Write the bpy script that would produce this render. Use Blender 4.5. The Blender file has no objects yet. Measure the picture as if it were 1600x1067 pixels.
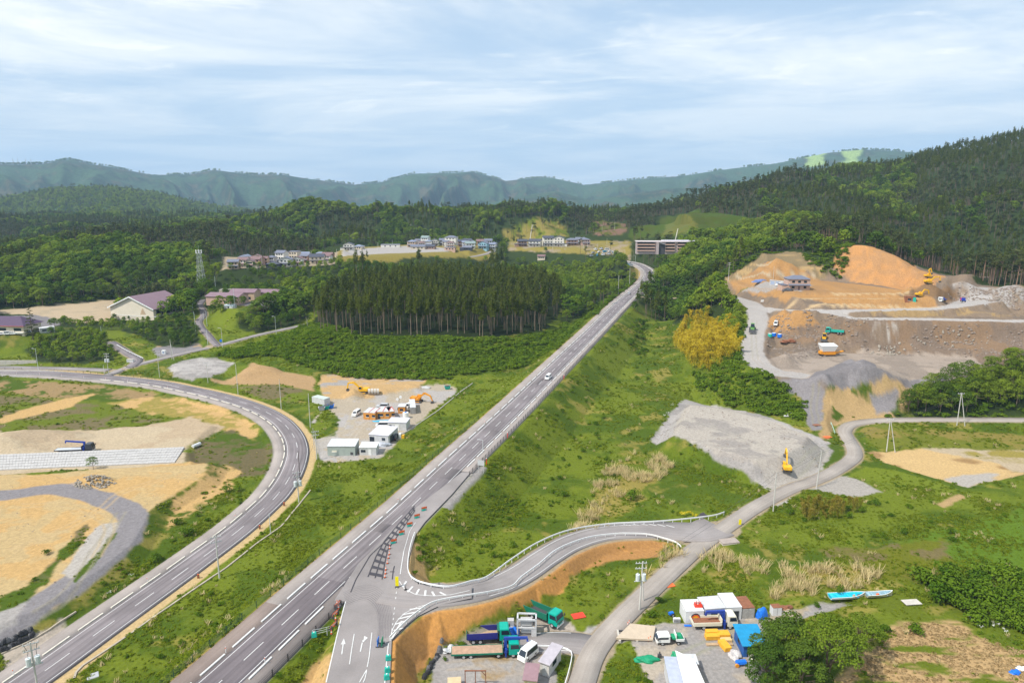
import bpy, math, random
import numpy as np
random.seed(7); rng = np.random.default_rng(11)
SC = bpy.context.scene; COL = SC.collection
rad = math.radians
# ------------------------------------------------------------------ camera model (photo pixels 1600x1067)
FO, CH, PT = 1067.0, 82.0, rad(12.0)
SP, CP_ = math.sin(PT), math.cos(PT)
def ray(px, py):
    u = (px-800)/FO; v = (533.5-py)/FO
    return u, CP_+v*SP, v*CP_-SP
def P(px, py, z):
    dx, dy, dz = ray(px, py); t = (z-CH)/dz
    return np.array([dx*t, dy*t, z])
def PR(px, r, z=0.0):                      # azimuth of a pixel column, horizontal range r
    u = (px-800)/FO; d = np.array([u, CP_+.12*SP]); d /= np.linalg.norm(d)
    return np.array([d[0]*r, d[1]*r, z])
def zsky(py, r):
    u, dy, dz = ray(800, py); return CH + r*dz/dy
# ------------------------------------------------------------------ noise
def _hash(ix, iy, s):
    h = (ix.astype(np.int64)*374761393 + iy.astype(np.int64)*668265263 + s*982451653) & 0x7fffffff
    h = ((h ^ (h >> 13))*1274126177) & 0x7fffffff
    return ((h ^ (h >> 16)) & 0xffff)/65535.0
def vnoise(x, y, s=0):
    ix = np.floor(x); iy = np.floor(y); fx = x-ix; fy = y-iy
    fx = fx*fx*(3-2*fx); fy = fy*fy*(3-2*fy)
    a = _hash(ix, iy, s); b = _hash(ix+1, iy, s); c = _hash(ix, iy+1, s); d = _hash(ix+1, iy+1, s)
    return (a*(1-fx)+b*fx)*(1-fy)+(c*(1-fx)+d*fx)*fy
def fbm(x, y, o=4, s=0):
    t = 0; a = .5; n = 0
    for i in range(o):
        t = t+a*vnoise(x, y, s+i*17); n += a; a *= .5; x = x*2.03+13.1; y = y*2.03+7.7
    return t/n
def sstep(x, a=0., b=1.):
    t = np.clip((x-a)/(b-a), 0, 1); return t*t*(3-2*t)
# ------------------------------------------------------------------ polygon / polyline distances
def poly_sd(X, Y, pg):                      # signed distance, negative inside
    pg = np.asarray(pg)[:, :2]; d2 = np.full(X.shape, 1e18); ins = np.zeros(X.shape, bool)
    n = len(pg)
    for i in range(n):
        x0, y0 = pg[i]; x1, y1 = pg[(i+1) % n]; ex, ey = x1-x0, y1-y0
        t = np.clip(((X-x0)*ex+(Y-y0)*ey)/max(ex*ex+ey*ey, 1e-9), 0, 1)
        d2 = np.minimum(d2, (X-x0-t*ex)**2+(Y-y0-t*ey)**2)
        if y0 != y1:
            c = ((y0 > Y) != (y1 > Y)) & (X < (x1-x0)*(Y-y0)/(y1-y0)+x0); ins ^= c
    d = np.sqrt(d2); return np.where(ins, -d, d)
def line_d(X, Y, pl):                       # distance, signed lateral (+ right), z, s
    pl = np.asarray(pl, float); best = np.full(X.shape, 1e18); lat = np.zeros(X.shape); zz = np.zeros(X.shape); ss = np.zeros(X.shape); s0 = 0
    for i in range(len(pl)-1):
        x0, y0, z0 = pl[i]; x1, y1, z1 = pl[i+1]; ex, ey = x1-x0, y1-y0; L = math.hypot(ex, ey)
        if L < 1e-6: continue
        t = np.clip(((X-x0)*ex+(Y-y0)*ey)/(L*L), 0, 1)
        dx = X-x0-t*ex; dy = Y-y0-t*ey; d = dx*dx+dy*dy; m = d < best
        best = np.where(m, d, best); lat = np.where(m, (ey*dx-ex*dy)/L, lat); zz = np.where(m, z0+t*(z1-z0), zz); ss = np.where(m, s0+t*L, ss); s0 += L
    d = np.sqrt(best); return d, np.where(lat < 0, -d, d), zz, ss
def smooth_path(pts, step=2.0):
    p = np.asarray(pts, float); p = np.vstack([2*p[0]-p[1], p, 2*p[-1]-p[-2]]); out = []
    for i in range(1, len(p)-2):
        a, b, c, d = p[i-1:i+3]; n = max(2, int(np.linalg.norm((c-b)[:2])/step))
        for k in range(n):
            t = k/n
            out.append(.5*((2*b)+(-a+c)*t+(2*a-5*b+4*c-d)*t*t+(-a+3*b-3*c+d)*t**3))
    out.append(p[-2]); return np.array(out)
def resample(pts, step):
    p = np.asarray(pts, float); s = np.r_[0, np.cumsum(np.linalg.norm(np.diff(p[:, :2], axis=0), axis=1))]
    q = np.arange(0, s[-1], step); return np.stack([np.interp(q, s, p[:, k]) for k in range(p.shape[1])], 1)
def offset_path(pl, off):                   # + right of travel
    pl = np.asarray(pl, float); t = np.gradient(pl[:, :2], axis=0); t /= np.linalg.norm(t, axis=1)[:, None]+1e-9
    q = pl.copy(); q[:, 0] += t[:, 1]*off; q[:, 1] -= t[:, 0]*off; return q
# ------------------------------------------------------------------ roads (centre lines)
MAINPX = [(250, 1148), (342, 1067), (404, 1010), (510, 912), (630.5, 803), (714, 723), (797.6, 644), (870, 573), (924.5, 520), (975, 470)]
def main_z(r): return 6+.023*(r-145)
def main_pt(px, py):
    z = 10.
    for _ in range(12):
        p = P(px, py, z); z = main_z(math.hypot(p[0], p[1]))
    return P(px, py, z)
MAIN = [main_pt(*q) for q in MAINPX+[(1003, 446), (1013, 434), (1013, 424), (1005, 417.5), (993, 412), (975, 408.5), (955, 406)]]
# straight part fitted to one plane/line so the junction can share it
_a, _b = MAIN[1], MAIN[6]
MAIN = smooth_path(MAIN, 2.0)
GRD = (_b[2]-_a[2])/np.linalg.norm((_b-_a)[:2]); UD = (_b-_a)[:2]/np.linalg.norm((_b-_a)[:2])
def jz(x, y): return _a[2]+GRD*((x-_a[0])*UD[0]+(y-_a[1])*UD[1])
def PJ(px, py):
    z = 7.
    for _ in range(12):
        p = P(px, py, z); z = jz(p[0], p[1])
    return P(px, py, z)
LEFT = [P(*q) for q in [(-60, 1140, 0), (43, 1067, 0), (90, 1033.7, 0), (153, 988, .1), (209, 948, .2), (258, 913, .3), (301, 882, .4), (372, 829, .6), (421.9, 785, .8), (438.8, 766, .9), (451, 748, 1), (459, 731, 1), (463.5, 716, 1), (465, 704, 1), (462.8, 691, 1), (457.9, 679.7, 1), (450.7, 669.6, 1), (441.5, 660, 1), (430, 651.8, 1), (416.7, 644, 1), (401, 637, 1), (384.8, 630.9, 1.1), (366, 625, 1.2), (347, 619.8, 1.3), (322.8, 614, 1.4), (285, 606, 1.5), (249, 599, 1.6), (200, 593, 1.8), (150, 588.5, 1.9), (75, 583, 2), (0, 580, 2), (-120, 576, 2)]]
LEFT = smooth_path(LEFT, 2.0)
RAMP = smooth_path([PJ(600, 925), PJ(640, 931), PJ(690, 929)-[0, 0, .1]]+[P(*q) for q in [(735, 924, 5.4), (780, 912, 4.5), (818, 893, 3.6), (855, 868, 2.9), (895, 846, 2.3), (945, 832, 1.7), (1010, 828, 1.2), (1060, 832, .85), (1100, 834, .65), (1130, 826, .5)]], 1.5)
SMALL = smooth_path([P(*q) for q in [(885, 1140, 0), (909, 1067, 0), (928, 1018, 0), (960, 977, 0), (1001, 936, .1), (1050, 890, .2), (1087, 857, .4), (1130, 826, .5), (1180, 792, .6), (1232, 764.5, .8), (1270, 751, .9), (1297, 739, 1), (1322, 724, 1), (1335, 712, 1), (1334, 700, 1), (1325.5, 685, 1), (1320, 673, 1.1), (1328, 664, 1.2), (1348, 659, 1.3), (1385, 656, 1.5), (1440, 655, 1.7), (1520, 655, 2), (1600, 655.5, 2.4), (1700, 656, 3)]], 1.5)
YARD = smooth_path([P(*q) for q in [(932, 1010, 0), (905, 1004, 0), (870, 1002, 0), (830, 1004, 0), (795, 1006, 0)]], 1.5)
HILLRD = smooth_path([P(*q) for q in [(168, 586, 1.9), (200, 574, 2.6), (240, 563, 3.4), (300, 549, 4.8), (345, 538.5, 6), (400, 524, 8), (440, 515, 9.2), (478, 507, 10.2)]], 2)
FRONTAGE = smooth_path([P(*q) for q in [(170, 578, 2.2), (120, 576, 2.4), (60, 574.5, 2.6), (0, 573.5, 2.8), (-100, 572, 3)]], 2)
SCHOOLRD = smooth_path([P(*q) for q in [(205, 573, 2.8), (215, 562, 3.6), (200, 552, 4.6), (185, 542, 6), (172, 534, 7)]], 2)
PATHUP = smooth_path([P(*q) for q in [(340, 540, 6), (333, 533, 7), (325, 523, 8.5), (315, 512, 10), (311, 502, 11.5), (318, 493, 13), (317, 484, 14.5), (312, 476, 16), (318, 468, 17)]], 2)
BRIDGE = smooth_path([P(*q) for q in [(1003, 466, 12.6), (1030, 465.5, 12.6), (1060, 465, 13.2), (1095, 461, 17), (1121, 458.5, 20)]], 2)
HAUL = smooth_path([P(*q) for q in [(1121, 458.5, 20), (1150, 466, 22), (1174.7, 475, 23.5), (1182, 487, 23), (1184, 500, 21), (1179, 520, 18), (1175, 540, 15.5), (1177, 557, 14), (1190, 571, 13), (1215, 582, 12), (1245, 585, 12)]], 2)
HAUL2 = smooth_path([P(*q) for q in [(1178, 478, 23.5), (1200, 481, 24.3), (1229, 484, 25.5), (1280, 485, 26.8), (1330, 484.5, 27), (1414, 483, 27.2), (1473, 480, 27.8), (1515, 474.5, 28.8), (1545, 470, 29.6)]], 2)
HAUL3 = smooth_path([P(*q) for q in [(1290, 487.5, 26.5), (1315, 492, 25.8), (1344, 497, 25.3), (1440, 498, 25.3), (1515, 499.5, 25.3), (1600, 501, 25.3), (1700, 502, 25.3)]], 2)
TOWNRD = smooth_path([PR(770, 690, 28), PR(760, 670, 27), PR(735, 650, 26), PR(715, 660, 27)], 4)
TRACK = smooth_path([P(*q) for q in [(-40, 775, 3), (20, 772, 3), (90, 764, 3), (150, 776, 3), (195, 795, 3), (208, 815, 3), (190, 850, 2.8), (150, 885, 2.5), (100, 925, 2), (40, 965, 1.6), (-40, 1010, 1.3)]], 1.5)
# ------------------------------------------------------------------ base relief
CPX = """0 1067 0;400 1067 0;800 1067 0;1200 1067 0;1600 1067 1;1600 1000 1.5;1400 1000 1.5;1200 950 0;1000 950 0;1200 850 .5;1400 850 1;1600 850 2;1600 760 2.5;1450 780 1.5;1250 790 .5;1400 700 1;1600 700 2;1600 660 2.4;1400 660 1.4;1300 690 1;900 800 -.6;1000 760 0;1000 700 0;950 650 1;1000 620 1.5;1020 560 2.5;1000 520 4;1010 485 7;1100 640 1;1150 600 2;1080 530 4;1100 480 8;1200 620 3;1450 640 3;1500 610 9;1550 590 14;1600 565 19;1400 640 2;1250 590 11;1300 560 12;1250 540 12.5;1400 570 12;1500 560 13;1600 540 17;1185 500 21;1165 560 12;1140 480 13;1250 490 26;1330 485 27;1500 480 27.5;1600 500 25.3;1250 447 32;1150 440 30;1350 450 32;1450 455 32;1240 393 46.6;1200 404 43;1150 415 38;1335 384 52.5;1300 402 45.5;1270 415 40;1400 400 47;1450 426 39;1430 417 41.5;1370 391 50.5;1480 433 36.5;1510 438 34.5;1550 440 33.5;1600 448 31.5;0 700 0;0 640 0;150 640 0;300 640 0;400 700 0;300 700 0;350 590 2;300 570 3;430 590 3;600 590 1.5;550 640 .5;600 690 .5;480 740 .5;0 580 2;150 588 2;0 550 4;100 560 4;250 550 4;340 545 5.6;470 510 9.5;420 530 7;0 525 8;100 500 8.5;100 480 9;210 500 8;300 510 10;320 470 17;330 440 19;370 460 19;420 480 14;450 470 16;500 560 5;650 570 5;750 560 5.5;820 550 6;850 520 9;500 525 12;600 522 13;700 525 13;800 525 11.5;870 495 11;930 480 11;0 900 1;700 900 2;700 1000 0;0 850 1.5"""
CPRr = """500 430 17;560 430 19;640 450 20;720 440 20;800 430 17;870 450 15;920 500 15;600 520 19;750 520 19;850 560 19;950 560 17;980 640 18;350 590 24;450 580 26;520 590 27;300 560 20;530 680 28;650 700 28;760 720 29;640 640 24;800 740 31;900 740 32;950 720 32;990 600 36;1090 600 37;1040 560 27;760 850 42;840 850 54;890 850 46;940 850 42;1060 720 60;1000 720 48;1120 720 57;1180 700 56;-200 600 25;1800 600 60;-400 300 5;1900 250 8;-200 120 0;1800 120 1;800 60 0;200 50 0;1400 50 0"""
CPS = """0 362 900 14;100 358 900 14;200 362 950 14;250 364 1000 14;300 347 950 14;330 340 950 15;380 340 950 15;440 341 1000 14;500 334 1050 14;600 328 1050 14;640 327 1050 14;700 335 1050 14;740 330 1050 14;800 324 1000 16;850 320 1000 16;900 324 1000 16;950 331 1000 16;1000 326 1000 16;1050 322 1000 15;1100 308 950 14;1150 305 950 13;0 405 650 12;100 392 650 12;200 400 620 12;250 420 560 12;100 435 500 11;0 450 450 11;200 445 480 11;1100 368 560 13;1200 348 560 14;1280 338 530 16;1340 336 520 16;1400 358 515 16;1500 402 480 16;1600 428 465 15;1200 287 1000 12;1300 268 1050 16;1400 245 1100 20;1500 222 1100 25;1600 204 1100 27;1750 175 1100 27;1500 330 800 10;1400 320 850 10;1300 320 800 10;1200 335 750 10;1600 320 780 10;1600 398 620 14;1500 385 600 14;370 355 850 4;-150 370 900 12"""
_cp = [P(*map(float, q.split())) for q in CPX.split(';')]
for q in CPRr.split(';'):
    a, b, c = map(float, q.split()); _cp.append(PR(a, b, c))
for q in CPS.split(';'):
    a, b, c, d = map(float, q.split()); _cp.append(PR(a, c, zsky(b, c)-d))
for a in (-300, 100, 450, 800, 1100): _cp.append(PR(a, 1500, 35))
for a in (1300, 1600, 1900): _cp.append(PR(a, 1700, 90))
_cp = np.array(_cp)
def _ker(d2): return np.sqrt(d2+8.0**2)
_A = _ker(((_cp[:, None, :2]-_cp[None, :, :2])**2).sum(-1)); _A[np.diag_indices(len(_cp))] += .5
_M = np.block([[_A, np.ones((len(_cp), 1))], [np.ones((1, len(_cp))), np.zeros((1, 1))]])
_W = np.linalg.solve(_M, np.r_[_cp[:, 2], 0])
def rbf(X, Y):
    sh = X.shape; x = X.ravel(); y = Y.ravel(); out = np.empty(len(x))
    for i in range(0, len(x), 60000):
        d2 = (x[i:i+60000, None]-_cp[None, :, 0])**2+(y[i:i+60000, None]-_cp[None, :, 1])**2
        out[i:i+60000] = _ker(d2)@_W[:-1]+_W[-1]
    return out.reshape(sh)
# ------------------------------------------------------------------ polar grid round the camera's foot
def _thetas():
    f = np.arange(-44, 44.01, .1); return np.radians(np.r_[np.arange(-180, -44, 2.4), f, np.arange(46, 180, 2.4), 180.])
TH = _thetas()
def _rs():
    r = [2., 15, 30, 45, 60, 75, 88]; x = 95.
    while x < 1900:
        r.append(x); x += min(max(.62*(x*x+CH*CH)/(CH*683), .3), 1.9 if x < 430 else 3.0 if x < 800 else 8.)
    return np.array(r+[1900.])
RR = _rs(); NT, NR = len(TH), len(RR)
GX = RR[:, None]*np.sin(TH)[None]; GY = RR[:, None]*np.cos(TH)[None]
H = rbf(GX, GY)
RG = np.broadcast_to(RR[:, None], H.shape)
H += (fbm(GX/60, GY/60, 4, 3)-.5)*np.clip((RG-420)/400, 0, 1)*26
H += (fbm(GX/9, GY/9, 3, 5)-.5)*.5
H += (fbm(GX/150, GY/105, 3, 8)-.5)*np.clip((RG-480)/300, 0, 1)*66*(1-sstep(RG, 1000, 1200)*.6)
# ridge line layers beyond
def ridge(TT, R, sky, Rr, R0, tree, base, back=.55):
    px = 800+FO*np.tan(TT)*(CP_+.12*SP)
    px = np.where(np.abs(TT) > rad(60), np.sign(TT)*2500+800, px)
    s = np.array(sky, float); py = np.interp(px, s[:, 0], s[:, 1])
    v = (533.5-py)/FO; ta = (v*CP_-SP)/(CP_+v*SP)
    zr = CH+Rr*ta/np.cos(TT)*np.cos(TT)-tree
    p = sstep(R, R0, Rr)**.85; q = sstep(R, Rr, Rr*1.5)
    return base+(zr-base)*np.where(R < Rr, p, 1-q*back)
def plateau(pg, z, slope=.6, mode='both', plane=None, margin=0.):
    global H
    pg = np.asarray(pg); c = pg[:, :2]; x0, y0 = c.min(0)-50; x1, y1 = c.max(0)+50
    m = (GX > x0) & (GX < x1) & (GY > y0) & (GY < y1)
    X = GX[m]; Y = GY[m]; d = np.maximum(poly_sd(X, Y, c)-margin, 0)
    zt = plane(X, Y) if plane else z
    h = H[m]
    if mode in ('both', 'up'): h = np.maximum(h, zt-d*slope)
    if mode in ('both', 'down'): h = np.minimum(h, zt+d*slope)
    H[m] = h
def corridor(pl, wl, wr, slope=.6, cut=.8, drop=.25):
    global H
    c = pl[:, :2]; x0, y0 = c.min(0)-45; x1, y1 = c.max(0)+45
    m = (GX > x0) & (GX < x1) & (GY > y0) & (GY < y1)
    X = GX[m]; Y = GY[m]; d, lat, z, s = line_d(X, Y, pl)
    mg = .35+.004*RG[m]
    dd = np.where(lat < 0, np.maximum(-lat-wl-mg, 0), np.maximum(lat-wr-mg, 0))
    dd = np.maximum(dd, np.maximum(d-max(wl, wr)-mg, 0)*(np.abs(np.abs(lat)-d) > .01))
    h = np.maximum(H[m], z-drop-dd*slope); H[m] = np.minimum(h, z-drop+dd*cut)
def PG(z, *q): return [P(a, b, z) for a, b in q]
# terraces, lots and quarry benches
LOT = PG(3, (-60, 742), (0, 742), (120, 733), (230, 728), (330, 724), (318, 745), (262, 778), (232, 800), (226, 815), (205, 850), (150, 893), (60, 950), (-80, 1010))
plateau(LOT, 3, .55)
plateau(PG(1.2, (-80, 745), (300, 728), (290, 700), (330, 665), (100, 668), (-80, 690)), 1.2, .5)
plateau(PG(.5, (500, 645), (530, 620), (700, 600), (715, 612), (640, 680), (590, 712), (505, 716), (492, 690)), .5, .5)
plateau(PG(2, (500, 590), (520, 583), (665, 590), (650, 606), (505, 622)), 1.6, .4)
plateau(PG(3.4, (270, 568), (340, 560), (362, 568), (330, 590), (290, 592)), 3.2, .4)
SCHOOL = PG(8, (-90, 522), (0, 522), (60, 520), (100, 505), (175, 503), (260, 498), (292, 480), (290, 465), (180, 468), (60, 480), (-90, 486))
plateau(SCHOOL, 8, .6)
plateau(PG(17.5, (335, 478), (330, 460), (340, 448), (420, 452), (470, 468), (410, 482), (375, 485)), 17.5, .7)
MOUND = PG(6, (1080, 631), (1120, 635), (1185, 650), (1262, 680), (1252, 696), (1215, 712), (1180, 716), (1112, 697), (1055, 678))
plateau(MOUND, 5.6, .85, 'up')
def band(z, top, zb=12):
    plateau(np.vstack([PG(z, *top), PG(zb, (1720, 556), (1520, 556), (1400, 551), (1330, 546), (1280, 546), (1215, 550))]), z, 1.6, 'down')
band(32, [(1225, 449), (1270, 449), (1390, 449), (1440, 452), (1720, 458)]); band(27.2, [(1236, 482), (1330, 481), (1475, 478), (1560, 474), (1720, 474)]); band(25.3, [(1262, 495), (1296, 494), (1344, 494), (1440, 494), (1720, 496)])
plateau(PG(12, (1185, 585), (1200, 566), (1250, 545), (1290, 530), (1330, 545), (1400, 553), (1520, 560), (1560, 575), (1480, 597), (1330, 604), (1250, 592)), 12, 1.1)
plateau(PG(13, (1190, 560), (1200, 540), (1262, 534), (1275, 548), (1230, 566)), 13.5, .5)
plateau(PG(17, (1187, 520), (1200, 508), (1290, 512), (1370, 522), (1360, 530), (1230, 528)), 17, .8, 'up')
plateau(PG(25.3, (1300, 498), (1344, 494), (1440, 494.5), (1600, 497), (1800, 497), (1800, 505), (1440, 502), (1345, 501)), 25.3, 1.4)
plateau(PG(27.2, (1240, 487), (1330, 487), (1475, 484), (1550, 478), (1600, 478), (1600, 470), (1500, 464), (1475, 477), (1330, 481), (1240, 480)), 27.2, 1.2)
plateau(PG(28.8, (1225, 476), (1470, 476), (1475, 471), (1225, 471)), 28.8, 1.0, 'up')
plateau(PG(30.4, (1215, 467), (1460, 468), (1470, 463), (1215, 462)), 30.4, 1.0, 'up')
plateau(PG(32, (1125, 447), (1150, 452), (1210, 456), (1330, 459), (1425, 459), (1410, 447), (1360, 444), (1280, 438), (1140, 438)), 32, 1.1)
plateau(PG(33.5, (1430, 445), (1480, 446), (1600, 453), (1600, 448), (1500, 440), (1445, 438)), 33.5, .8, 'up')
plateau([PR(515, 600, 27), PR(590, 615, 27), PR(720, 640, 27), PR(760, 680, 28), PR(770, 740, 29), PR(640, 760, 29), PR(540, 720, 28)], 30.5, .5)
plateau([PR(350, 548, 25), PR(525, 552, 26), PR(530, 640, 27), PR(350, 640, 25)], 28.5, .5)
plateau([PR(795, 700, 31), PR(985, 660, 31), PR(985, 760, 32), PR(795, 780, 32)], 32, .4)
plateau([PR(985, 575, 36.5), PR(1100, 575, 36.5), PR(1105, 630, 36.5), PR(980, 640, 36.5)], 36.5, .9)
JUNC = [PJ(*q) for q in [(505, 1090), (540, 939), (520, 935), (600, 840), (720, 740), (732, 742), (700, 775), (660, 815), (648, 834), (637, 871), (636, 894), (647, 911), (690, 921), (735, 917), (735, 935), (690, 944), (653, 962), (625, 985), (612, 1000), (608, 1090)]]
plateau(JUNC, 0, .98, 'both', lambda x, y: jz(x, y)-.25, margin=.7)
plateau(PG(0, (690, 1010), (726, 998), (738, 982), (800, 972), (815, 950), (872, 942), (890, 975), (930, 1000), (900, 1067), (880, 1110), (640, 1110), (665, 1030)), 0, .5)
plateau(PG(0, (985, 985), (1080, 972), (1180, 960), (1300, 938), (1330, 940), (1200, 985), (1200, 1110), (1010, 1110), (1000, 1030), (975, 1005)), 0.1, .5)
plateau(PG(.6, (1355, 706), (1440, 700), (1600, 693), (1640, 720), (1545, 750), (1510, 762), (1430, 738), (1380, 722)), .6, .4)
for a in ((LEFT, 7.4, 5.2, .5, .6, .25), (SMALL, 2.6, 2.6), (YARD, 3.5, 3.5), (RAMP, 4.2, 4.2, 1.0), (FRONTAGE, 2.6, 2.6), (HILLRD, 2.4, 2.4), (SCHOOLRD, 2.6, 2.6), (PATHUP, 2, 2), (HAUL2, 3.6, 3.6, 1.3, 1.3), (HAUL3, 3.4, 3.4, 1.3, 1.3), (HAUL, 4.5, 4.5, .8, 1), (BRIDGE, 1.8, 1.8, 1.2, 1), (TOWNRD, 4, 4), (MAIN, 8.0, 7.6, .62)):
    corridor(*a)
plateau(PG(0, (722, 1003), (738, 988), (762, 982), (800, 975), (814, 964), (834, 953), (874, 948), (890, 975), (900, 1000), (880, 1100), (690, 1100), (700, 1020)), 0, 1.25, 'down'); plateau(JUNC, 0, 1.6, 'up', lambda x, y: jz(x, y)-.25, margin=.7); corridor(RAMP, 4.2, 4.2, 1.5); corridor(SMALL, 2.6, 2.6); corridor(MAIN, 8.0, 7.6, .62)
def G(px, py, n=900):                        # first hit of a pixel's ray with the relief
    dx, dy, dz = ray(px, py); hh = math.hypot(dx, dy)
    r = np.geomspace(96, 1850, n); z = CH+r*dz/hh
    g = hgt(r*dx/hh, r*dy/hh); k = np.nonzero(z < g)[0]
    if len(k) == 0: k = [n-1]
    k = k[0]
    if k == 0: rr = r[0]
    else:
        f0 = z[k-1]-g[k-1]; f1 = z[k]-g[k]; rr = r[k-1]+(r[k]-r[k-1])*f0/(f0-f1+1e-9)
    x, y = rr*dx/hh, rr*dy/hh; return np.array([x, y, float(hgt(np.array([x]), np.array([y]))[0])])
def hgt(x, y):
    x = np.asarray(x, float); y = np.asarray(y, float)
    r = np.clip(np.hypot(x, y), RR[0], RR[-1]-1e-6); t = np.arctan2(x, y)
    i = np.clip(np.searchsorted(RR, r)-1, 0, NR-2); j = np.clip(np.searchsorted(TH, t)-1, 0, NT-2)
    a = (r-RR[i])/(RR[i+1]-RR[i]); b = (t-TH[j])/(TH[j+1]-TH[j])
    return (H[i, j]*(1-b)+H[i, j+1]*b)*(1-a)+(H[i+1, j]*(1-b)+H[i+1, j+1]*b)*a
_q = np.array([P(*a) for a in [(1190, 590, 12), (1300, 604, 12), (1480, 597, 12), (1700, 570, 12), (1700, 470, 28), (1600, 450, 32), (1480, 433, 36), (1335, 384, 52), (1290, 430, 36), (1240, 396, 46), (1130, 440, 30), (1180, 480, 23), (1180, 540, 15)]])
_m = sstep(-poly_sd(GX, GY, _q), 0, 6)*(RG < 520); _rg = 1-np.abs(2*fbm(GX/11, GY/16, 3, 61)-1)
H += _m*((_rg-.7)*2.6+(fbm(GX/3.2, GY/3.2, 3, 62)-.5)*1.3)*np.clip(np.hypot(*np.gradient(H))*1.2, .12, 1)
# loose heaps
def heap(px, py, w, hgt_, asp=1.0, rot=0., sh=1.2):
    global H
    c = G(px, py); X = GX-c[0]; Y = GY-c[1]; a = X*math.cos(rot)+Y*math.sin(rot); b = (-X*math.sin(rot)+Y*math.cos(rot))/asp
    d = np.hypot(a, b)*(1+.25*(fbm(GX/5, GY/5, 2, 9)-.5)); H += hgt_*np.clip(1-d/w, 0, 1)**sh
heap(1345, 590, 21, 7.5, .6, .15, 1.1); heap(1290, 596, 9, 2.5, .6); heap(1450, 580, 16, 2.2, .6)
heap(1225, 566, 8, 3.5, .8); heap(1375, 552, 5, 2, .7); heap(1190, 560, 5, 1.0)
heap(1450, 462, 15, 7, .7); heap(1530, 468, 9, 4.5, .8); heap(1580, 470, 14, 6, .7); heap(1500, 452, 10, 4, .7)
heap(553, 618, 4.6, 3.0, .9, 0, 1.0); heap(40, 690, 20, 4.2, .55, .1, .9); heap(0, 700, 18, 3.5, .55)
heap(405, 582, 11, 3.8, .55, 0, .9); heap(380, 590, 9, 1.8, .6); heap(600, 612, 5, 1.1, .6); heap(640, 603, 4, 1.2, .5)
heap(147, 752, 6, 1.6, .5, .1, .7); heap(530, 402, 14, 6, .5, 0, .8)
H = H+(30-H)*sstep(RG, 1550, 1880)
PGg = lambda *q: np.array([G(a, b) if c is None else PR(a, c) for a, b, c in [(k+(None,))[:3] for k in q]])
# ------------------------------------------------------------------ mesh helpers
def mk_mesh(name, V, F4, mats=(), midx=None, F3=None, smooth=False):
    me = bpy.data.meshes.new(name); V = np.asarray(V, np.float32); F4 = np.asarray(F4, np.int32).reshape(-1, 4)
    F3 = np.zeros((0, 3), np.int32) if F3 is None else np.asarray(F3, np.int32)
    me.vertices.add(len(V)); me.vertices.foreach_set('co', V.ravel())
    nl = F4.size+F3.size; me.loops.add(nl); me.loops.foreach_set('vertex_index', np.r_[F4.ravel(), F3.ravel()])
    n = len(F4)+len(F3); me.polygons.add(n)
    me.polygons.foreach_set('loop_start', np.r_[np.arange(len(F4))*4, F4.size+np.arange(len(F3))*3].astype(np.int32))
    for m in mats: me.materials.append(m)
    if midx is not None: me.polygons.foreach_set('material_index', np.asarray(midx, np.int32))
    if smooth: me.polygons.foreach_set('use_smooth', np.ones(n, bool))
    me.update(calc_edges=True); return me
def link(name, me, parent=None, loc=None, rz=0., **props):
    o = bpy.data.objects.new(name, me); COL.objects.link(o)
    if loc is not None: o.location = [float(q) for q in loc]
    if rz: o.rotation_euler = (0, 0, rz)
    if parent is not None: o.parent = parent
    for k, v in props.items():
        if v is not None: o[k] = v
    return o
def thing(name, label, cat, loc=(0, 0, 0), rz=0., group=None):
    return link(name, None, None, loc, rz, label=label, category=cat, group=group)
# ------------------------------------------------------------------ materials
MATS = {}
def node_mat(name):
    m = bpy.data.materials.new(name); m.use_nodes = True; n = m.node_tree; n.nodes.clear(); return m, n, n.nodes.new, n.links.new
def mat(name, col, rough=.6, metal=0., var=.18, scale=1.2, bump=0., spec=.4, island=0.):
    if name in MATS: return MATS[name]
    m, n, N, L = node_mat(name); o = N('ShaderNodeOutputMaterial'); b = N('ShaderNodeBsdfPrincipled')
    b.inputs['Roughness'].default_value = rough; b.inputs['Metallic'].default_value = metal; b.inputs['Specular IOR Level'].default_value = spec
    tc = N('ShaderNodeTexCoord'); nz = N('ShaderNodeTexNoise'); nz.inputs['Scale'].default_value = scale; nz.inputs['Detail'].default_value = 5; nz.inputs['Roughness'].default_value = .65
    L(tc.outputs['Object'], nz.inputs['Vector'])
    mr = N('ShaderNodeMapRange'); mr.inputs[1].default_value = .25; mr.inputs[2].default_value = .75; mr.inputs[3].default_value = 1-var; mr.inputs[4].default_value = 1+var*.7
    L(nz.outputs['Fac'], mr.inputs[0])
    mx = N('ShaderNodeMix'); mx.data_type = 'RGBA'; mx.blend_type = 'MULTIPLY'; mx.inputs[0].default_value = 1; mx.inputs[6].default_value = (*col, 1)
    L(mr.outputs[0], mx.inputs[7]); L(mx.outputs[2], b.inputs['Base Color'])
    if bump:
        bp = N('ShaderNodeBump'); bp.inputs['Strength'].default_value = bump; bp.inputs['Distance'].default_value = .1; L(nz.outputs['Fac'], bp.inputs['Height']); L(bp.outputs[0], b.inputs['Normal'])
    L(b.outputs[0], o.inputs[0]); MATS[name] = m; return m
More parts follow.
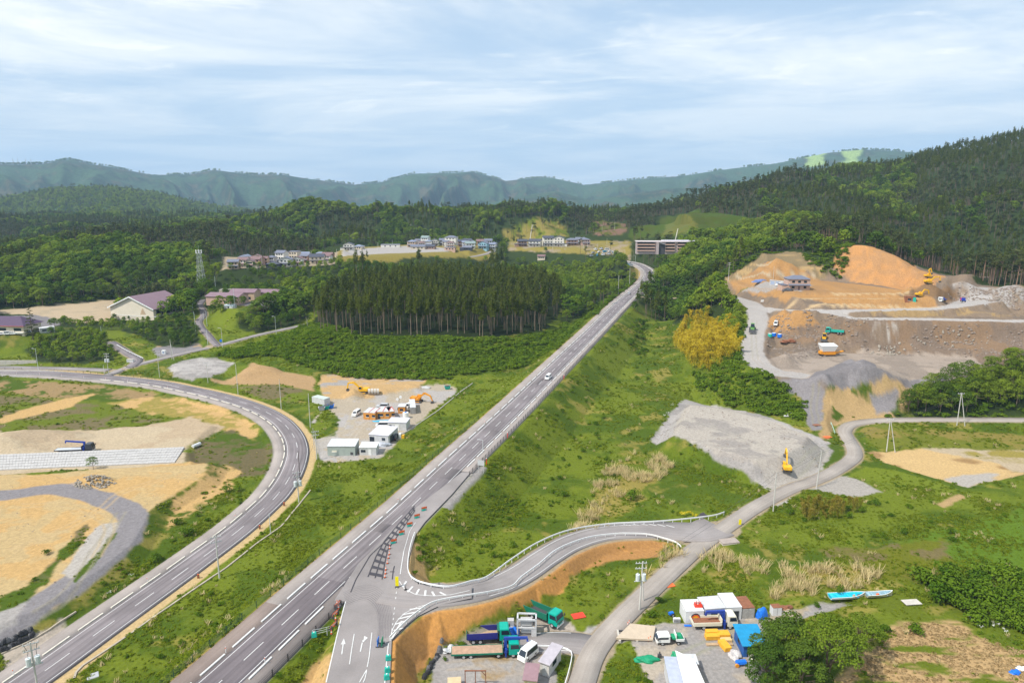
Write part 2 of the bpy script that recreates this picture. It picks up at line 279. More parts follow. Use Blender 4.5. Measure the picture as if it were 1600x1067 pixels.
def leaf_mat(name, c1, c2, trans=.25, hue=.25):
    m, n, N, L = node_mat(name); o = N('ShaderNodeOutputMaterial')
    oi = N('ShaderNodeObjectInfo'); ge = N('ShaderNodeNewGeometry')
    mx = N('ShaderNodeMix'); mx.data_type = 'RGBA'; mx.inputs[6].default_value = (*c1, 1); mx.inputs[7].default_value = (*c2, 1)
    a = N('ShaderNodeMath'); a.operation = 'MULTIPLY_ADD'; a.inputs[1].default_value = .62
    b = N('ShaderNodeMath'); b.operation = 'MULTIPLY'; b.inputs[1].default_value = .38
    L(ge.outputs['Random Per Island'], b.inputs[0]); L(oi.outputs['Random'], a.inputs[0]); L(b.outputs[0], a.inputs[2]); L(a.outputs[0], mx.inputs[0])
    d = N('ShaderNodeBsdfDiffuse'); t = N('ShaderNodeBsdfTranslucent'); s = N('ShaderNodeMixShader'); s.inputs[0].default_value = trans
    L(mx.outputs[2], d.inputs[0]); L(mx.outputs[2], t.inputs[0]); L(d.outputs[0], s.inputs[1]); L(t.outputs[0], s.inputs[2]); L(s.outputs[0], o.inputs[0])
    MATS[name] = m; return m
def attr_mat(name, scale=1.3, lo=.72, hi=1.25, bump=.5, far=False, rough=.95):
    m, n, N, L = node_mat(name); o = N('ShaderNodeOutputMaterial'); b = N('ShaderNodeBsdfPrincipled'); b.inputs['Roughness'].default_value = rough; b.inputs['Specular IOR Level'].default_value = .1
    at = N('ShaderNodeAttribute'); at.attribute_name = 'Col'; tc = N('ShaderNodeTexCoord')
    nz = N('ShaderNodeTexNoise'); nz.inputs['Scale'].default_value = scale; nz.inputs['Detail'].default_value = 6; nz.inputs['Roughness'].default_value = .7; L(tc.outputs['Object'], nz.inputs['Vector'])
    mr = N('ShaderNodeMapRange'); mr.inputs[1].default_value = .3; mr.inputs[2].default_value = .7; mr.inputs[3].default_value = lo; mr.inputs[4].default_value = hi; L(nz.outputs['Fac'], mr.inputs[0])
    mx = N('ShaderNodeMix'); mx.data_type = 'RGBA'; mx.blend_type = 'MULTIPLY'; mx.inputs[0].default_value = 1; L(at.outputs['Color'], mx.inputs[6]); L(mr.outputs[0], mx.inputs[7])
    bp = N('ShaderNodeBump'); bp.inputs['Strength'].default_value = bump; bp.inputs['Distance'].default_value = 6. if far else .25; L(nz.outputs['Fac'], bp.inputs['Height']); L(bp.outputs[0], b.inputs['Normal'])
    L(mx.outputs[2], b.inputs['Base Color']); L(b.outputs[0], o.inputs[0]); MATS[name] = m; return m
# ------------------------------------------------------------------ ground cover classes
g1, g2, gd, gb = np.array([(.120, .152, .012), (.060, .096, .007), (.26, .21, .05), (.125, .10, .04)])
SAND, PALE, GRAV, DGRAV, WGRAV = np.array([(.46, .295, .122), (.44, .35, .235), (.31, .285, .265), (.185, .17, .172), (.375, .34, .30)])
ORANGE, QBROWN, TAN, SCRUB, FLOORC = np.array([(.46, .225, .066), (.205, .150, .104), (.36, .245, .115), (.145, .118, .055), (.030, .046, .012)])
n1 = fbm(GX/22, GY/22, 4, 21); n2 = fbm(GX/4.5, GY/4.5, 4, 22); n3 = fbm(GX/1.5, GY/1.5, 3, 23); n4 = fbm(GX/9+n2*2, GY/9, 4, 24)
def mix(a, b, w): return a*(1-w[..., None])+b*w[..., None]
C = mix(np.broadcast_to(g1, H.shape+(3,)), g2, sstep(n4*.6+n1*.4, .42, .62))
C = mix(C, gd, sstep(n2*.5+n1*.5, .60, .70)*.7)
VEG = np.ones(H.shape); REED = np.zeros(H.shape); TREE = np.zeros(H.shape, int); SHR = np.zeros(H.shape)
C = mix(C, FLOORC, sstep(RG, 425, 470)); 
def sub(pg, pad=6):
    c = np.asarray(pg)[:, :2]; x0, y0 = c.min(0)-pad; x1, y1 = c.max(0)+pad
    return np.nonzero((GX > x0) & (GX < x1) & (GY > y0) & (GY < y1))
def area(q, col, edge=1.2, amp=1.5, veg=0., col2=None, t2=.5, n=None, wt=1., reed=None, world=False):
    pg = np.array(q) if world else PGg(*q); k = sub(pg)
    if len(k[0]) == 0: return
    d = poly_sd(GX[k], GY[k], pg)+(n2[k]-.5)*amp*3+(n3[k]-.5)*amp; w = (1-sstep(d, -edge*.5, edge*.5))*wt
    c = np.broadcast_to(np.asarray(col), (len(w), 3))
    if col2 is not None:
        nn = (n if n is not None else n4)[k]; c = mix(c, np.asarray(col2), sstep(nn, t2-.07, t2+.07))
    C[k] = mix(C[k], c, w); VEG[k] = VEG[k]*(1-w)+veg*w
    if reed is not None: REED[k] = np.maximum(REED[k], w*reed)
def strip(pl, a, b, col, edge=.4, amp=.3, veg=0., wt=1., s0=None, s1=None):
    k = sub(pl, 20); d, lat, z, s = line_d(GX[k], GY[k], pl); nn = (n2[k]-.5)*amp*3
    w = sstep(lat+nn, a-edge, a+edge)*(1-sstep(lat+nn, b-edge, b+edge))*wt*(np.abs(np.abs(lat)-d) < .6)
    if s0 is not None: w = w*(s > s0)*(s < s1)
    C[k] = mix(C[k], np.asarray(col), w); VEG[k] = VEG[k]*(1-w)+veg*w
# left side
area([(-80, 590), (0, 592), (160, 602), (270, 618), (300, 640), (240, 640), (100, 625), (0, 612), (-80, 612)], TAN*.75, 2, 1.5, .35, g2, .52)
area([(-80, 612), (150, 626), (310, 650), (250, 668), (150, 676), (0, 680), (-80, 682)], SCRUB, 2, 2, .6, g1*.9, .5)
area([(170, 630), (250, 617), (345, 635), (396, 662), (400, 690), (380, 695), (352, 672), (300, 655), (225, 645)], SAND, 2, 1.6, 0, gd, .56)
area([(0, 650), (100, 622), (150, 615), (110, 635), (0, 662)], SAND, 1.5, 1.2, .1)
area([(-80, 748), (300, 727), (290, 704), (345, 668), (300, 650), (150, 674), (0, 674), (-80, 680)], PALE*.98, 1.5, 1.5, 0, PALE*np.array([.9, .86, .84]), .5)
area([(285, 722), (300, 690), (360, 672), (425, 695), (436, 740), (380, 745), (330, 742)], SCRUB*.85, 2, 2, .5, g2, .55)
area([(-80, 745), (60, 742), (130, 735), (240, 727), (328, 722), (322, 746), (262, 778), (232, 800), (226, 815), (205, 850), (150, 895), (70, 955), (0, 1010), (-80, 1060)], SAND, 1.0, .8, 0, SAND*np.array([.93, 1.05, 1.25]), .5)
area([(255, 802), (300, 758), (350, 724), (374, 735), (357, 762), (300, 800), (262, 826)], SAND, 1.5, 1.6, .3, g2, .56)
strip(TRACK, -3.4, 3.4, DGRAV*1.15, .5, .5)
area([(0, 935), (45, 915), (100, 850), (135, 820), (128, 850), (85, 895), (40, 940), (0, 965)], SCRUB, 1, 1, .9, g2, .48)
area([(140, 835), (160, 818), (186, 815), (165, 855), (112, 905), (96, 895)], WGRAV, .8, .6)
area([(176, 835), (182, 832), (150, 880), (118, 912), (110, 908)], g2, .6, .6, 1)
area([(-20, 965), (40, 940), (30, 975), (-20, 1005)], GRAV, .8, .8)
area([(0, 1012), (95, 968), (110, 985), (20, 1040), (0, 1050)], GRAV*np.array([1.2, 1.1, .95]), .8, 1, .25)
area([(490, 660), (515, 622), (560, 610), (700, 600), (716, 608), (652, 660), (594, 716), (506, 722), (492, 702), (522, 682), (530, 655), (505, 635)], PALE*np.array([.82, .86, .96]), 1.2, 1.2, 0, GRAV*1.15, .54)
area([(476, 688), (520, 681), (545, 686), (500, 704), (478, 696)], WGRAV*.95, .6, .5)
area([(498, 600), (503, 587), (525, 582), (668, 590), (655, 607), (590, 620), (505, 625)], SAND*np.array([.95, .97, 1.1]), 1.2, 1, 0, GRAV, .6)
area([(270, 590), (262, 575), (285, 563), (340, 559), (366, 568), (330, 590), (300, 594)], GRAV*1.2, 1, 1, 0, GRAV*.85, .53)
area([(330, 592), (365, 590), (395, 566), (430, 575), (492, 588), (492, 612), (440, 602), (370, 602)], TAN*np.array([1, .95, 1]), 1.5, 1.2)
area([(360, 604), (440, 602), (492, 612), (470, 630), (410, 622)], SCRUB, 2, 2, .5, g1, .52)
area([(-90, 520), (0, 522), (60, 520), (98, 504), (112, 500), (60, 492), (-90, 498)], DGRAV, 1, .6)
area([(55, 492), (-60, 488), (62, 479), (185, 468), (190, 476), (176, 502), (120, 505)], PALE*np.array([.93, .9, .88]), 1.2, 1.2, 0, PALE*.8, .56)
area([(235, 548), (250, 538), (310, 536), (318, 545), (285, 553), (250, 558)], DGRAV*1.1, 1, .8, 0, TAN, .58)
area([(310, 515), (330, 500), (370, 472), (372, 500), (345, 532)], g1*1.05, 1.5, 1, 1)
area([(335, 478), (330, 462), (345, 450), (420, 453), (470, 468), (410, 480)], DGRAV, 1.5, .6)
# centre embankments, ramp and yards
area([(612, 1000), (635, 982), (660, 962), (700, 944), (768, 934), (814, 911), (869, 869), (931, 846), (1000, 842), (1050, 853), (1066, 868), (1020, 870), (960, 874), (905, 897), (880, 922), (820, 948), (760, 968), (695, 1000), (662, 1035), (640, 1090), (606, 1090)], ORANGE, .8, .8, .22, ORANGE*np.array([.80, .84, 1.0]), .52)
area([(636, 850), (656, 850), (666, 880), (668, 903), (700, 914), (650, 912), (634, 894)], SAND, .6, .5, .1)
area([(470, 1080), (524, 985), (542, 942), (540, 975), (512, 1080)], SAND, .6, .8, .2, g1, .54)
area([(684, 1020), (724, 1000), (738, 984), (800, 976), (830, 960), (880, 965), (900, 985), (935, 1000), (925, 1040), (880, 1012), (848, 1013), (872, 1060), (860, 1090), (664, 1090)], GRAV*np.array([1.1, 1.02, .92]), .8, .8, .05, GRAV*.9, .5)
area([(690, 1035), (780, 1018), (800, 1050), (740, 1080), (680, 1080)], TAN*.85, 1.5, 1.5, .15, GRAV, .5)
area([(983, 1000), (1010, 975), (1080, 974), (1180, 963), (1310, 935), (1345, 940), (1262, 965), (1195, 990), (1205, 1050), (1165, 1100), (1040, 1100), (1000, 1040)], GRAV*.92, .8, .8, .05, GRAV*np.array([1.25, 1.15, .98]), .56)
area([(1140, 985), (1190, 968), (1260, 945), (1270, 955), (1200, 985)], PALE*.8, 1, 1, .1, GRAV, .55)
area([(890, 1000), (935, 975), (985, 970), (1000, 985), (985, 1000), (940, 1012)], GRAV*1.15, .6, .4)
area([(895, 835), (950, 730), (985, 700), (1030, 705), (1045, 735), (1000, 775), (962, 815)], gd*.9, 3, 3, .9, g1*.9, .5, reed=.7)
area([(1200, 935), (1225, 893), (1330, 878), (1385, 898), (1310, 930)], gd*.9, 3, 2, .9, g1, .54, reed=1.)
area([(1105, 880), (1140, 862), (1185, 870), (1190, 895), (1120, 905)], gd*.9, 3, 2, .9, g1, .52, reed=.8)
area([(1005, 895), (1045, 855), (1063, 868), (1010, 905)], gd, 1.5, 1, .9, g1, .56, reed=.7)
area([(1370, 860), (1600, 790), (1660, 900), (1600, 905), (1480, 880)], g1*np.array([.72, .95, .9]), 2, 2, 1)
area([(1285, 860), (1470, 845), (1500, 905), (1380, 910)], g1*np.array([1.0, .85, .9]), 2, 2, .8, gb*1.2, .56)
area([(1215, 915), (1420, 925), (1500, 985), (1400, 960), (1300, 940)], g1*.85, 2, 2, 1, gb*1.2, .6)
HAY = np.array([(.40, .265, .125)])[0]
area([(1290, 1090), (1370, 1010), (1415, 975), (1480, 972), (1545, 1000), (1590, 1015), (1690, 1040), (1690, 1120), (1290, 1120)], HAY, 3, 2.5, .3, g1*.85, .54, fbm(GX/7+GY/16, GY/2.2, 5, 31))
# right valley, mound, lots
area([(1016, 690), (1032, 668), (1072, 624), (1120, 631), (1200, 651), (1294, 690), (1300, 706), (1275, 742), (1200, 764), (1130, 722)], GRAV*1.1, 1, 1, 0, GRAV*.85, .5)  # slopes coloured darker than the top, their shade painted in
area([(1074, 631), (1120, 636), (1187, 651), (1268, 683), (1272, 702), (1240, 735), (1212, 752), (1180, 726), (1110, 703), (1047, 684)], WGRAV*np.array([1.0, .98, .95]), 1, 1, 0, WGRAV*np.array([.76, .75, .76]), .545)  # flat top coloured lighter to stand out from the shaded slopes
area([(1195, 742), (1290, 698), (1296, 715), (1245, 758), (1203, 768)], WGRAV*.9, 1, .8)
area([(1285, 748), (1326, 742), (1378, 768), (1335, 778), (1275, 766), (1245, 764)], WGRAV*.85, 1, .8)
area([(1205, 775), (1240, 768), (1230, 785), (1200, 795)], GRAV*1.2, .8, .8, .2)
area([(1356, 707), (1440, 700), (1600, 692), (1680, 700), (1600, 741), (1547, 752), (1510, 761), (1430, 738), (1380, 722)], SAND*np.array([1.05, 1.12, 1.25]), .8, .8, 0, SAND*np.array([.62, .6, .62]), .56, fbm(GX/14, GY/7, 3, 41))
area([(1480, 750), (1505, 742), (1560, 740), (1545, 752), (1510, 761)], WGRAV*.95, 1.5, 1)
area([(1440, 700), (1600, 691), (1700, 700), (1600, 738), (1560, 725)], PALE*.9, 1, 1, .15, gd, .58)
area([(1340, 675), (1380, 664), (1700, 662), (1700, 692), (1440, 699), (1378, 706)], g1*np.array([1.1, .95, 1.4]), 1.5, 1.5, .8, gd*.8, .56)
area([(1465, 788), (1500, 772), (1510, 776), (1475, 792)], TAN, .8, .8)
area([(1350, 728), (1400, 735), (1500, 765), (1470, 775), (1380, 755), (1320, 745)], g1*1.1, 1, 1, 1)
# quarry
Q = [(1116, 460), (1128, 440), (1150, 424), (1180, 407), (1230, 393), (1252, 396), (1290, 428), (1304, 414), (1335, 381), (1370, 390), (1430, 415), (1482, 430), (1545, 432), (1600, 448), (1700, 470), (1700, 600), (1600, 562), (1560, 580), (1480, 598), (1330, 610), (1290, 612), (1286, 672), (1266, 672), (1254, 612), (1215, 596), (1168, 566), (1160, 540), (1164, 520), (1172, 500), (1168, 480)]
stz = fbm(GX/40, H/1.6, 4, 55)
area(Q, QBROWN, 1.5, 1.2, 0, QBROWN*np.array([.8, .84, .92]), .52)
area([(1122, 446), (1150, 424), (1180, 407), (1230, 393), (1252, 396), (1292, 432), (1280, 437), (1140, 440)], QBROWN*np.array([1.0, 1.02, .8]), 1, 1, .12, TAN, .56, stz)
area([(1300, 416), (1335, 381), (1370, 390), (1430, 415), (1476, 432), (1440, 456), (1380, 447), (1325, 437)], ORANGE*np.array([.96, 1.0, 1.3]), 1, .8, 0, ORANGE*np.array([.8, .9, 1.4]), .53, stz)
area([(1140, 440), (1280, 438), (1340, 444), (1440, 450), (1460, 470), (1470, 481), (1330, 482), (1225, 476), (1190, 462)], ORANGE*np.array([.82, .92, 1.2]), 1, .8, 0, ORANGE*np.array([.68, .8, 1.2]), .53, stz)
area([(1130, 447), (1180, 449), (1200, 455), (1150, 458), (1125, 455)], gb*1.3, 1, 1, .5, g1, .55)
area([(1176, 448), (1210, 442), (1270, 446), (1250, 456), (1200, 456), (1160, 455)], GRAV, .8, .6)
area([(1330, 486), (1500, 481), (1560, 490), (1600, 495), (1400, 496)], TAN*.85, 1, 1, 0, QBROWN, .52)
area([(1400, 462), (1440, 446), (1480, 446), (1530, 458), (1470, 470)], QBROWN*np.array([.95, .8, .62]), 1.5, 1)
area([(1480, 440), (1600, 446), (1640, 500), (1545, 478), (1500, 462)], QBROWN*1.15, 1, 1, 0, GRAV, .55)
area([(1200, 500), (1300, 500), (1440, 500), (1600, 503), (1600, 560), (1500, 560), (1380, 548), (1340, 540), (1230, 532), (1195, 520)], QBROWN*np.array([.85, .85, .9]), 1.2, 1.2, 0, QBROWN*np.array([1.05, .95, .85]), .5)
area([(1368, 505), (1392, 503), (1400, 515), (1385, 535), (1372, 530)], WGRAV*1.05, 1.5, 3.0, 0, QBROWN, .46, fbm(GX/2.2, GY/9, 3, 63), wt=.8)
area([(1203, 495), (1270, 493), (1280, 508), (1230, 518), (1195, 510)], ORANGE*np.array([.8, .9, 1.2]), 1, 1)
area([(1188, 580), (1200, 560), (1262, 548), (1345, 545), (1400, 552), (1520, 558), (1560, 574), (1480, 596), (1330, 606), (1250, 592)], GRAV*np.array([1.02, .90, .78]), 1, 1, 0, GRAV*np.array([.78, .69, .60]), .53)
area([(1252, 605), (1330, 560), (1370, 574), (1400, 588), (1490, 590), (1470, 598), (1400, 606), (1300, 608)], DGRAV*.92, .8, .6, 0, DGRAV*1.2, .55)
area([(1290, 611), (1400, 592), (1445, 612), (1405, 650), (1340, 656), (1292, 662)], TAN*1.05, 1, 1, .2, g2, .565)
area([(1360, 618), (1400, 610), (1400, 640), (1370, 645)], DGRAV*1.2, 1.5, 1)
area([(1214, 591), (1262, 592), (1290, 611), (1287, 672), (1266, 672), (1252, 622)], DGRAV*1.1, 1, .8)
area([(1286, 660), (1290, 612), (1300, 612), (1300, 672), (1290, 690), (1280, 680)], TAN*.9, 1, 1, .2)
strip(HAUL, -5, 5, GRAV*1.12, .6, .5); strip(HAUL2, -3.6, 3.6, GRAV*1.2, .5, .4); strip(HAUL3, -3.4, 3.4, GRAV*1.25, .5, .4); strip(BRIDGE, -2, 2, PALE*.9, .4, .2)
area([(1478, 477), (1500, 463), (1535, 460), (1560, 468), (1540, 476)], GRAV*1.15, 1, .8)
for z_, y_, x0_, x1_ in ((28.8, 475.5, 1225, 1470), (30.4, 466.5, 1215, 1440), (32, 458.5, 1300, 1425)):
    strip(resample(PG(z_, (x0_, y_), ((x0_+x1_)/2, y_), (x1_, y_+.5)), 3.), -.8, .8, PALE*np.array([1.05, .95, .8]), .5, .5)
for z_, y_ in ((36, 430), (40, 415)): strip(np.array([G(a, b) for a, b in ((1150+(z_-36)*8, y_), (1200, y_-1), (1240, y_-1), (1280-(z_-36)*3, y_))]), -.5, .5, PALE*.9, .4, .5, .1)
def ruts(q, wt=.55, k_=1.18):
    pl = smooth_path(np.array([G(*a) for a in q]), 1.5)
    for o in (-1.0, 1.0):
        c0 = C[sub(pl, 3)].mean(0); strip(offset_path(pl, o), -.32, .32, np.clip(c0*k_, 0, .8), .3, .25, 0, wt)
for q in ([(20, 860), (90, 830), (150, 800), (190, 770), (260, 745)], [(30, 790), (110, 790), (170, 820), (150, 870)], [(60, 960), (110, 920), (150, 860), (190, 800)], [(20, 700), (120, 690), (230, 680), (320, 672)], [(40, 725), (180, 735), (300, 740)], [(490, 690), (540, 670), (560, 640), (620, 615), (690, 605)], [(520, 610), (580, 600), (650, 596)], [(545, 690), (580, 650), (640, 620)]): ruts(q)
for q in ([(1050, 665), (1120, 670), (1200, 700), (1240, 740)], [(1090, 645), (1180, 670), (1260, 690)], [(1240, 745), (1265, 715), (1290, 700)], [(1390, 715), (1460, 725), (1540, 735)], [(1180, 560), (1200, 576), (1250, 583), (1290, 560), (1370, 556), (1500, 568)], [(1240, 545), (1330, 530), (1380, 552)], [(1180, 500), (1178, 530), (1180, 560)], [(1040, 1040), (1100, 1010), (1160, 985), (1240, 955)], [(700, 1040), (780, 1030), (860, 1004)], [(1275, 600), (1272, 640), (1278, 668)], [(1150, 448), (1220, 450), (1300, 452), (1400, 454)]): ruts(q, .5, 1.22)
for q in ([(960, 950), (1010, 900), (1060, 860), (1100, 830), (1170, 795), (1260, 752)],): ruts(q, .3, .85)
# far clearings
area([(783, 366), (812, 352), (842, 340), (868, 345), (885, 354), (912, 369)], gd*.85, 3, 3, .2, g1*.9, .56)
area([(1035, 372), (1045, 350), (1062, 336), (1085, 345), (1098, 365)], gd*np.array([.85, .82, 1.]), 3, 3, .2, gb*1.5, .55)
area([(980, 368), (1030, 342), (1062, 334), (1120, 333), (1180, 342), (1190, 350), (1100, 366), (1035, 376)], g1*.55, 3, 3, .8, g2, .5, wt=.7)
area([(312, 372), (340, 356), (384, 355), (388, 369)], gd*.7, 3, 3, .2, g1*.6, .55)
area([(442, 388), (458, 371), (476, 384)], gd*.7, 3, 2, .2, g1*.6, .5)
area([(922, 352), (950, 346), (976, 350), (978, 366), (930, 369)], np.array([.17, .10, .07]), 2, 3, .1, g1*.6, .55)
area([PR(515, 595), PR(590, 605), PR(730, 625), PR(772, 660), PR(775, 745), PR(640, 770), PR(530, 725)], gd*.8, 3, 2, .2, world=True)
area([PR(535, 620), PR(600, 640), PR(700, 655), PR(700, 700), PR(640, 740), PR(545, 700)], GRAV*np.array([1.1, 1.1, 1.1]), 3, 2, 0, world=True)
area([PR(345, 555), PR(525, 560), PR(530, 645), PR(350, 650)], PALE*.7, 3, 2, .1, world=True)
area([PR(795, 690), PR(985, 650), PR(985, 765), PR(795, 785)], gd*.85, 3, 2, .2, PALE*.6, .55, world=True)
area([PR(985, 570), PR(1100, 575), PR(1105, 630), PR(980, 645)], gd*.8, 3, 2, .2, world=True)
R_ = lambda px, r: (px, None, r)
FOREST = {
 'cedar': [([(489, 505), (497, 519), (560, 525), (640, 527), (720, 528), (800, 527), (850, 516), (868, 500), R_(885, 440), R_(850, 505), R_(740, 520), R_(640, 505), R_(560, 470), R_(492, 420)], 4.7)],
 'broad': [
  ([(872, 503), (893, 505), (945, 468), (985, 440), R_(978, 640), R_(900, 640), R_(850, 520), R_(885, 445)], 6.5),
  ([R_(490, 430), R_(560, 475), R_(640, 510), R_(740, 525), R_(850, 510), R_(900, 640), R_(760, 640), R_(640, 620), R_(520, 570), R_(485, 500)], 7.5),
  ([(-100, 476), (60, 474), (110, 474), (180, 464), (285, 462), (300, 468), R_(330, 460), R_(320, 560), R_(300, 700), R_(-150, 700)], 6.5),
  ([R_(328, 475), R_(420, 470), R_(490, 430), R_(520, 565), R_(440, 550), R_(345, 552)], 6.5),
  ([(372, 505), (400, 521), (470, 506), (482, 492), (484, 468), (440, 464), (410, 480)], 5.),
  ([(188, 518), (214, 526), (252, 540), (290, 543), (314, 533), (308, 498), (262, 502), (205, 508)], 4.6),
  ([(40, 545), (58, 566), (130, 571), (178, 562), (184, 546), (160, 524), (110, 517), (70, 528)], 4.4),
  ([(1040, 474), (1030, 452), (1100, 448), (1128, 424), (1180, 403), (1235, 388), R_(1230, 570), R_(1110, 600), R_(1010, 600)], 6.5),
  ([(1400, 648), (1412, 636), (1442, 612), (1480, 600), (1530, 582), (1600, 562), (1700, 540), (1750, 600), (1700, 640), (1600, 650), (1500, 654)], 4.0),
  ([(1052, 505), (1058, 480), (1092, 468), (1138, 474), (1160, 500), (1150, 530), (1120, 500)], 4.6),
  ([R_(985, 655), R_(1230, 560), R_(1240, 700), R_(990, 640)], 7.5)],
 'pine': [([(1240, 386), (1300, 392), (1337, 377), (1400, 394), (1455, 418), (1520, 434), (1600, 446), (1700, 460), R_(1700, 520), R_(1550, 530), R_(1400, 560), R_(1240, 580)], 5.)]}
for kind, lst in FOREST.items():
    for q, cell in lst: area(q, FLOORC*(.55 if kind == 'cedar' else .9), 2.5, 2, .12)  # cedar floor darkest: shade under the trees put into the colour
# along the roads
strip(LEFT, 3.4, 5.9, SAND*np.array([1., 1.12, 1.35]), .3, .35); strip(LEFT, -7.6, 3.6, GRAV, .3, .05)
strip(MAIN, -8.0, -6.5, SAND, .2, .15); strip(MAIN, -7.5, 7.0, GRAV, .2, .05)
_sm = lambda a, b: float(line_d(*[np.array([q]) for q in PJ(a, b)[:2]], MAIN)[3][0])
strip(MAIN, 6.8, 9.2, GRAV*.85, .5, .4, s0=_sm(688, 790), s1=_sm(748, 726))
for pl, w in ((SMALL, 2.5), (YARD, 3.2), (RAMP, 4.1), (FRONTAGE, 2.6), (HILLRD, 2.4), (SCHOOLRD, 2.6), (PATHUP, 1.9)): strip(pl, -w-.4, w+.4, PALE*.7, .4, .3, .1)
area([PJ(*q) for q in [(505, 1090), (540, 939), (600, 840), (720, 740), (735, 742), (648, 834), (636, 894), (735, 917), (735, 935), (653, 962), (612, 1000), (608, 1090)]], GRAV*.8, .5, .1, world=True)
# ------------------------------------------------------------------ ground object
nT, nR = NT, NR
V = np.stack([GX, GY, H], -1).reshape(-1, 3); V = np.vstack([V, [[0, 0, H[0].mean()]]])
i, j = np.meshgrid(np.arange(nR-1), np.arange(nT-1), indexing='ij'); a = (i*nT+j).ravel()
F = np.stack([a, a+1, a+nT+1, a+nT], 1)[:, ::-1]
f3 = np.stack([np.arange(nT-1)+1, np.arange(nT-1), np.full(nT-1, nR*nT)], 1)[:, ::-1]
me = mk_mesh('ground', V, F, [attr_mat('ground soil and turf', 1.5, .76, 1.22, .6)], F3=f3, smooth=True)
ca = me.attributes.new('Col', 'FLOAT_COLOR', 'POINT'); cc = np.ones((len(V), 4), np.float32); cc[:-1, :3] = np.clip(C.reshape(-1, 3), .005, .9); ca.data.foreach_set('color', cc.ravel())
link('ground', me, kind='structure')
# ------------------------------------------------------------------ hills behind
ht = np.radians(np.arange(-62, 62.01, .16)); hr = np.r_[np.arange(1790, 3000, 22), np.arange(3000, 6900, 42)]
TT, RH = np.meshgrid(ht, hr); XH = RH*np.sin(TT); YH = RH*np.cos(TT)
SKA = [(-900, 250), (-300, 262), (0, 266), (60, 265), (85, 264), (130, 257), (160, 263), (190, 266), (250, 276), (310, 275), (345, 268), (400, 274), (450, 274), (500, 281), (560, 288), (600, 284), (650, 271), (690, 270), (740, 268), (765, 274), (790, 282), (830, 278), (860, 277), (910, 288), (950, 284), (1000, 279), (1060, 275), (1130, 265), (1200, 258), (1280, 244), (1330, 241), (1380, 244), (1500, 255), (1900, 250), (2600, 260)]
SKB = [(-900, 300), (-200, 318), (0, 312), (50, 304), (100, 297), (170, 294), (250, 301), (330, 318), (400, 326), (450, 339), (520, 352), (600, 365), (2600, 380)]
SKC = [(-900, 360), (560, 350), (620, 335), (700, 322), (760, 318), (820, 304), (866, 297), (920, 312), (980, 302), (1050, 292), (1130, 300), (1200, 300), (1400, 330), (2600, 350)]
HH = np.full(TT.shape, 25.)
for sky, R, R0, amp, sd in ((SKB, 2750, 1650, 60, 61), (SKC, 3900, 2400, 90, 67), (SKA, 5300, 3000, 190, 71)):
    z = ridge(TT, RH, sky, R, R0, 6, 25); p = sstep(RH, R0, R); u = TT*R
    w = fbm(u/900+RH/2500, RH/1500, 2, sd)
    rg = 1-np.abs(2*vnoise(u/210+w*2.2, RH/1500+w, sd+3)-1); rg2 = 1-np.abs(2*vnoise(u/120+w*3, RH/500, sd+5)-1)
    z = z-amp*(4*p*(1-p))*((1-rg)*1.0+(1-rg2)*.4)-amp*.06*(RH < R*.985)*(fbm(u/70, RH/70, 3, sd+9)-.3)
    HH = np.maximum(HH, z)
HH += (fbm(XH/18, YH/18, 2, 91)-.5)*7
def hhill(x, y):
    r = np.hypot(x, y); t = np.arctan2(x, y); i = np.clip(np.searchsorted(hr, r)-1, 0, len(hr)-2); j = np.clip(((t-ht[0])/(ht[1]-ht[0])).astype(int), 0, len(ht)-2); a = (r-hr[i])/(hr[i+1]-hr[i]); b = (t-ht[j])/(ht[1]-ht[0]); return (HH[i, j]*(1-b)+HH[i, j+1]*b)*(1-a)+(HH[i+1, j]*(1-b)+HH[i+1, j+1]*b)*a
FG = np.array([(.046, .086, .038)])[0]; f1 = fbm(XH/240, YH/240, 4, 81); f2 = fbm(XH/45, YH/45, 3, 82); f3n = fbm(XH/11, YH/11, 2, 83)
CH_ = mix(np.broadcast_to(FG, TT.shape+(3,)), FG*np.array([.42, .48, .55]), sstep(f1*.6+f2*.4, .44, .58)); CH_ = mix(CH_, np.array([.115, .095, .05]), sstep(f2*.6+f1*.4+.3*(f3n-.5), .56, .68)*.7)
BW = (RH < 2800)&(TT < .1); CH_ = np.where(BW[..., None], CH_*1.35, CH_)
pxh = 800+FO*np.tan(np.clip(TT, -1.4, 1.4))*(CP_+.12*SP)
mead = (np.abs(RH-5000) < 330)*sstep(np.sin(pxh/9)+fbm(XH/150, YH/150, 2, 77)*2, .9, 1.5)*((pxh > 1225) & (pxh < 1330)); CH_ = mix(CH_, np.array([.26, .36, .10]), mead)
V = np.stack([XH, YH, HH], -1).reshape(-1, 3); nT2 = len(ht); i, j = np.meshgrid(np.arange(len(hr)-1), np.arange(nT2-1), indexing='ij'); a = (i*nT2+j).ravel()
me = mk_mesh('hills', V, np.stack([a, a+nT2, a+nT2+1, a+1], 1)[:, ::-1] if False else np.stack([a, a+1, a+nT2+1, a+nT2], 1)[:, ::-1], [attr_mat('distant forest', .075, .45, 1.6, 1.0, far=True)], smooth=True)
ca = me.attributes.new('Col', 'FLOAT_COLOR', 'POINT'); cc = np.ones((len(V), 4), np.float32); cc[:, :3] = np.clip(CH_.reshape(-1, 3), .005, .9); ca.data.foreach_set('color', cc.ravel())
link('hills', me, kind='structure')
# plain beyond the hills out to the horizon
th = np.linspace(0, 2*np.pi, 73); vv = [(math.sin(t)*r, math.cos(t)*r, -3.) for r in (1850, 7100) for t in th]
link('terrain', mk_mesh('terrain', vv, [(k, k+73, k+74, k+1) for k in range(72)], [mat('far lowland', (.05, .08, .03), .95, scale=.01)]), kind='structure')
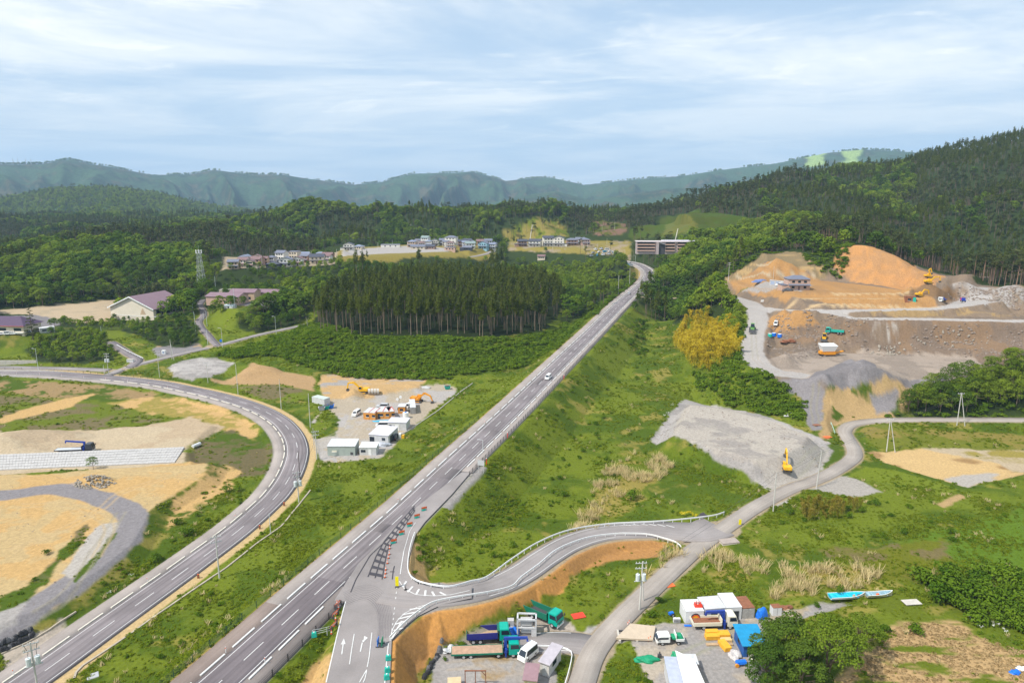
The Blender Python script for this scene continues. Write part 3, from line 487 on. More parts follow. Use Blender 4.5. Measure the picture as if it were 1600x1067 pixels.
# ------------------------------------------------------------------ camera, sun, sky, haze
cam = bpy.data.cameras.new('camera'); cam.lens = 36*FO/1600; cam.sensor_width = 36; cam.clip_start = 1; cam.clip_end = 40000
co = link('camera', cam, loc=(0, 0, CH)); co.rotation_euler = (math.pi/2-PT, 0, 0); SC.camera = co
SUN_AZ, SUN_EL = math.atan2(-.86, -.50), rad(52)
sl = bpy.data.lights.new('sun', 'SUN'); sl.energy = 4.5; sl.angle = rad(1.5); sl.color = (1, .955, .88)
so = link('sun', sl); d = np.array([math.sin(SUN_AZ)*math.cos(SUN_EL), math.cos(SUN_AZ)*math.cos(SUN_EL), math.sin(SUN_EL)])
from mathutils import Vector
so.rotation_euler = Vector(-d).to_track_quat('-Z', 'Y').to_euler()
W = bpy.data.worlds.new('World'); SC.world = W; W.use_nodes = True; nt = W.node_tree; nt.nodes.clear(); N = nt.nodes.new; L = nt.links.new
def M(op, a, b=None, c=None):
    n = N('ShaderNodeMath'); n.operation = op
    for k, v in enumerate((a, b, c)):
        if v is None: continue
        if isinstance(v, (int, float)): n.inputs[k].default_value = v
        else: L(v, n.inputs[k])
    return n.outputs[0]
sky = N('ShaderNodeTexSky'); sky.sky_type = 'NISHITA'; sky.sun_disc = False; sky.sun_elevation = SUN_EL; sky.sun_rotation = SUN_AZ; sky.altitude = 50; sky.air_density = 1.0; sky.dust_density = 1.2; sky.ozone_density = 1.6
bg = N('ShaderNodeBackground'); bg.inputs[1].default_value = .138; wo = N('ShaderNodeOutputWorld')
tc = N('ShaderNodeTexCoord'); sx = N('ShaderNodeSeparateXYZ'); L(tc.outputs['Generated'], sx.inputs[0])
zc = M('ADD', M('MAXIMUM', sx.outputs[2], 0.0), .07); cx = N('ShaderNodeCombineXYZ'); L(M('DIVIDE', sx.outputs[0], zc), cx.inputs[0]); L(M('MULTIPLY', M('DIVIDE', sx.outputs[1], zc), 1.25), cx.inputs[1])
def cl(scale, det, dist, lo, hi, off):
    mp = N('ShaderNodeMapping'); mp.inputs['Location'].default_value = off; L(cx.outputs[0], mp.inputs[0])
    nz = N('ShaderNodeTexNoise'); nz.inputs['Scale'].default_value = scale; nz.inputs['Detail'].default_value = det; nz.inputs['Roughness'].default_value = .58; nz.inputs['Distortion'].default_value = dist; L(mp.outputs[0], nz.inputs['Vector'])
    mr = N('ShaderNodeMapRange'); mr.interpolation_type = 'SMOOTHSTEP'; mr.inputs[1].default_value = lo; mr.inputs[2].default_value = hi; L(nz.outputs['Fac'], mr.inputs[0]); return mr.outputs[0]
big = cl(.42, 7, .5, .37, .64, (1.3, .4, 0)); wis = cl(1.3, 9, 1.2, .52, .78, (4.2, 2.0, 0))
cm = M('MINIMUM', M('ADD', M('MULTIPLY', big, .85), M('MULTIPLY', wis, .5)), .92)
elev = N('ShaderNodeMapRange'); elev.interpolation_type = 'SMOOTHSTEP'; elev.inputs[1].default_value = .02; elev.inputs[2].default_value = .22; L(sx.outputs[2], elev.inputs[0])
cm = M('MULTIPLY', cm, M('ADD', M('MULTIPLY', elev.outputs[0], .75), .25))
hz = N('ShaderNodeMapRange'); hz.interpolation_type = 'SMOOTHSTEP'; hz.inputs[1].default_value = .0; hz.inputs[2].default_value = .45; hz.inputs[3].default_value = .92; hz.inputs[4].default_value = .62; L(sx.outputs[2], hz.inputs[0])
m0 = N('ShaderNodeMix'); m0.data_type = 'RGBA'; L(hz.outputs[0], m0.inputs[0]); L(sky.outputs[0], m0.inputs[6]); m0.inputs[7].default_value = (3.75, 4.9, 6.2, 1)
m1 = N('ShaderNodeMix'); m1.data_type = 'RGBA'; L(cm, m1.inputs[0]); L(m0.outputs[2], m1.inputs[6]); m1.inputs[7].default_value = (7.7, 7.8, 7.6, 1)
L(m1.outputs[2], bg.inputs[0]); L(bg.outputs[0], wo.inputs[0])
hm, n, N2, L2 = node_mat('haze air'); o = N2('ShaderNodeOutputMaterial'); pv = N2('ShaderNodeVolumePrincipled'); pv.inputs['Color'].default_value = (.50, .74, 1.0, 1); pv.inputs['Density'].default_value = 9.6e-5; pv.inputs['Anisotropy'].default_value = .0; L2(pv.outputs[0], o.inputs['Volume'])
def boxmesh(name, x0, x1, y0, y1, z0, z1, m):
    v = [(x, y, z) for z in (z0, z1) for y in (y0, y1) for x in (x0, x1)]
    return mk_mesh(name, v, [(0, 2, 3, 1), (4, 5, 7, 6), (0, 1, 5, 4), (2, 6, 7, 3), (0, 4, 6, 2), (1, 3, 7, 5)], [m])
link('haze', boxmesh('haze', -7300, 7300, -7300, 7300, -9, 560, hm), kind='stuff')
SC.view_settings.view_transform = 'Standard'; SC.view_settings.look = 'None'; SC.view_settings.exposure = 0.20; SC.view_settings.gamma = 1
cy = SC.cycles; cy.use_denoising = True; cy.max_bounces = 5; cy.diffuse_bounces = 2; cy.glossy_bounces = 2; cy.transmission_bounces = 3; cy.transparent_max_bounces = 8; cy.volume_bounces = 0
cy.use_adaptive_sampling = True; cy.adaptive_threshold = .015
try: cy.denoiser = 'OPENIMAGEDENOISE'
except Exception: pass
# ------------------------------------------------------------------ plant prototypes
LM = dict(
 cedar=leaf_mat('cedar needles', (.042, .068, .011), (.150, .178, .026)),
 broad=leaf_mat('broad leaves', (.060, .130, .014), (.200, .285, .030)),
 broadl=leaf_mat('lime broad leaves', (.095, .165, .016), (.265, .335, .034)), broadd=leaf_mat('deep green broad leaves', (.040, .095, .014), (.130, .195, .026)),  # lime and deep green leaf tones, mixed by patch
 pine=leaf_mat('pine needles', (.048, .075, .028), (.130, .142, .048)),
 shrub=leaf_mat('shrub leaves', (.050, .115, .009), (.155, .235, .018)),
 grass=leaf_mat('grass blades', (.095, .150, .008), (.24, .28, .022), .3),
 reed=leaf_mat('dry reed blades', (.52, .42, .21), (.74, .61, .33), .4),
 under=leaf_mat('undergrowth leaves', (.070, .140, .010), (.190, .270, .022)),
 bamboo=leaf_mat('yellowing bamboo leaves', (.48, .36, .018), (.74, .58, .055), .4),
 bamboo_green=leaf_mat('olive bamboo leaves', (.20, .19, .025), (.40, .31, .06), .35),
 bloom=leaf_mat('yellow blossom', (.55, .45, .02), (.70, .60, .05), .2),
 white=leaf_mat('white blossom', (.55, .55, .48), (.75, .75, .70), .2))
BARK = mat('bark', (.17, .125, .09), .9, var=.3, scale=3); BARKP = mat('pine bark', (.27, .165, .11), .9, var=.3, scale=3); BARKC = mat('cedar bark', (.25, .185, .135), .9, var=.3, scale=3)
def quads(c, nrm, sz, asp=.6, r=rng):
    n = len(c); nrm = nrm/(np.linalg.norm(nrm, axis=1)[:, None]+1e-9); a = np.cross(nrm, r.normal(size=(n, 3))); a /= np.linalg.norm(a, axis=1)[:, None]+1e-9
    b = np.cross(nrm, a); s = sz*(.7+.6*r.random((n, 1))); a = a*s*.5; b = b*s*.5*asp
    bend = nrm*s*.12
    return np.stack([c-a-bend, c-b*1.0+bend, c+a-bend, c+b+bend], 1).reshape(-1, 3), np.arange(4*n).reshape(-1, 4)
def blob_leaves(cs, rs, n, sz, squash=.75, up=.55, droop=0., r=rng):
    cs = np.asarray(cs, float); rs = np.asarray(rs, float); w = rs**2; k = r.choice(len(cs), n, p=w/w.sum())
    d = r.normal(size=(n, 3)); d /= np.linalg.norm(d, axis=1)[:, None]; d[:, 2] = np.where(d[:, 2] < -.35, -d[:, 2], d[:, 2])
    rr = rs[k][:, None]*(.62+.42*r.random((n, 1))); c = cs[k]+d*rr*np.array([1, 1, squash])
    nrm = d*.8+np.array([0, 0, up])+r.normal(size=(n, 3))*.38; return quads(c, nrm, sz, r=r)
def trunk_geo(paths, n=6):
    V = []; Fq = []
    for pth in paths:
        p = np.asarray([q[:3] for q in pth], float); rr = [q[3] for q in pth]; b0 = len(V)
        for k, q in enumerate(p):
            t = p[min(k+1, len(p)-1)]-p[max(k-1, 0)]; t /= np.linalg.norm(t)+1e-9; u = np.cross(t, [0.3, .9, .1]); u /= np.linalg.norm(u); w = np.cross(t, u)
            for m in range(n): an = 2*math.pi*m/n; V.append(q+(u*math.cos(an)+w*math.sin(an))*rr[k])
        for k in range(len(p)-1):
            for m in range(n): Fq.append((b0+k*n+m, b0+k*n+(m+1) % n, b0+(k+1)*n+(m+1) % n, b0+(k+1)*n+m))
    return np.array(V), np.array(Fq)
PROTO = {}
def proto(kind, crown, trunk, lm, bm):
    """crown=(V,F) trunk=(V,F); keeps separate and joined meshes"""
    i = len(PROTO.setdefault(kind, [])); cm_ = mk_mesh(kind+'_crown', crown[0], crown[1], [lm]); tm = mk_mesh(kind+'_trunk', trunk[0], trunk[1], [bm], smooth=True) if trunk is not None else None
    if trunk is not None:
        V = np.vstack([crown[0], trunk[0]]); Fq = np.vstack([crown[1], trunk[1]+len(crown[0])]); jm = mk_mesh(kind+'_whole', V, Fq, [lm, bm], np.r_[np.zeros(len(crown[1]), int), np.ones(len(trunk[1]), int)])
    else: jm = cm_
    PROTO[kind].append((cm_, tm, jm))
def U(a, b): return float(rng.uniform(a, b))
for lo in (0, 1):
    for v in range(4):                     # cedar: tall bare stem and narrow pointed crown
        h = U(19, 24); cb = h*U(.48, .6); cs = []; rs = []
        for k in range(11):
            t = k/10; z = cb+(h-cb-.4)*t; R = (1-t**1.6)**.8*1.75+.32
            for m in range(3 if t < .8 else 1): a = U(0, 6.28); cs.append((math.cos(a)*R*.45, math.sin(a)*R*.45, z+U(-.3, .3))); rs.append(R*U(.55, .8))
        cr = blob_leaves(cs, rs, 240 if lo else 700, 1.0 if lo else .70, 1.0, .45)
        tr = trunk_geo([[(0, 0, -1, .22), (U(-.1, .1), 0, h*.5, .15), (0, 0, h*.96, .03)]], 5)
        proto('cedar_far' if lo else 'cedar', cr, tr, LM['cedar'], BARK if lo else BARKC)
    for v in range(5):                     # broadleaf: several clumps on forking limbs
        h = U(8.5, 12); nb = 11; cs = []; rs = []; paths = [[(0, 0, -1, .22), (U(-.2, .2), U(-.2, .2), h*.35, .17), (U(-.4, .4), U(-.4, .4), h*.7, .08)]]
        for k in range(nb):
            a = k*2.4+U(-.4, .4); t = (k+.5)/nb; R = h*.34*math.sqrt(1-t*.75)*U(.75, 1.1); z = h*(.36+.52*t)+U(-.3, .3); p = (math.cos(a)*R, math.sin(a)*R, z); cs.append(p); rs.append(h*U(.15, .21))
            if k % 2: paths.append([(0, 0, h*.33, .11), (p[0]*.5, p[1]*.5, z*.75, .07), (p[0]*.9, p[1]*.9, z, .03)])
        cs.append((0, 0, h*.86)); rs.append(h*.2)
        cr, tr = blob_leaves(cs, rs, 300 if lo else 1300, 1.15 if lo else .52, .72, .6), trunk_geo(paths, 5)
        for sfx in ('', 'l', 'd'): proto('broad'+sfx+('_far' if lo else ''), cr, tr, LM['broad'+sfx], BARK)
    for v in range(4):                     # red pine: long bare stem, flat layered crown
        h = U(13, 17); cs = []; rs = []; paths = [[(0, 0, -1, .2), (U(-.4, .4), U(-.4, .4), h*.5, .15), (U(-.5, .5), U(-.5, .5), h*.93, .05)]]
        for k in range(8):
            a = U(0, 6.28); z = h*U(.66, .98); R = U(.4, 2.3)*(1.15-(z/h-.66)*2); p = (math.cos(a)*R, math.sin(a)*R, z); cs.append(p); rs.append(U(.9, 1.5)); paths.append([(0, 0, z*.92, .06), (p[0]*.9, p[1]*.9, z, .03)])
        proto('pine_far' if lo else 'pine', blob_leaves(cs, rs, 170 if lo else 520, 1.0 if lo else .55, .5, .8), trunk_geo(paths, 5), LM['pine'], BARK if lo else BARKP)
for v in range(4):                         # shrub
    cs = []; rs = []
    for k in range(7): a = U(0, 6.28); R = U(0, .8); cs.append((math.cos(a)*R, math.sin(a)*R, U(.35, .9))); rs.append(U(.4, .65))
    proto('shrub', blob_leaves(cs, rs, 330, .24, .8, .5), trunk_geo([[(0, 0, -.3, .05), (.1, 0, .7, .02)], [(0, 0, -.2, .04), (-.3, .2, .8, .02)]], 4), LM['shrub'], BARK)
for v in range(3):
    cs = [(U(-1, 1), U(-1, 1), U(.3, .8)) for k in range(7)]; rs = [U(.45, .8) for k in cs]
    cr = blob_leaves(cs, rs, 170, .5, .8, .6); proto('scrub', cr, None, LM['under'], None)
def tuft(n, hmin, hmax, spread, w, lean, lm, kind):
    V = []; 
    for k in range(n):
        a = U(0, 6.28); R = spread*math.sqrt(U(0, 1)); x, y = math.cos(a)*R, math.sin(a)*R; h = U(hmin, hmax); b = U(0, 6.28); ln = h*U(.1, lean); p, q = math.cos(b), math.sin(b); ux, uy = -q*w/2, p*w/2
        V += [(x-ux, y-uy, -.05), (x+ux, y+uy, -.05), (x+p*ln+ux*.5, y+q*ln+uy*.5, h), (x+p*ln-ux*.5, y+q*ln-uy*.5, h)]
    proto(kind, (np.array(V), np.arange(len(V)).reshape(-1, 4)), None, lm, None)
for v in range(4): cs = [(U(-.4, .4), U(-.4, .4), .06) for k in range(5)]; proto('tuft', blob_leaves(cs, [U(.16, .3) for k in cs], 30, .26, .7, .9), None, LM['grass'], None)
for v in range(3): tuft(18, .9, 1.9, .6, .13, 1.0, LM['reed'], 'reed')
for v in range(3): proto('hay', blob_leaves([(U(-.4, .4), U(-.4, .4), .03) for k in range(5)], [.28]*5, 34, .3, .3, 1.0), None, leaf_mat('cut hay', (.26, .175, .075), (.46, .33, .17), .1), None)
for v in range(3): tuft(16, .4, .9, .5, .14, 1.2, LM['reed'], 'straw')
for kind, lm in (('bamboo', 'bamboo'), ('bamboo_olive', 'bamboo_green')):
    for v in range(4):                     # arching culm with plume of leaves
        h = U(7, 9.5) if kind == 'bamboo' else U(3.2, 4.6); a = U(0, 6.28); ln = h*U(.15, .35); n = 400; t = rng.random(n)**.7*.8+.2; ax = np.stack([math.cos(a)*ln*t**2, math.sin(a)*ln*t**2, h*(t-.12*t**3)], 1)
        c = ax+rng.normal(size=(n, 3))*(np.array([.62, .62, .34])*h/8)*(1.25-t[:, None]*.6); nrm = rng.normal(size=(n, 3))*.6+np.array([0, 0, .6])
        pth = [(math.cos(a)*ln*q**2, math.sin(a)*ln*q**2, h*(q-.12*q**3), .05*(1.05-q)) for q in np.linspace(0, 1, 6)]; pth[0] = (0, 0, -.3, .05)
        proto(kind, quads(c, nrm, .55*h/8, .4), trunk_geo([pth], 4), LM[lm], mat('bamboo culm', (.30, .26, .06), .5))
for v in range(2): proto('bloom', blob_leaves([(U(-.6, .6), U(-.6, .6), U(.5, .9)) for k in range(6)], [.35]*6, 160, .2), None, LM['bloom'], None)
for v in range(2): proto('bloomw', blob_leaves([(U(-.6, .6), U(-.6, .6), U(.5, .8)) for k in range(5)], [.2]*5, 40, .2), None, LM['white'], None)
for kind, lm, dens in (('bigd', 'broadd', 6500), ('bigl', 'broadl', 3600)):
    h = 11.; cs = []; rs = []; paths = [[(0, 0, -1, .32), (.2, .1, 2.2, .26), (.5, .2, 4.0, .16)], [(0, 0, 1.6, .2), (-1.0, .5, 4.5, .13), (-1.8, .8, 7, .05)], [(.2, .1, 2.2, .2), (1.6, -.6, 4.6, .12), (3., -1., 6.6, .05)]]
    for k in range(30):
        a = k*2.4+U(-.3, .3); t = (k+.5)/30; R = 4.6*math.sqrt(t)*U(.85, 1.1); z = (6.2 if kind == 'bigl' else 5.4)+(3.2 if kind == 'bigl' else 4.2)*(1-t)*U(.7, 1.1)-(0 if kind == 'bigl' else 2.6*t)+U(-.5, .5); p = (math.cos(a)*R, math.sin(a)*R, z); cs.append(p); rs.append(U(.9, 1.5)); paths.append([(p[0]*.2, p[1]*.2, z*.62, .07), (p[0]*.6, p[1]*.6, z*.85, .05), (p[0], p[1], z, .02)])
    proto(kind, blob_leaves(cs, rs, dens, .34, .6, .6), trunk_geo(paths, 6), LM[lm], BARK)
PCOL = {}
def pcol(kind):
    if kind not in PCOL:
        c = bpy.data.collections.new('plants '+kind)
        for k, q in enumerate(PROTO[kind]): c.objects.link(bpy.data.objects.new('%s_sprig_%d' % (kind, k), q[2]))
        PCOL[kind] = c
    return PCOL[kind]
def scatter(name, kind, pts, scl, **props):
    if len(pts) == 0: return
    n = len(pts); me = mk_mesh(name, pts, np.zeros((0, 4), int)); 
    for nm, ty, val in (('rot', 'FLOAT', rng.uniform(0, 6.28, n)), ('scl', 'FLOAT', scl), ('pick', 'INT', rng.integers(0, len(PROTO[kind]), n))):
        at = me.attributes.new(nm, ty, 'POINT'); at.data.foreach_set('value', np.asarray(val, np.int32 if ty == 'INT' else np.float32))
    o = link(name, me, kind='stuff', **props); md = o.modifiers.new('scatter', 'NODES'); ng = bpy.data.node_groups.new('scatter '+name, 'GeometryNodeTree'); md.node_group = ng
    ng.interface.new_socket('Geometry', in_out='INPUT', socket_type='NodeSocketGeometry'); ng.interface.new_socket('Geometry', in_out='OUTPUT', socket_type='NodeSocketGeometry')
    A = ng.nodes.new; Lk = ng.links.new; gi = A('NodeGroupInput'); go = A('NodeGroupOutput'); ip = A('GeometryNodeInstanceOnPoints'); ci = A('GeometryNodeCollectionInfo')
    ci.inputs['Collection'].default_value = pcol(kind); ci.inputs['Separate Children'].default_value = True; ci.inputs['Reset Children'].default_value = True; ip.inputs['Pick Instance'].default_value = True
    def na(nm, ty): q = A('GeometryNodeInputNamedAttribute'); q.data_type = ty; q.inputs['Name'].default_value = nm; return q.outputs['Attribute']
    cxz = A('ShaderNodeCombineXYZ'); Lk(na('rot', 'FLOAT'), cxz.inputs[2]); Lk(gi.outputs[0], ip.inputs['Points']); Lk(ci.outputs[0], ip.inputs['Instance']); Lk(cxz.outputs[0], ip.inputs['Rotation']); Lk(na('scl', 'FLOAT'), ip.inputs['Scale']); Lk(na('pick', 'INT'), ip.inputs['Instance Index']); Lk(ip.outputs[0], go.inputs[0])
    return o
# ------------------------------------------------------------------ where plants stand
def grid_lookup(A, x, y):
    r = np.clip(np.hypot(x, y), RR[0], RR[-1]-1e-6); t = np.arctan2(x, y); i = np.clip(np.searchsorted(RR, r)-1, 0, NR-2); j = np.clip(np.searchsorted(TH, t)-1, 0, NT-2); return A[i, j]
def jitter_pts(x0, x1, y0, y1, cell):
    xs, ys = np.meshgrid(np.arange(x0, x1, cell), np.arange(y0, y1, cell)); x = xs.ravel()+rng.uniform(-.5, .5, xs.size)*cell; y = ys.ravel()+rng.uniform(-.5, .5, xs.size)*cell; return x, y
def in_poly(pg, cell, edge=0.):
    pg = np.asarray(pg); c = pg[:, :2]; x, y = jitter_pts(*np.stack([c.min(0), c.max(0)]).T.ravel(), cell); d = poly_sd(x, y, c)+(fbm(x/8, y/8, 2, 5)-.5)*edge; m = d < 0; return np.stack([x[m], y[m], hgt(x[m], y[m])], 1)
ROADS = [(MAIN, 9.5), (LEFT, 9), (SMALL, 4), (RAMP, 5.5), (HILLRD, 4.5), (FRONTAGE, 4.5), (PATHUP, 4), (YARD, 4.5), (TOWNRD, 6), (BRIDGE, 4), (HAUL, 6.5), (SCHOOLRD, 4.5)]
def clear(p, extra=0.):
    m = np.ones(len(p), bool)
    for pl, w in ROADS: m &= line_d(p[:, 0], p[:, 1], pl[::2])[0] > w+extra
    return p[m]
def visible(p, h=8.):                       # not hidden behind the relief
    m = np.zeros(len(p), bool)
    for k in range(0, len(p), 4000):
        q = p[k:k+4000]; t = np.linspace(.25, .985, 60)[None]; x = q[:, :1]*t; y = q[:, 1:2]*t; z = CH+(q[:, 2:3]+h-CH)*t; m[k:k+4000] = (hgt(x, y) < z).all(1)
    return m
def proj(p):
    x, y, z = p[:, 0], p[:, 1], p[:, 2]-CH; f = y*CP_-z*SP; u = y*SP+z*CP_; return 800+FO*x/f, 533.5-FO*u/f, f
# tree regions (photo pixels on the ground; (px, None, range) for far corners)
TREES = {k: [] for k in FOREST}; MASK = []
for kind, lst in FOREST.items():
    for q, cell in lst:
        pg = PGg(*q); MASK.append(pg); p = clear(in_poly(pg, cell, 5)); TREES[kind].append(p)
TREES = {k: np.vstack(v) for k, v in TREES.items()}
# everything farther out is woodland except the clearings
x, y = jitter_pts(-1300, 1400, 380, 1750, 6.3); r = np.hypot(x, y); t = np.degrees(np.arctan2(x, y)); k = (np.abs(t) < 47) & (r > 430) & (r < 1740) & (rng.random(len(x)) < np.clip(1.2-r/2600, .55, 1)); x, y = x[k], y[k]
vg = grid_lookup(VEG, x, y); m = vg > .9
for pg in MASK: m &= poly_sd(x, y, pg) > 2
px_, py_, _f = proj(np.stack([x, y, hgt(x, y)], 1))
notc = ~((px_ > 780)&(px_ < 915)&(py_ > 336)&(py_ < 385)&(np.hypot(x, y) < 900)) & ~((px_ > 985)&(px_ < 1190)&(py_ > 331)&(py_ < 385)&(np.hypot(x, y) < 745)) & ~((px_ > 1105) & (py_ > 470) & (np.hypot(x, y) < 480) )
p = np.stack([x, y, hgt(x, y)], 1)[m & notc]; p = clear(p); p = p[visible(p, 12)]
fk = fbm(p[:, 0]/110, p[:, 1]/110, 4, 131)+.22*(fbm(p[:, 0]/22, p[:, 1]/22, 2, 132)-.5); rr = np.hypot(p[:, 0], p[:, 1]); pxx = proj(p)[0]
# dark conifer plantations on the big hill to the right, pines along the ridges
con = fk > np.where(pxx > 1430, .44, np.where(pxx > 1000, .56, .635)); pin = (fk < .43) & (rr > 500)
FAR = {'cedar': p[con], 'pine': p[pin & ~con], 'broad': p[~con & ~pin]}
skyl = np.vstack([PR(a, q) for a in np.arange(790, 1010, 3.0) for q in rng.uniform(860, 1000, 3)]); skyl[:, 2] = hgt(skyl[:, 0], skyl[:, 1]); FAR['pine'] = np.vstack([FAR['pine'], clear(skyl)])
def cull(p):
    if len(p) == 0: return p
    a, b, f = proj(p); r = np.hypot(p[:, 0], p[:, 1]); m = ((a > 340)&(a < 528)&(r > 500)&(r < 640)) | ((a > 515)&(a < 782)&(r > 575)&(r < 770)) | ((a > 790)&(a < 990)&(r > 640)&(r < 780)); return p[~m | (rng.random(len(p)) < np.where((a < 528)&(r < 578), .95, .12))]
TREES['broad'] = cull(TREES['broad']); FAR = {k_: cull(v) for k_, v in FAR.items()}
# ------------------------------------------------------------------ the trees seen largest become things, the rest of each wood one mass
zb = np.full((172, 258), 1e9)
def pick(cands, n, top, wid):               # front to back on a coarse depth map
    out = []; px, py, f = proj(cands); px2, py2, _ = proj(cands+np.array([0, 0, top]))
    for k in np.argsort(f):
        x0, x1 = int((px[k]-wid*FO/f[k]/2)/6.25), int((px[k]+wid*FO/f[k]/2)/6.25)+1; y0, y1 = int(py2[k]/6.25), int(py[k]/6.25)+1
        x0, y0, x1, y1 = max(x0, 0), max(y0, 0), min(x1, 257), min(y1, 171)
        if x1 <= x0 or y1 <= y0: continue
        s = zb[y0:y1, x0:x1]; fr = (s > f[k]-3).mean()
        if fr > .30 and len(out) < n: out.append(k)
        np.minimum(s, f[k], out=s)
    return np.array(out, int)
BITS = {}
def tree_thing(name, kind, p, scl, label, cat, group, rz=None, part_names=('trunk', 'crown'), v=None, tilt=None):
    cm_, tm, jm = PROTO[kind][rng.integers(0, len(PROTO[kind])) if v is None else v]
    o = link(name, None, loc=p, rz=U(0, 6.28) if rz is None else rz, label=label, category=cat, group=group); o.scale = (scl*U(.92, 1.08), scl*U(.92, 1.08), scl)
    if tm: link(part_names[0], tm, o)
    link(part_names[1], cm_, o); return o
def region_of(p):
    a, b, f = proj(p[None]); return a[0], b[0], f[0]
LAB = {
 'cedar': ('cedar_tree', 'tall dark cedar with bare lower stem in the dense stand left of the main road', 'tree', 'cedars of the dense central stand', 22, 3.4, 1.0),
 'pine': ('pine_tree', 'tall red pine with bare trunk on the ridge above the orange cut hill', 'tree', 'pines above the quarry', 15, 4, 1.0)}
for kind in ('cedar', 'pine'):
    nm, lab, cat, grp, top, wid, s = LAB[kind]; T = TREES[kind]; k = pick(T, 300, top, wid); rest = np.ones(len(T), bool); rest[k] = False
    for q in T[k]: tree_thing(nm, kind, q, U(.86, 1.12)*(1 if kind != 'cedar' else 1-.3*float(sstep(proj(q[None])[0], 760, 890)[0])-.2*float(sstep(-proj(q[None])[0], -545, -490)[0])), lab, cat, grp)
    FAR[kind] = np.vstack([FAR[kind], T[rest]]) if kind != 'cedar' else np.vstack([FAR[kind], T[rest]])
def broad_label(q):
    a, b, f = region_of(q)
    if a < 190 and b > 505: return 'bushy green tree in the clump on the bank below the purple roofed school', 'trees on the school bank'
    if a < 320 and b > 495: return 'bushy green tree on the slope in front of the large cream hall', 'trees in front of the hall'
    if a < 490 and b > 462 and a > 360: return 'bushy green tree on the bank above the narrow hillside road', 'trees above the hillside road'
    if a < 330: return 'broadleaf tree at the wood edge behind the school ground and hall', 'trees behind the school'
    if a < 500: return 'broadleaf tree in the wood between the mast and the hillside houses', 'trees below the hillside houses'
    if a < 1000 : return 'bright broadleaf tree in the wood along the left side of the main road', 'trees left of the main road'
    if a < 1165 and b > 462 and f < 420: return 'dark leafy tree behind the yellow bamboo grove', 'trees behind the bamboo'
    if b > 520: return 'dense broadleaf tree on the hillside between quarry and field road', 'trees below the quarry'
    return 'dark broadleaf tree on the hill right of the main road bend', 'trees right of the road bend'
def bkind(p):
    n = fbm(p[:, 0]/38, p[:, 1]/38, 3, 141)+.35*(rng.random(len(p))-.5); return np.where(n > .56, 'broadl', np.where(n < .44, 'broadd', 'broad'))
def bscale(p):
    a, b, f = proj(p); r = np.hypot(p[:, 0], p[:, 1]); s = np.full(len(p), 1.0); s[(a > 328)&(a < 1000)&(r > 430)&(r < 760)] = .62; s[(a > 340)&(a < 528)&(r > 500)&(r < 580)] = .46; s[(b > 495)&(f < 440)] = .68; s[(a < 330)&(b > 496)] = .44; s[(a > 185)&(a < 262)&(b > 496)] = .34; s[(a > 1390)&(b > 540)] = .8; return s*rng.uniform(.85, 1.15, len(p))
T = TREES['broad']; k = pick(T, 300, 9, 7); rest = np.ones(len(T), bool); rest[k] = False
for q in T[k]:
    lab, grp = broad_label(q); a, b, f = region_of(q); s = float(bscale(q[None])[0]); tree_thing('broadleaf_tree', bkind(q[None])[0], q, s, lab, 'tree', grp)
FAR['broad'] = np.vstack([FAR['broad'], T[rest]])
bk = bkind(FAR['broad']); bs_ = bscale(FAR['broad'])
for sfx, nm in (('broad', 'broadleaf_forest'), ('broadl', 'light_forest'), ('broadd', 'deep_green_forest')): scatter(nm, sfx+'_far', FAR['broad'][bk == sfx], bs_[bk == sfx]*1.08)
for kind, nm in (('cedar', 'cedar_forest'), ('pine', 'pine_forest')):
    q = FAR[kind]; scatter(nm, kind+'_far', q, (bscale(q) if kind == 'broad' else rng.uniform(.75, 1.15, len(q)))*{'cedar': .78, 'pine': 1.0, 'broad': 1.08}[kind])
# ------------------------------------------------------------------ undergrowth, grass, reeds
UND = [([(338, 552), (365, 560), (420, 556), (470, 571), (560, 592), (700, 592), (800, 577), (866, 545), (862, 520), (800, 529), (700, 530), (560, 527), (486, 508), (400, 538)], 1.9),
 ([(1086, 582), (1150, 588), (1192, 582), (1232, 610), (1258, 632), (1262, 662), (1200, 646), (1130, 626), (1088, 608)], 2.0),
 ([(1130, 500), (1166, 500), (1160, 560), (1176, 572), (1150, 588), (1120, 590)], 2.0), ([(1260, 400), (1300, 420), (1316, 440), (1290, 432), (1262, 412), (1240, 392)], 2.2), ([(1040, 474), (1030, 455), (1128, 440), (1150, 424), (1232, 393), (1180, 405), (1100, 440)], 2.2),
 ([(860, 520), (905, 497), (990, 437), (1000, 445), (905, 510), (868, 548)], 2.4), ([(1270, 400), (1335, 380), (1320, 430), (1300, 420)], 2.2), ([(1400, 652), (1410, 636), (1442, 612), (1480, 600), (1530, 582), (1600, 562), (1700, 540), (1700, 650), (1600, 655), (1500, 656)], 2.6), ([(1290, 662), (1400, 640), (1420, 655), (1320, 662)], 2.6), ([(-80, 472), (180, 462), (180, 467), (60, 477), (-80, 482)], 2.5)]
p = np.vstack([in_poly(PGg(*q), c, 4) for q, c in UND]); p = clear(p, -3.); p = p[visible(p, 2)]
for pl, w in ROADS: p = p[line_d(p[:, 0], p[:, 1], pl[::2])[0] > w-1]
scatter('undergrowth', 'scrub', p, rng.uniform(.6, 1.7, len(p)))
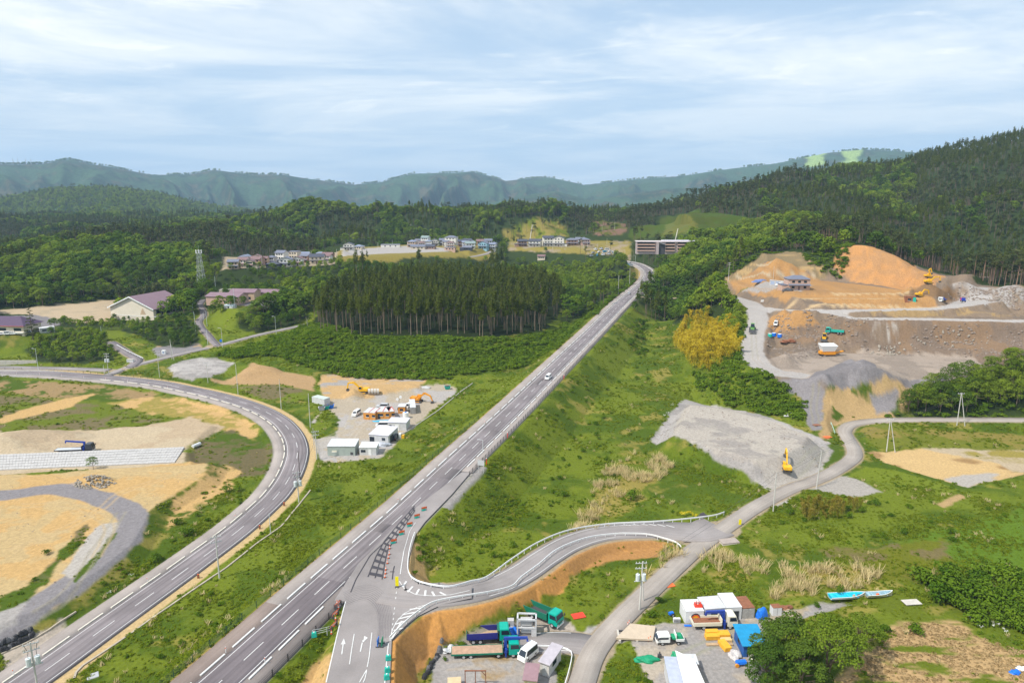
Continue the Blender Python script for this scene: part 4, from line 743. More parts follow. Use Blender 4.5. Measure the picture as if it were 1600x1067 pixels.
def veg_pts(cell, rmin, rmax, thr=0.):
    x, y = jitter_pts(-rmax*.78, rmax*.78, rmin*.7, rmax, cell); r = np.hypot(x, y); k = (r > rmin) & (r < rmax) & (np.abs(np.degrees(np.arctan2(x, y))) < 46); x, y = x[k], y[k]
    v = grid_lookup(VEG, x, y); k = rng.random(len(x)) < v*np.clip(v*1.3-.15, 0, 1); x, y = x[k], y[k]; p = np.stack([x, y, hgt(x, y)], 1)
    k = np.ones(len(p), bool)
    for pl, w in ((MAIN, 8.0), (LEFT, 6.2), (SMALL, 2.7), (RAMP, 4.5), (HILLRD, 2.6), (FRONTAGE, 2.8), (PATHUP, 2.1), (YARD, 3.4)): k &= line_d(x, y, pl[::2])[0] > w
    k &= poly_sd(x, y, np.array(JUNC)) > .5
    return p[k]
p = np.vstack([veg_pts(.85, 98, 215), veg_pts(1.5, 215, 420)]); p = p[visible(p, .6)]; hn = fbm(p[:, 0]/7, p[:, 1]/7, 3, 201); keep = rng.random(len(p)) < np.clip(.25+2.2*(hn-.35), .15, 1); p = p[keep]; hn = hn[keep]
scatter('grass', 'tuft', p, np.clip(.45+1.5*(hn-.3), .4, 1.5)*rng.uniform(.8, 1.3, len(p))*np.where(np.hypot(p[:, 0], p[:, 1]) > 215, 1.4, 1))
k = rng.random(len(p)); kk = fbm(p[:, 0]/5, p[:, 1]/5, 3, 221); w = p[(kk > .56)&(k < .10)]; scatter('weeds', 'scrub', w, rng.uniform(.22, .55, len(w)))
w = p[(fbm(p[:, 0]/8, p[:, 1]/8, 3, 231) > .57)&(k > .93)]; scatter('dry_grass', 'straw', w, rng.uniform(.5, 1.1, len(w)))
x, y = jitter_pts(-60, 200, 95, 260, .9); v = grid_lookup(REED, x, y); k = rng.random(len(x)) < v*.9*sstep(fbm(x/5, y/5, 3, 211), .42, .6); p = np.stack([x[k], y[k], hgt(x[k], y[k])], 1); scatter('reeds', 'reed', p, rng.uniform(.6, 1.1, len(p)))
p = in_poly(PGg((1290, 1100), (1370, 1010), (1415, 975), (1480, 972), (1545, 1000), (1590, 1015), (1690, 1040), (1690, 1120)), .75); k = fbm(p[:, 0]/7+p[:, 1]/16, p[:, 1]/2.2, 5, 31) < .53; p = p[k & (rng.random(len(p)) < .8)]; scatter('mown_hay', 'hay', p, rng.uniform(.6, 1.2, len(p)))
# separate bushes on the banks
def bush_field(q, cell, label, group, smin, smax, kind='shrub', name='bush', cat='bush', prob=1.):
    p = clear(in_poly(PGg(*q), cell, 3), -2.0); p = p[poly_sd(p[:, 0], p[:, 1], np.array(JUNC)) > 2.5]; p = p[rng.random(len(p)) < prob]
    for w in p: tree_thing(name, kind, w, U(smin, smax), label, cat, group, part_names=('stems', 'leaves') )
bush_field([(652, 838), (725, 760), (800, 690), (900, 590), (985, 500), (1040, 475), (1050, 520), (1000, 620), (930, 720), (860, 810), (780, 890), (680, 905)], 7.5, 'low leafy bush on the long grass bank right of the main road', 'bushes on the right road bank', .5, 1.15, prob=.8)
bush_field([(985, 505), (1010, 500), (1010, 560), (985, 545)], 5, 'larger dark bush at the foot of the bank near the bamboo', 'dark bushes near the bamboo', 1.3, 2.2)
bush_field([(150, 1067), (300, 950), (430, 830), (520, 740), (700, 640), (760, 620), (600, 760), (420, 920), (260, 1060)], 10, 'low leafy bush on the grass strip between the two roads', 'bushes between the roads', .4, .9, prob=.7)
bush_field([(250, 830), (300, 805), (360, 760), (420, 740), (400, 790), (300, 870), (200, 935)], 6, 'bright bush on the bank left of the curved road', 'bushes left of the curved road', .6, 1.5, prob=.9)
bush_field([(1440, 905), (1480, 890), (1560, 900), (1640, 900), (1640, 1010), (1560, 990), (1500, 960), (1450, 950)], 3.3, 'dense green shrub in the thicket by the mown hay', 'thicket by the mown hay', 1.9, 3.3)
bush_field([(1330, 970), (1420, 965), (1450, 990), (1380, 1000), (1330, 990)], 4.0, 'leafy bush along the edge of the mown hay', 'bushes at the hay edge', 1.0, 1.7)
bush_field([(1000, 970), (1030, 930), (1060, 960), (1040, 975)], 3.6, 'leafy bush beside the transformer pole', 'bushes beside the transformer pole', .8, 1.4)
bush_field([(1210, 800), (1380, 785), (1420, 790), (1400, 815), (1220, 820)], 4.5, 'green bush along the ditch below the gravel triangle', 'bushes along the ditch', .8, 1.6)
bush_field([(1290, 825), (1480, 830), (1600, 850), (1600, 862), (1450, 845), (1290, 838)], 5, 'low bush on the field edge bank', 'bushes on the field edge', .6, 1.2)
bush_field([(1190, 950), (1330, 925), (1380, 905), (1400, 925), (1340, 945)], 6, 'green bush by the laid up boats', 'bushes by the boats', .7, 1.4, prob=.7)
bush_field([(0, 940), (50, 915), (100, 850), (60, 870)], 4, 'dusty bush on the bank inside the sandy lot', 'bushes in the sandy lot', .5, 1.0)
bush_field([(980, 1020), (1005, 1030), (1020, 1090), (940, 1090)], 4, 'leafy weed clump beside the small concrete bridge', 'weeds beside the bridge', .5, .9)
bush_field([(700, 1000), (735, 985), (740, 995), (690, 1060), (670, 1090)], 3.2, 'weedy bush at the foot of the orange bank', 'bushes at the orange bank', .5, 1.0)
for a, b, s in ((655, 860), (657, 877), (650, 897))and((655, 860, .9), (657, 877, 1.1), (649, 897, .7)): tree_thing('bush', 'shrub', G(a, b), s, 'small round bush on the sand strip inside the ramp bend', 'bush', 'bushes inside the ramp bend', part_names=('stems', 'leaves'))
tree_thing('bush', 'shrub', G(985, 780), 2.2, 'single bright round bush standing among the tall reeds', 'bush', None, part_names=('stems', 'leaves'))
for a, b, s in ((1268, 1000), (0, 0))and((1222, 1050, 1.12), (1200, 1074, .9), (1250, 1078, 1.0), (1290, 1066, 1.2), (1340, 1030, .85)):
    tree_thing('broadleaf_tree', 'bigd' if a < 1260 else 'bigl', G(a, b), s, {1222: 'big dark tree in the clump beside the blue roofed shed', 1200: 'big dark tree in the clump beside the blue roofed shed', 1250: 'big dark tree in the clump beside the blue roofed shed', 1290: 'spreading light green tree with forked trunk beside the mown hay', 1340: 'smaller light green tree between the spreading tree and the mown hay'}[a], 'tree', 'dark trees beside the blue roofed shed' if a < 1260 else None)
for q, cell, kind, nm, lab, grp in (([(1052, 545), (1062, 512), (1100, 497), (1150, 508), (1152, 560), (1110, 582), (1078, 578)], 2.75, 'bamboo', 'bamboo', 'yellow plume of bamboo in the large golden grove', 'golden bamboo grove'),
    ([(1245, 800), (1275, 790), (1345, 792), (1350, 806), (1262, 815)], 1.7, 'bamboo_olive', 'bamboo', 'short olive bamboo stalk in the row beside the gravel triangle', 'olive bamboo row')):
    for w in in_poly(PGg(*q), cell, 2): tree_thing(nm, kind, w, U(.8, 1.1), lab, 'bamboo', grp, part_names=('culm', 'leaves'))
for a, b, s in ((1068, 806, 1.3), (1078, 805, 1.2), (1086, 808, 1.)): tree_thing('flowering_bush', 'bloom', G(a, b), s, 'yellow flowering bush beside the upper guardrail', 'bush', 'yellow flowering bushes', part_names=('stems', 'flowers'))
p = np.vstack([in_poly(PGg(*q), 2.6, 2) for q in ([(1022, 670), (1050, 640), (1060, 628), (1045, 640), (1015, 690)], [(160, 925), (235, 885), (220, 905), (150, 940)], [(1480, 960), (1560, 965), (1600, 1000), (1540, 990)])]); scatter('wild_flowers', 'bloomw', p, rng.uniform(.7, 1.2, len(p)))

# woods on the hills behind: canopy of the near hill and the tree fringe of the far skylines
for nm, kind, t0, t1, r0, r1, cell, sc in (('hill_wood', 'broadl_far', -50, 12, 1760, 2760, 14., 1.5), ('hill_pines', 'pine_far', -50, 12, 1800, 2760, 26., 1.3)):
    x, y = jitter_pts(-2200, 700, 1100, 2760, cell); r = np.hypot(x, y); t = np.degrees(np.arctan2(x, y)); k = (t > t0) & (t < t1) & (r > r0) & (r < r1); x, y, r = x[k], y[k], r[k]; z = hhill(x, y)
    up = hhill(x*1.02, y*1.02)-z; k = (up/(r*.02) > .03)&(z > 28); p = np.stack([x[k], y[k], z[k]-1], 1); scatter(nm, kind, p, rng.uniform(.7, 1.25, len(p))*sc)
t = np.radians(rng.uniform(-44, 44, 2600)); r = rng.uniform(5250, 5320, len(t)); x, y = r*np.sin(t), r*np.cos(t); k = rng.random(len(t)) < sstep(fbm(t*60, t*3, 3, 301), .35, .65); p = np.stack([x[k], y[k], hhill(x[k], y[k])-3], 1); scatter('skyline_trees', 'broad_far', p, rng.uniform(1.0, 2.0, len(p)))
# ------------------------------------------------------------------ mesh builder for made things
class MB:
    def __init__(s): s.v = []; s.f = []; s.m = []
    def add(s, V, Fs, m=0):
        b = len(s.v); s.v += [tuple(float(c) for c in q) for q in V]; s.f += [tuple(b+i for i in q) for q in Fs]; s.m += [m]*len(Fs); return s
    def hexa(s, p, m=0): return s.add(p, [(0, 3, 2, 1), (4, 5, 6, 7), (0, 1, 5, 4), (1, 2, 6, 5), (2, 3, 7, 6), (3, 0, 4, 7)], m)
    def box(s, x0, x1, y0, y1, z0, z1, m=0): return s.hexa([(x0, y0, z0), (x1, y0, z0), (x1, y1, z0), (x0, y1, z0), (x0, y0, z1), (x1, y0, z1), (x1, y1, z1), (x0, y1, z1)], m)
    def taper(s, x0, x1, y0, y1, z0, z1, ix, iy, m=0): return s.hexa([(x0, y0, z0), (x1, y0, z0), (x1, y1, z0), (x0, y1, z0), (x0+ix, y0+iy, z1), (x1-ix, y0+iy, z1), (x1-ix, y1-iy, z1), (x0+ix, y1-iy, z1)], m)
    def cyl(s, p, q, r0, r1=None, n=8, m=0, cap=True):
        r1 = r0 if r1 is None else r1; p = np.array(p, float); q = np.array(q, float); t = q-p; t /= np.linalg.norm(t)+1e-9; u = np.cross(t, [.12, .31, .94] if abs(t[2]) < .9 else [1, .1, 0]); u /= np.linalg.norm(u); w = np.cross(t, u)
        c = [(math.cos(2*math.pi*k/n), math.sin(2*math.pi*k/n)) for k in range(n)]; V = [p+(u*a+w*b)*r0 for a, b in c]+[q+(u*a+w*b)*r1 for a, b in c]
        Fs = [(k, (k+1) % n, n+(k+1) % n, n+k) for k in range(n)]
        if cap: Fs += [tuple(range(n))[::-1], tuple(range(n, 2*n))]
        return s.add(V, Fs, m)
    def tube(s, pts, r, n=6, m=0):
        for a, b in zip(pts[:-1], pts[1:]): s.cyl(a, b, r, n=n, m=m)
        return s
    def prism(s, prof, y0, y1, m=0, axis='y', iy=0.):      # outline (x,z) swept along y
        n = len(prof); V = []
        for y in (y0, y1):
            for a, b in prof: V.append((a, y, b) if axis == 'y' else (y, a, b))
        return s.add(V, [tuple(range(n))[::-1] if axis == 'x' else tuple(range(n)), tuple(range(n, 2*n)) if axis == 'x' else tuple(range(n, 2*n))[::-1]]+[((k+1) % n, k, n+k, n+(k+1) % n) for k in range(n)], m)
    def poly(s, pts, m=0): return s.add(pts, [tuple(range(len(pts)))], m)
    def mesh(s, name, mats, bev=0.):
        me = bpy.data.meshes.new(name); me.from_pydata(s.v, [], s.f); me.validate()
        for q in (mats if isinstance(mats, (list, tuple)) else [mats]): me.materials.append(q)
        if len(me.polygons) == len(s.m): me.polygons.foreach_set('material_index', s.m)
        import bmesh
        bm = bmesh.new(); bm.from_mesh(me); bmesh.ops.recalc_face_normals(bm, faces=bm.faces)
        if bev: bmesh.ops.bevel(bm, geom=[e for e in bm.edges if e.is_manifold and e.calc_face_angle(0) > .5], offset=bev, segments=2, affect='EDGES', clamp_overlap=True)
        bm.to_mesh(me); bm.free(); return me
    def build(s, name, mats, parent=None, loc=None, rz=0., bev=0., **props): return link(name, s.mesh(name, mats, bev), parent, loc, rz, **props)
# ------------------------------------------------------------------ road surfaces
def road_mat(name, col, streak=.16, patch=.17):
    m, n, N, L = node_mat(name); o = N('ShaderNodeOutputMaterial'); b = N('ShaderNodeBsdfPrincipled'); b.inputs['Roughness'].default_value = .88; b.inputs['Specular IOR Level'].default_value = .2
    uv = N('ShaderNodeUVMap'); tc = N('ShaderNodeTexCoord')
    mp = N('ShaderNodeMapping'); mp.inputs['Scale'].default_value = (1.6, .03, 1); L(uv.outputs[0], mp.inputs[0])
    a = N('ShaderNodeTexNoise'); a.inputs['Scale'].default_value = 1; a.inputs['Detail'].default_value = 3; L(mp.outputs[0], a.inputs['Vector'])
    c = N('ShaderNodeTexNoise'); c.inputs['Scale'].default_value = .12; c.inputs['Detail'].default_value = 6; L(tc.outputs['Object'], c.inputs['Vector'])
    d = N('ShaderNodeTexNoise'); d.inputs['Scale'].default_value = 3.5; d.inputs['Detail'].default_value = 3; L(tc.outputs['Object'], d.inputs['Vector'])
    def mr(src, v):
        q = N('ShaderNodeMapRange'); q.inputs[1].default_value = .3; q.inputs[2].default_value = .7; q.inputs[3].default_value = 1-v; q.inputs[4].default_value = 1+v; L(src, q.inputs[0]); return q.outputs[0]
    x = None
    for src, v in ((a.outputs['Fac'], streak), (c.outputs['Fac'], patch), (d.outputs['Fac'], .05)):
        q = mr(src, v)
        if x is None: x = q
        else:
            k = N('ShaderNodeMath'); k.operation = 'MULTIPLY'; L(x, k.inputs[0]); L(q, k.inputs[1]); x = k.outputs[0]
    mx = N('ShaderNodeMix'); mx.data_type = 'RGBA'; mx.blend_type = 'MULTIPLY'; mx.inputs[0].default_value = 1; mx.inputs[6].default_value = (*col, 1); L(x, mx.inputs[7]); L(mx.outputs[2], b.inputs['Base Color']); L(b.outputs[0], o.inputs[0]); return m
ASPH = road_mat('worn asphalt', (.192, .168, .171), .27); ASPL = road_mat('old pale asphalt', (.262, .236, .226), .10); WALK = road_mat('footway asphalt', (.315, .275, .250), .06); WALKD = road_mat('new footway asphalt', (.185, .16, .148), .06); LANE = road_mat('lane concrete', (.33, .29, .255), .10)
PAINT = mat('white road paint', (.62, .61, .59), .7, var=.18, scale=1.5); BLACKP = mat('blacked out paint', (.055, .05, .058), .8, var=.25); KERBM = mat('kerb concrete', (.66, .61, .52), .85, var=.2); KERBW = mat('painted kerb', (.64, .63, .61), .7); CONC = mat('concrete', (.52, .48, .42), .9, var=.2); DARKC = mat('dark sealed joint', (.05, .045, .05), .8)
def ribbon(name, pl, a, b, dz, m, nlat=3, skirt=.4, kind='structure', bm=None):
    if not callable(a): av = a; a = lambda s: av
    if not callable(b): bv = b; b = lambda s: bv
    pl = np.asarray(pl); s = np.r_[0, np.cumsum(np.linalg.norm(np.diff(pl[:, :2], axis=0), axis=1))]
    t = np.gradient(pl[:, :2], axis=0); t /= np.linalg.norm(t, axis=1)[:, None]; cols = nlat+2; V = []; UV = []
    for k in range(len(pl)):
        A, B = a(s[k]), b(s[k]); offs = [A]+list(np.linspace(A, B, nlat))+[B]
        for q, o_ in enumerate(offs): V.append((pl[k, 0]+t[k, 1]*o_, pl[k, 1]-t[k, 0]*o_, pl[k, 2]+dz-(skirt if q in (0, cols-1) else 0))); UV.append((o_, s[k]))
    n = len(pl); i, j = np.meshgrid(np.arange(n-1), np.arange(cols-1), indexing='ij'); k = (i*cols+j).ravel(); Fq = np.stack([k, k+1, k+cols+1, k+cols], 1)
    me = mk_mesh(name, V, Fq, [m]); ul = me.uv_layers.new(name='UVMap'); UV = np.array(UV, np.float32); ul.data.foreach_set('uv', UV[Fq.ravel()].ravel())
    return link(name, me, kind=kind)
def path_s(pl): return np.r_[0, np.cumsum(np.linalg.norm(np.diff(np.asarray(pl)[:, :2], axis=0), axis=1))]
def at_s(pl, s):
    S = path_s(pl); pl = np.asarray(pl); return np.array([np.interp(s, S, pl[:, k]) for k in range(3)])
def cut(pl, s0, s1):
    S = path_s(pl); q = np.r_[s0, S[(S > s0+.01) & (S < s1-.01)], s1]; return np.stack([np.interp(q, S, np.asarray(pl)[:, k]) for k in range(3)], 1)
def line_mb(mb, pl, off, w, s0=None, s1=None, dz=.06, m=0):
    S = path_s(pl); q = pl if s0 is None else cut(pl, max(s0, 0), min(s1, S[-1]))
    if len(q) < 2: return
    a = offset_path(q, off-w/2); b = offset_path(q, off+w/2); V = []
    for k in range(len(q)): V += [a[k]+[0, 0, dz], b[k]+[0, 0, dz]]
    mb.add(V, [(2*k, 2*k+1, 2*k+3, 2*k+2) for k in range(len(q)-1)], m)
def dashes(mb, pl, off, w, ln, per, s0=0., s1=None, dz=.06, m=0):
    s1 = path_s(pl)[-1] if s1 is None else s1; s = s0
    while s+ln < s1: line_mb(mb, pl, off, w, s, s+ln, dz, m); s += per
def blocks(mb, pl, off, w, h, ln, per, s0, s1, m=0, base=0.02):
    s = s0
    while s+ln < s1:
        q = cut(pl, s, s+ln); a = offset_path(q, off-w/2); b = offset_path(q, off+w/2); n = len(q); V = []
        for k in range(n): V += [a[k]+[0, 0, base], b[k]+[0, 0, base], b[k]+[0, 0, base+h], a[k]+[0, 0, base+h]]
        Fs = [(0, 1, 2, 3), (4*n-4, 4*n-1, 4*n-2, 4*n-3)]
        for k in range(n-1):
            for e in range(4): Fs.append((4*k+e, 4*k+4+e, 4*k+4+(e+1) % 4, 4*k+(e+1) % 4))
        mb.add(V, Fs, m); s += per
def s_of(pl, p): return float(line_d(np.array([p[0]]), np.array([p[1]]), pl)[3][0])
# main road
mS = path_s(MAIN)[-1]; sJ0 = s_of(MAIN, PJ(528, 905)); sJ1 = s_of(MAIN, PJ(700, 752)); sJ2 = s_of(MAIN, PJ(640, 826))
ribbon('main_road', MAIN, -3.55, 3.55, .05, ASPH, 5)
ribbon('sidewalk', MAIN, -7.5, -3.55, .06, WALK, 3); ribbon('sidewalk', cut(MAIN, 0, s_of(MAIN, PJ(520, 912))), 3.55, 6.9, .06, WALKD, 3); ribbon('sidewalk', cut(MAIN, s_of(MAIN, PJ(722, 736)), mS), 3.55, 6.9, .06, WALK, 3)
ribbon('main_road', cut(MAIN, 0, s_of(MAIN, PJ(516, 905))), -3.5, 3.5, .054, road_mat('newer dark asphalt', (.152, .130, .136), .24), 5, .003); ribbon('sidewalk', cut(MAIN, 0, s_of(MAIN, PJ(436, 945))), -7.45, -3.6, .066, road_mat('brown footway asphalt', (.235, .185, .160), .08), 3, .003)
for q, a_, b_ in (((600, 832, 4), -3.4, -.1), ((690, 747, 7), -3.4, 3.3), ((760, 680, 5), .1, 3.4), ((840, 601, 9), -3.4, -.1)): s0_ = s_of(MAIN, PJ(q[0], q[1])); ribbon('main_road', cut(MAIN, s0_, s0_+q[2]), a_, b_, .056, road_mat('patched asphalt', (.172, .150, .150), .1), 2, .003)
mk = MB(); line_mb(mk, MAIN, -3.05, .14); line_mb(mk, MAIN, 3.05, .14, 0, sJ0); line_mb(mk, MAIN, 3.05, .14, sJ2-22, mS); dashes(mk, MAIN, 3.05, .17, 1.5, 3.2, sJ0+1, sJ2-24)
sd = s_of(MAIN, PJ(413, 1003))-5; dashes(mk, MAIN, 0, .16, 5, 10, sd % 10, mS)
mk.build('road_marking', PAINT, kind='structure')
kb = MB(); blocks(kb, MAIN, -4.05, .32, .2, 5.6, 7.5, (sd+2) % 7.5, mS, base=.06); blocks(kb, MAIN, 4.05, .32, .2, 5.6, 7.5, (sd+4) % 7.5, sJ0-6, base=.06); blocks(kb, MAIN, 4.05, .32, .2, 5.6, 7.5, s_of(MAIN, PJ(735, 730)), mS, base=.06)
kb.build('kerb', [KERBW], kind='structure')
bp = MB()                                   # blacked-out hatching of the former lane taper
e0 = [PJ(575, 901), PJ(588, 868), PJ(600, 846), PJ(618, 824), PJ(648, 790)]; e1 = [PJ(597, 905), PJ(601, 880), PJ(606, 858), PJ(622, 836), PJ(650, 795)]
for e in (e0, e1, [(a+b)/2 for a, b in zip(e0, e1)]): line_mb(bp, resample(np.array(e), .8), 0, .22, dz=.075)
E0, E1 = resample(np.array(e0), .25), resample(np.array(e1), .25); nn = 13
for k in range(nn):
    t = (k+.4)/nn; a0 = E0[int(t*(len(E0)-1))]; a1 = E0[min(int((t+.028)*(len(E0)-1)), len(E0)-1)]; b0 = E1[int(t*(len(E1)-1))]; b1 = E1[min(int((t+.028)*(len(E1)-1)), len(E1)-1)]; u = np.array([0, 0, .072]); bp.poly([a0+u, a1+u, b1+u, b0+u])
for q in ([(548, 925), (556, 905), (578, 868), (610, 838)], [(613, 905), (614, 893), (617, 881)], [(609, 893), (614, 893), (619, 893)]): line_mb(bp, resample(np.array([PJ(*w) for w in q]), 1.), 0, .2, dz=.07)
bp.build('road_marking', BLACKP, kind='structure')
# junction sheet and the side road in the foreground
jp = MB(); jp.poly([np.array([p[0], p[1], jz(p[0], p[1])+.0]) for p in [PJ(*q) for q in [(505, 1090), (540, 939), (522, 938), (560, 880), (640, 800), (722, 737), (735, 738), (706, 772), (664, 815), (650, 834), (639, 871), (638, 894), (649, 909), (690, 919), (737, 915), (737, 934), (690, 944), (653, 962), (625, 985), (612, 1000), (608, 1090)]]]); 
jme = jp.mesh('junction', [ASPL]); link('junction_road', jme, kind='structure')
sk = MB()
for r0 in np.linspace(0, 1, 10):            # dark tyre arcs sweeping from the ramp into the main road
    t = r0; pts = smooth_path([PJ(536+6*t, 926+20*t), PJ(556+4*t, 917+22*t), PJ(580-7*t, 914+24*t), PJ(600-13*t, 926+26*t), PJ(611-20*t, 955+22*t), PJ(613-25*t, 992+10*t)], .8); line_mb(sk, pts, 0, .07+.15*((r0*37) % 1), dz=.018)
sk.build('tyre_marks', [mat('tyre rubber marks', (.195, .174, .172), .9, var=.3, scale=2)], kind='structure')
pm = MB()
def pjl(q, w=.16, dz=.06, step=1.0): line_mb(pm, resample(np.vstack([np.array([PJ(*a) for a in q]), [PJ(*q[-1])]])[:-1], step) if len(q) > 2 else np.array([PJ(*a) for a in q]), 0, w, dz=dz)
pjl([(540, 939.5), (534, 962), (522, 1012), (509, 1068)], .2); pjl([(601, 1068), (604.5, 1030), (607, 1003)], .2); pjl([(553.5, 990), (549, 1017), (545.5, 1042)]); pjl([(581, 988), (577, 1025), (573, 1046)]); pjl([(573, 1046), (566, 1058), (561, 1067)]); pjl([(573, 1046), (571, 1058), (567, 1067)])
pjl([(631, 861), (627, 885), (625, 900)], .18); pjl([(631, 861), (640, 830), (650, 815)], .12); pjl([(624, 908), (632, 920), (650, 929), (680, 931), (705, 929), (740, 921)], .18)
for a, b in (((635, 908), (629, 917)), ((645, 916), (637, 925)), ((655, 920), (650, 929)), ((665, 922), (664, 931)), ((675, 924), (679, 931)), ((687, 925), (697, 930))): pjl([a, b], .42)
for a, b in (((612, 998), (628, 970)), ((615, 985), (630, 981)), ((618, 975), (637, 969)), ((622, 967), (646, 961)), ((629, 960), (657, 955)), ((640, 952), (664, 949))): pjl([a, b], .36)
pjl([(609, 1000), (613, 984), (620, 970), (632, 958), (650, 949), (672, 943)], .16)
for k in range(11): y = 916+k*8.2; x = 620.5-k*.95; pjl([(x, y), (x-.5, y+3.2)], .16)
def arrow(q0, q1, turn):
    a, b = PJ(*q0), PJ(*q1); d = b-a; L_ = np.linalg.norm(d); d /= L_; r = np.array([d[1], -d[0], 0]); up = np.array([0, 0, .06])
    pm.poly([a-r*.1+up, a+r*.1+up, a+d*L_*.62+r*.1+up, a+d*L_*.62-r*.1+up]); c = a+d*L_*.62
    if turn: c2 = c+r*.25; pm.poly([c+r*.1+up, c2+d*.4+up, c2+d*.9+up, c-r*.1+d*.5+up]); pm.poly([c2-r*.1+up*1.05, c2+d*1.2+r*.55+up*1.05, c2+d*1.8-r*.15+up*1.05])
    else: pm.poly([c-r*.42+up, c+r*.42+up, b+up])
arrow((534, 1022), (537.5, 997), False); arrow((563, 1018), (568, 995), True)
# curved left road
lS = path_s(LEFT)[-1]; sL = s_of(LEFT, P(285, 606, 1.5))
ribbon('side_road', LEFT, -3.55, 3.6, .05, ASPH, 5); ribbon('sidewalk', cut(LEFT, 0, s_of(LEFT, P(60, 582, 2))), -7.2, -3.55, .06, WALK, 3)
lk = MB(); line_mb(lk, LEFT, -3.05, .14); line_mb(lk, LEFT, 3.05, .14, 0, s_of(LEFT, P(170, 590, 1.9))); line_mb(lk, LEFT, 3.05, .17, s_of(LEFT, P(120, 586, 2)), lS); sd2 = s_of(LEFT, P(90, 1033.7, 0))-2.5; dashes(lk, LEFT, 0, .16, 5, 10, sd2 % 10, sL); line_mb(lk, LEFT, 0, .2, sL+2, s_of(LEFT, P(190, 592, 1.8)))
lk.build('road_marking', PAINT, kind='structure')
kb = MB(); blocks(kb, LEFT, -4.05, .32, .2, 5.6, 7.5, (sd2+3) % 7.5, s_of(LEFT, P(160, 589, 1.9)), base=.06); kb.build('kerb', [KERBM], kind='structure')
ribbon('frontage_road', FRONTAGE, -2.3, 2.3, .05, ASPL); ribbon('hill_road', HILLRD, -2.1, 2.1, .05, ASPL); ribbon('school_road', SCHOOLRD, -2.3, 2.3, .04, ASPH); ribbon('path', PATHUP, -1.8, 1.8, .05, ASPH)
ribbon('lane', SMALL, -2.25, 2.25, .05, LANE); ribbon('yard_road', YARD, -3.0, 3.0, .035, ASPL)
ribbon('ramp_road', RAMP, lambda s: -3.6-max(0, (s-62)/9), lambda s: 3.6, .012, ASPL, 5)
rS = path_s(RAMP)[-1]; line_mb(pm, RAMP, -2.9, .15, 26, rS-22, .03); line_mb(pm, RAMP, 2.9, .15, 20, rS-30, .03)
for k in range(6):
    s = rS-27+k*2.2; a = at_s(offset_path(RAMP, -3.3), s); b = at_s(offset_path(RAMP, -2.6), s+2); pm.poly([a+[0, 0, .04], a+[.35, .1, .04], b+[.35, .1, .04], b+[0, 0, .04]])
for off in (-2.6, 2.7): line_mb(pm, YARD, off, .14, 5, path_s(YARD)[-1], .07)
pm.build('road_marking', PAINT, kind='structure')
ribbon('town_road', TOWNRD, -3, 3, .1, ASPL)
# drains
dr = MB()
for q, w in (([(116, 1060), (120, 1046), (160, 1020), (225, 975), (290, 930), (350, 890), (400, 850), (440, 822), (462, 795), (470, 785), (488, 762)], .36), ([(2, 1022), (40, 1005), (75, 985), (120, 955)], .3)):
    pl = resample(np.array([G(*a) for a in q]), 2.); pl[:, 2] = hgt(pl[:, 0], pl[:, 1]); a = offset_path(pl, -w/2); b = offset_path(pl, w/2); V = []
    for k in range(len(pl)): V += [a[k]-[0, 0, .3], a[k]+[0, 0, .22], b[k]+[0, 0, .22], b[k]-[0, 0, .3]]
    dr.add(V, [(4*k+e, 4*k+e+1, 4*k+5+e, 4*k+4+e) for k in range(len(pl)-1) for e in range(3)])
dr.build('drain', [mat('stained drain concrete', (.42, .36, .28), .9, var=.3)], kind='structure')
dr = MB(); pl = resample(np.array([G(*a) for a in [(575, 708), (640, 672), (680, 645), (720, 612), (740, 598)]]), 2.); pl[:, 2] = hgt(pl[:, 0], pl[:, 1])
for k in range(len(pl)-1): dr.cyl(pl[k]+[0, 0, .15], pl[k+1]+[0, 0, .15], .2, n=5)
dr.build('drain', [CONC], kind='structure')
# ------------------------------------------------------------------ made things: shared materials
def pm_(n, c, r=.45, **k): return mat(n, c, r, **k)
WHITE = pm_('white paint', (.80, .80, .78), .35, var=.06); SILV = pm_('silver paint', (.52, .54, .56), .3, var=.05); DKCAR = pm_('dark car paint', (.04, .045, .055), .3, var=.1)
TEAL = pm_('teal cab paint', (.0, .36, .27), .35, var=.12); GREEN = pm_('dark green paint', (.012, .16, .10), .4, var=.15); BLUE = pm_('blue crane paint', (.018, .055, .33), .4, var=.12); NAVY = pm_('navy paint', (.02, .025, .20), .5)
CREAM = pm_('cream cab paint', (.74, .70, .56), .4, var=.08); YEL = pm_('excavator yellow', (.80, .44, .015), .45, var=.15); ORG = pm_('orange machine paint', (.72, .29, .02), .5, var=.15); GLASS = pm_('dark glass', (.02, .03, .045), .08, var=.1, spec=.6); RUB = pm_('rubber', (.022, .022, .024), .85, var=.2); RIM = pm_('wheel rim', (.42, .42, .43), .4); STEEL = pm_('dark steel', (.07, .07, .075), .55, var=.25); GALV = pm_('galvanised steel', (.50, .51, .52), .5, var=.12); RUST = pm_('rusty steel', (.26, .105, .055), .85, var=.35, scale=2); WOOD = pm_('weathered timber', (.46, .32, .19), .85, var=.3, scale=2); BEDW = pm_('truck bed timber', (.45, .29, .195), .85, var=.3, scale=1.5)
RED = pm_('red plastic', (.70, .05, .02), .5); CONEO = pm_('cone orange', (.80, .14, .03), .5); LAMPY = pm_('head lamp lens', (.75, .75, .70), .15); TAILR = pm_('tail lamp lens', (.45, .02, .02), .2); BLUET = pm_('blue tarpaulin', (.01, .17, .72), .5, var=.25, scale=3, bump=.5); GREENT = pm_('green tarpaulin', (.01, .28, .13), .55, var=.25, scale=3, bump=.5); CYANT = pm_('pale blue sheet', (.05, .42, .66), .5)
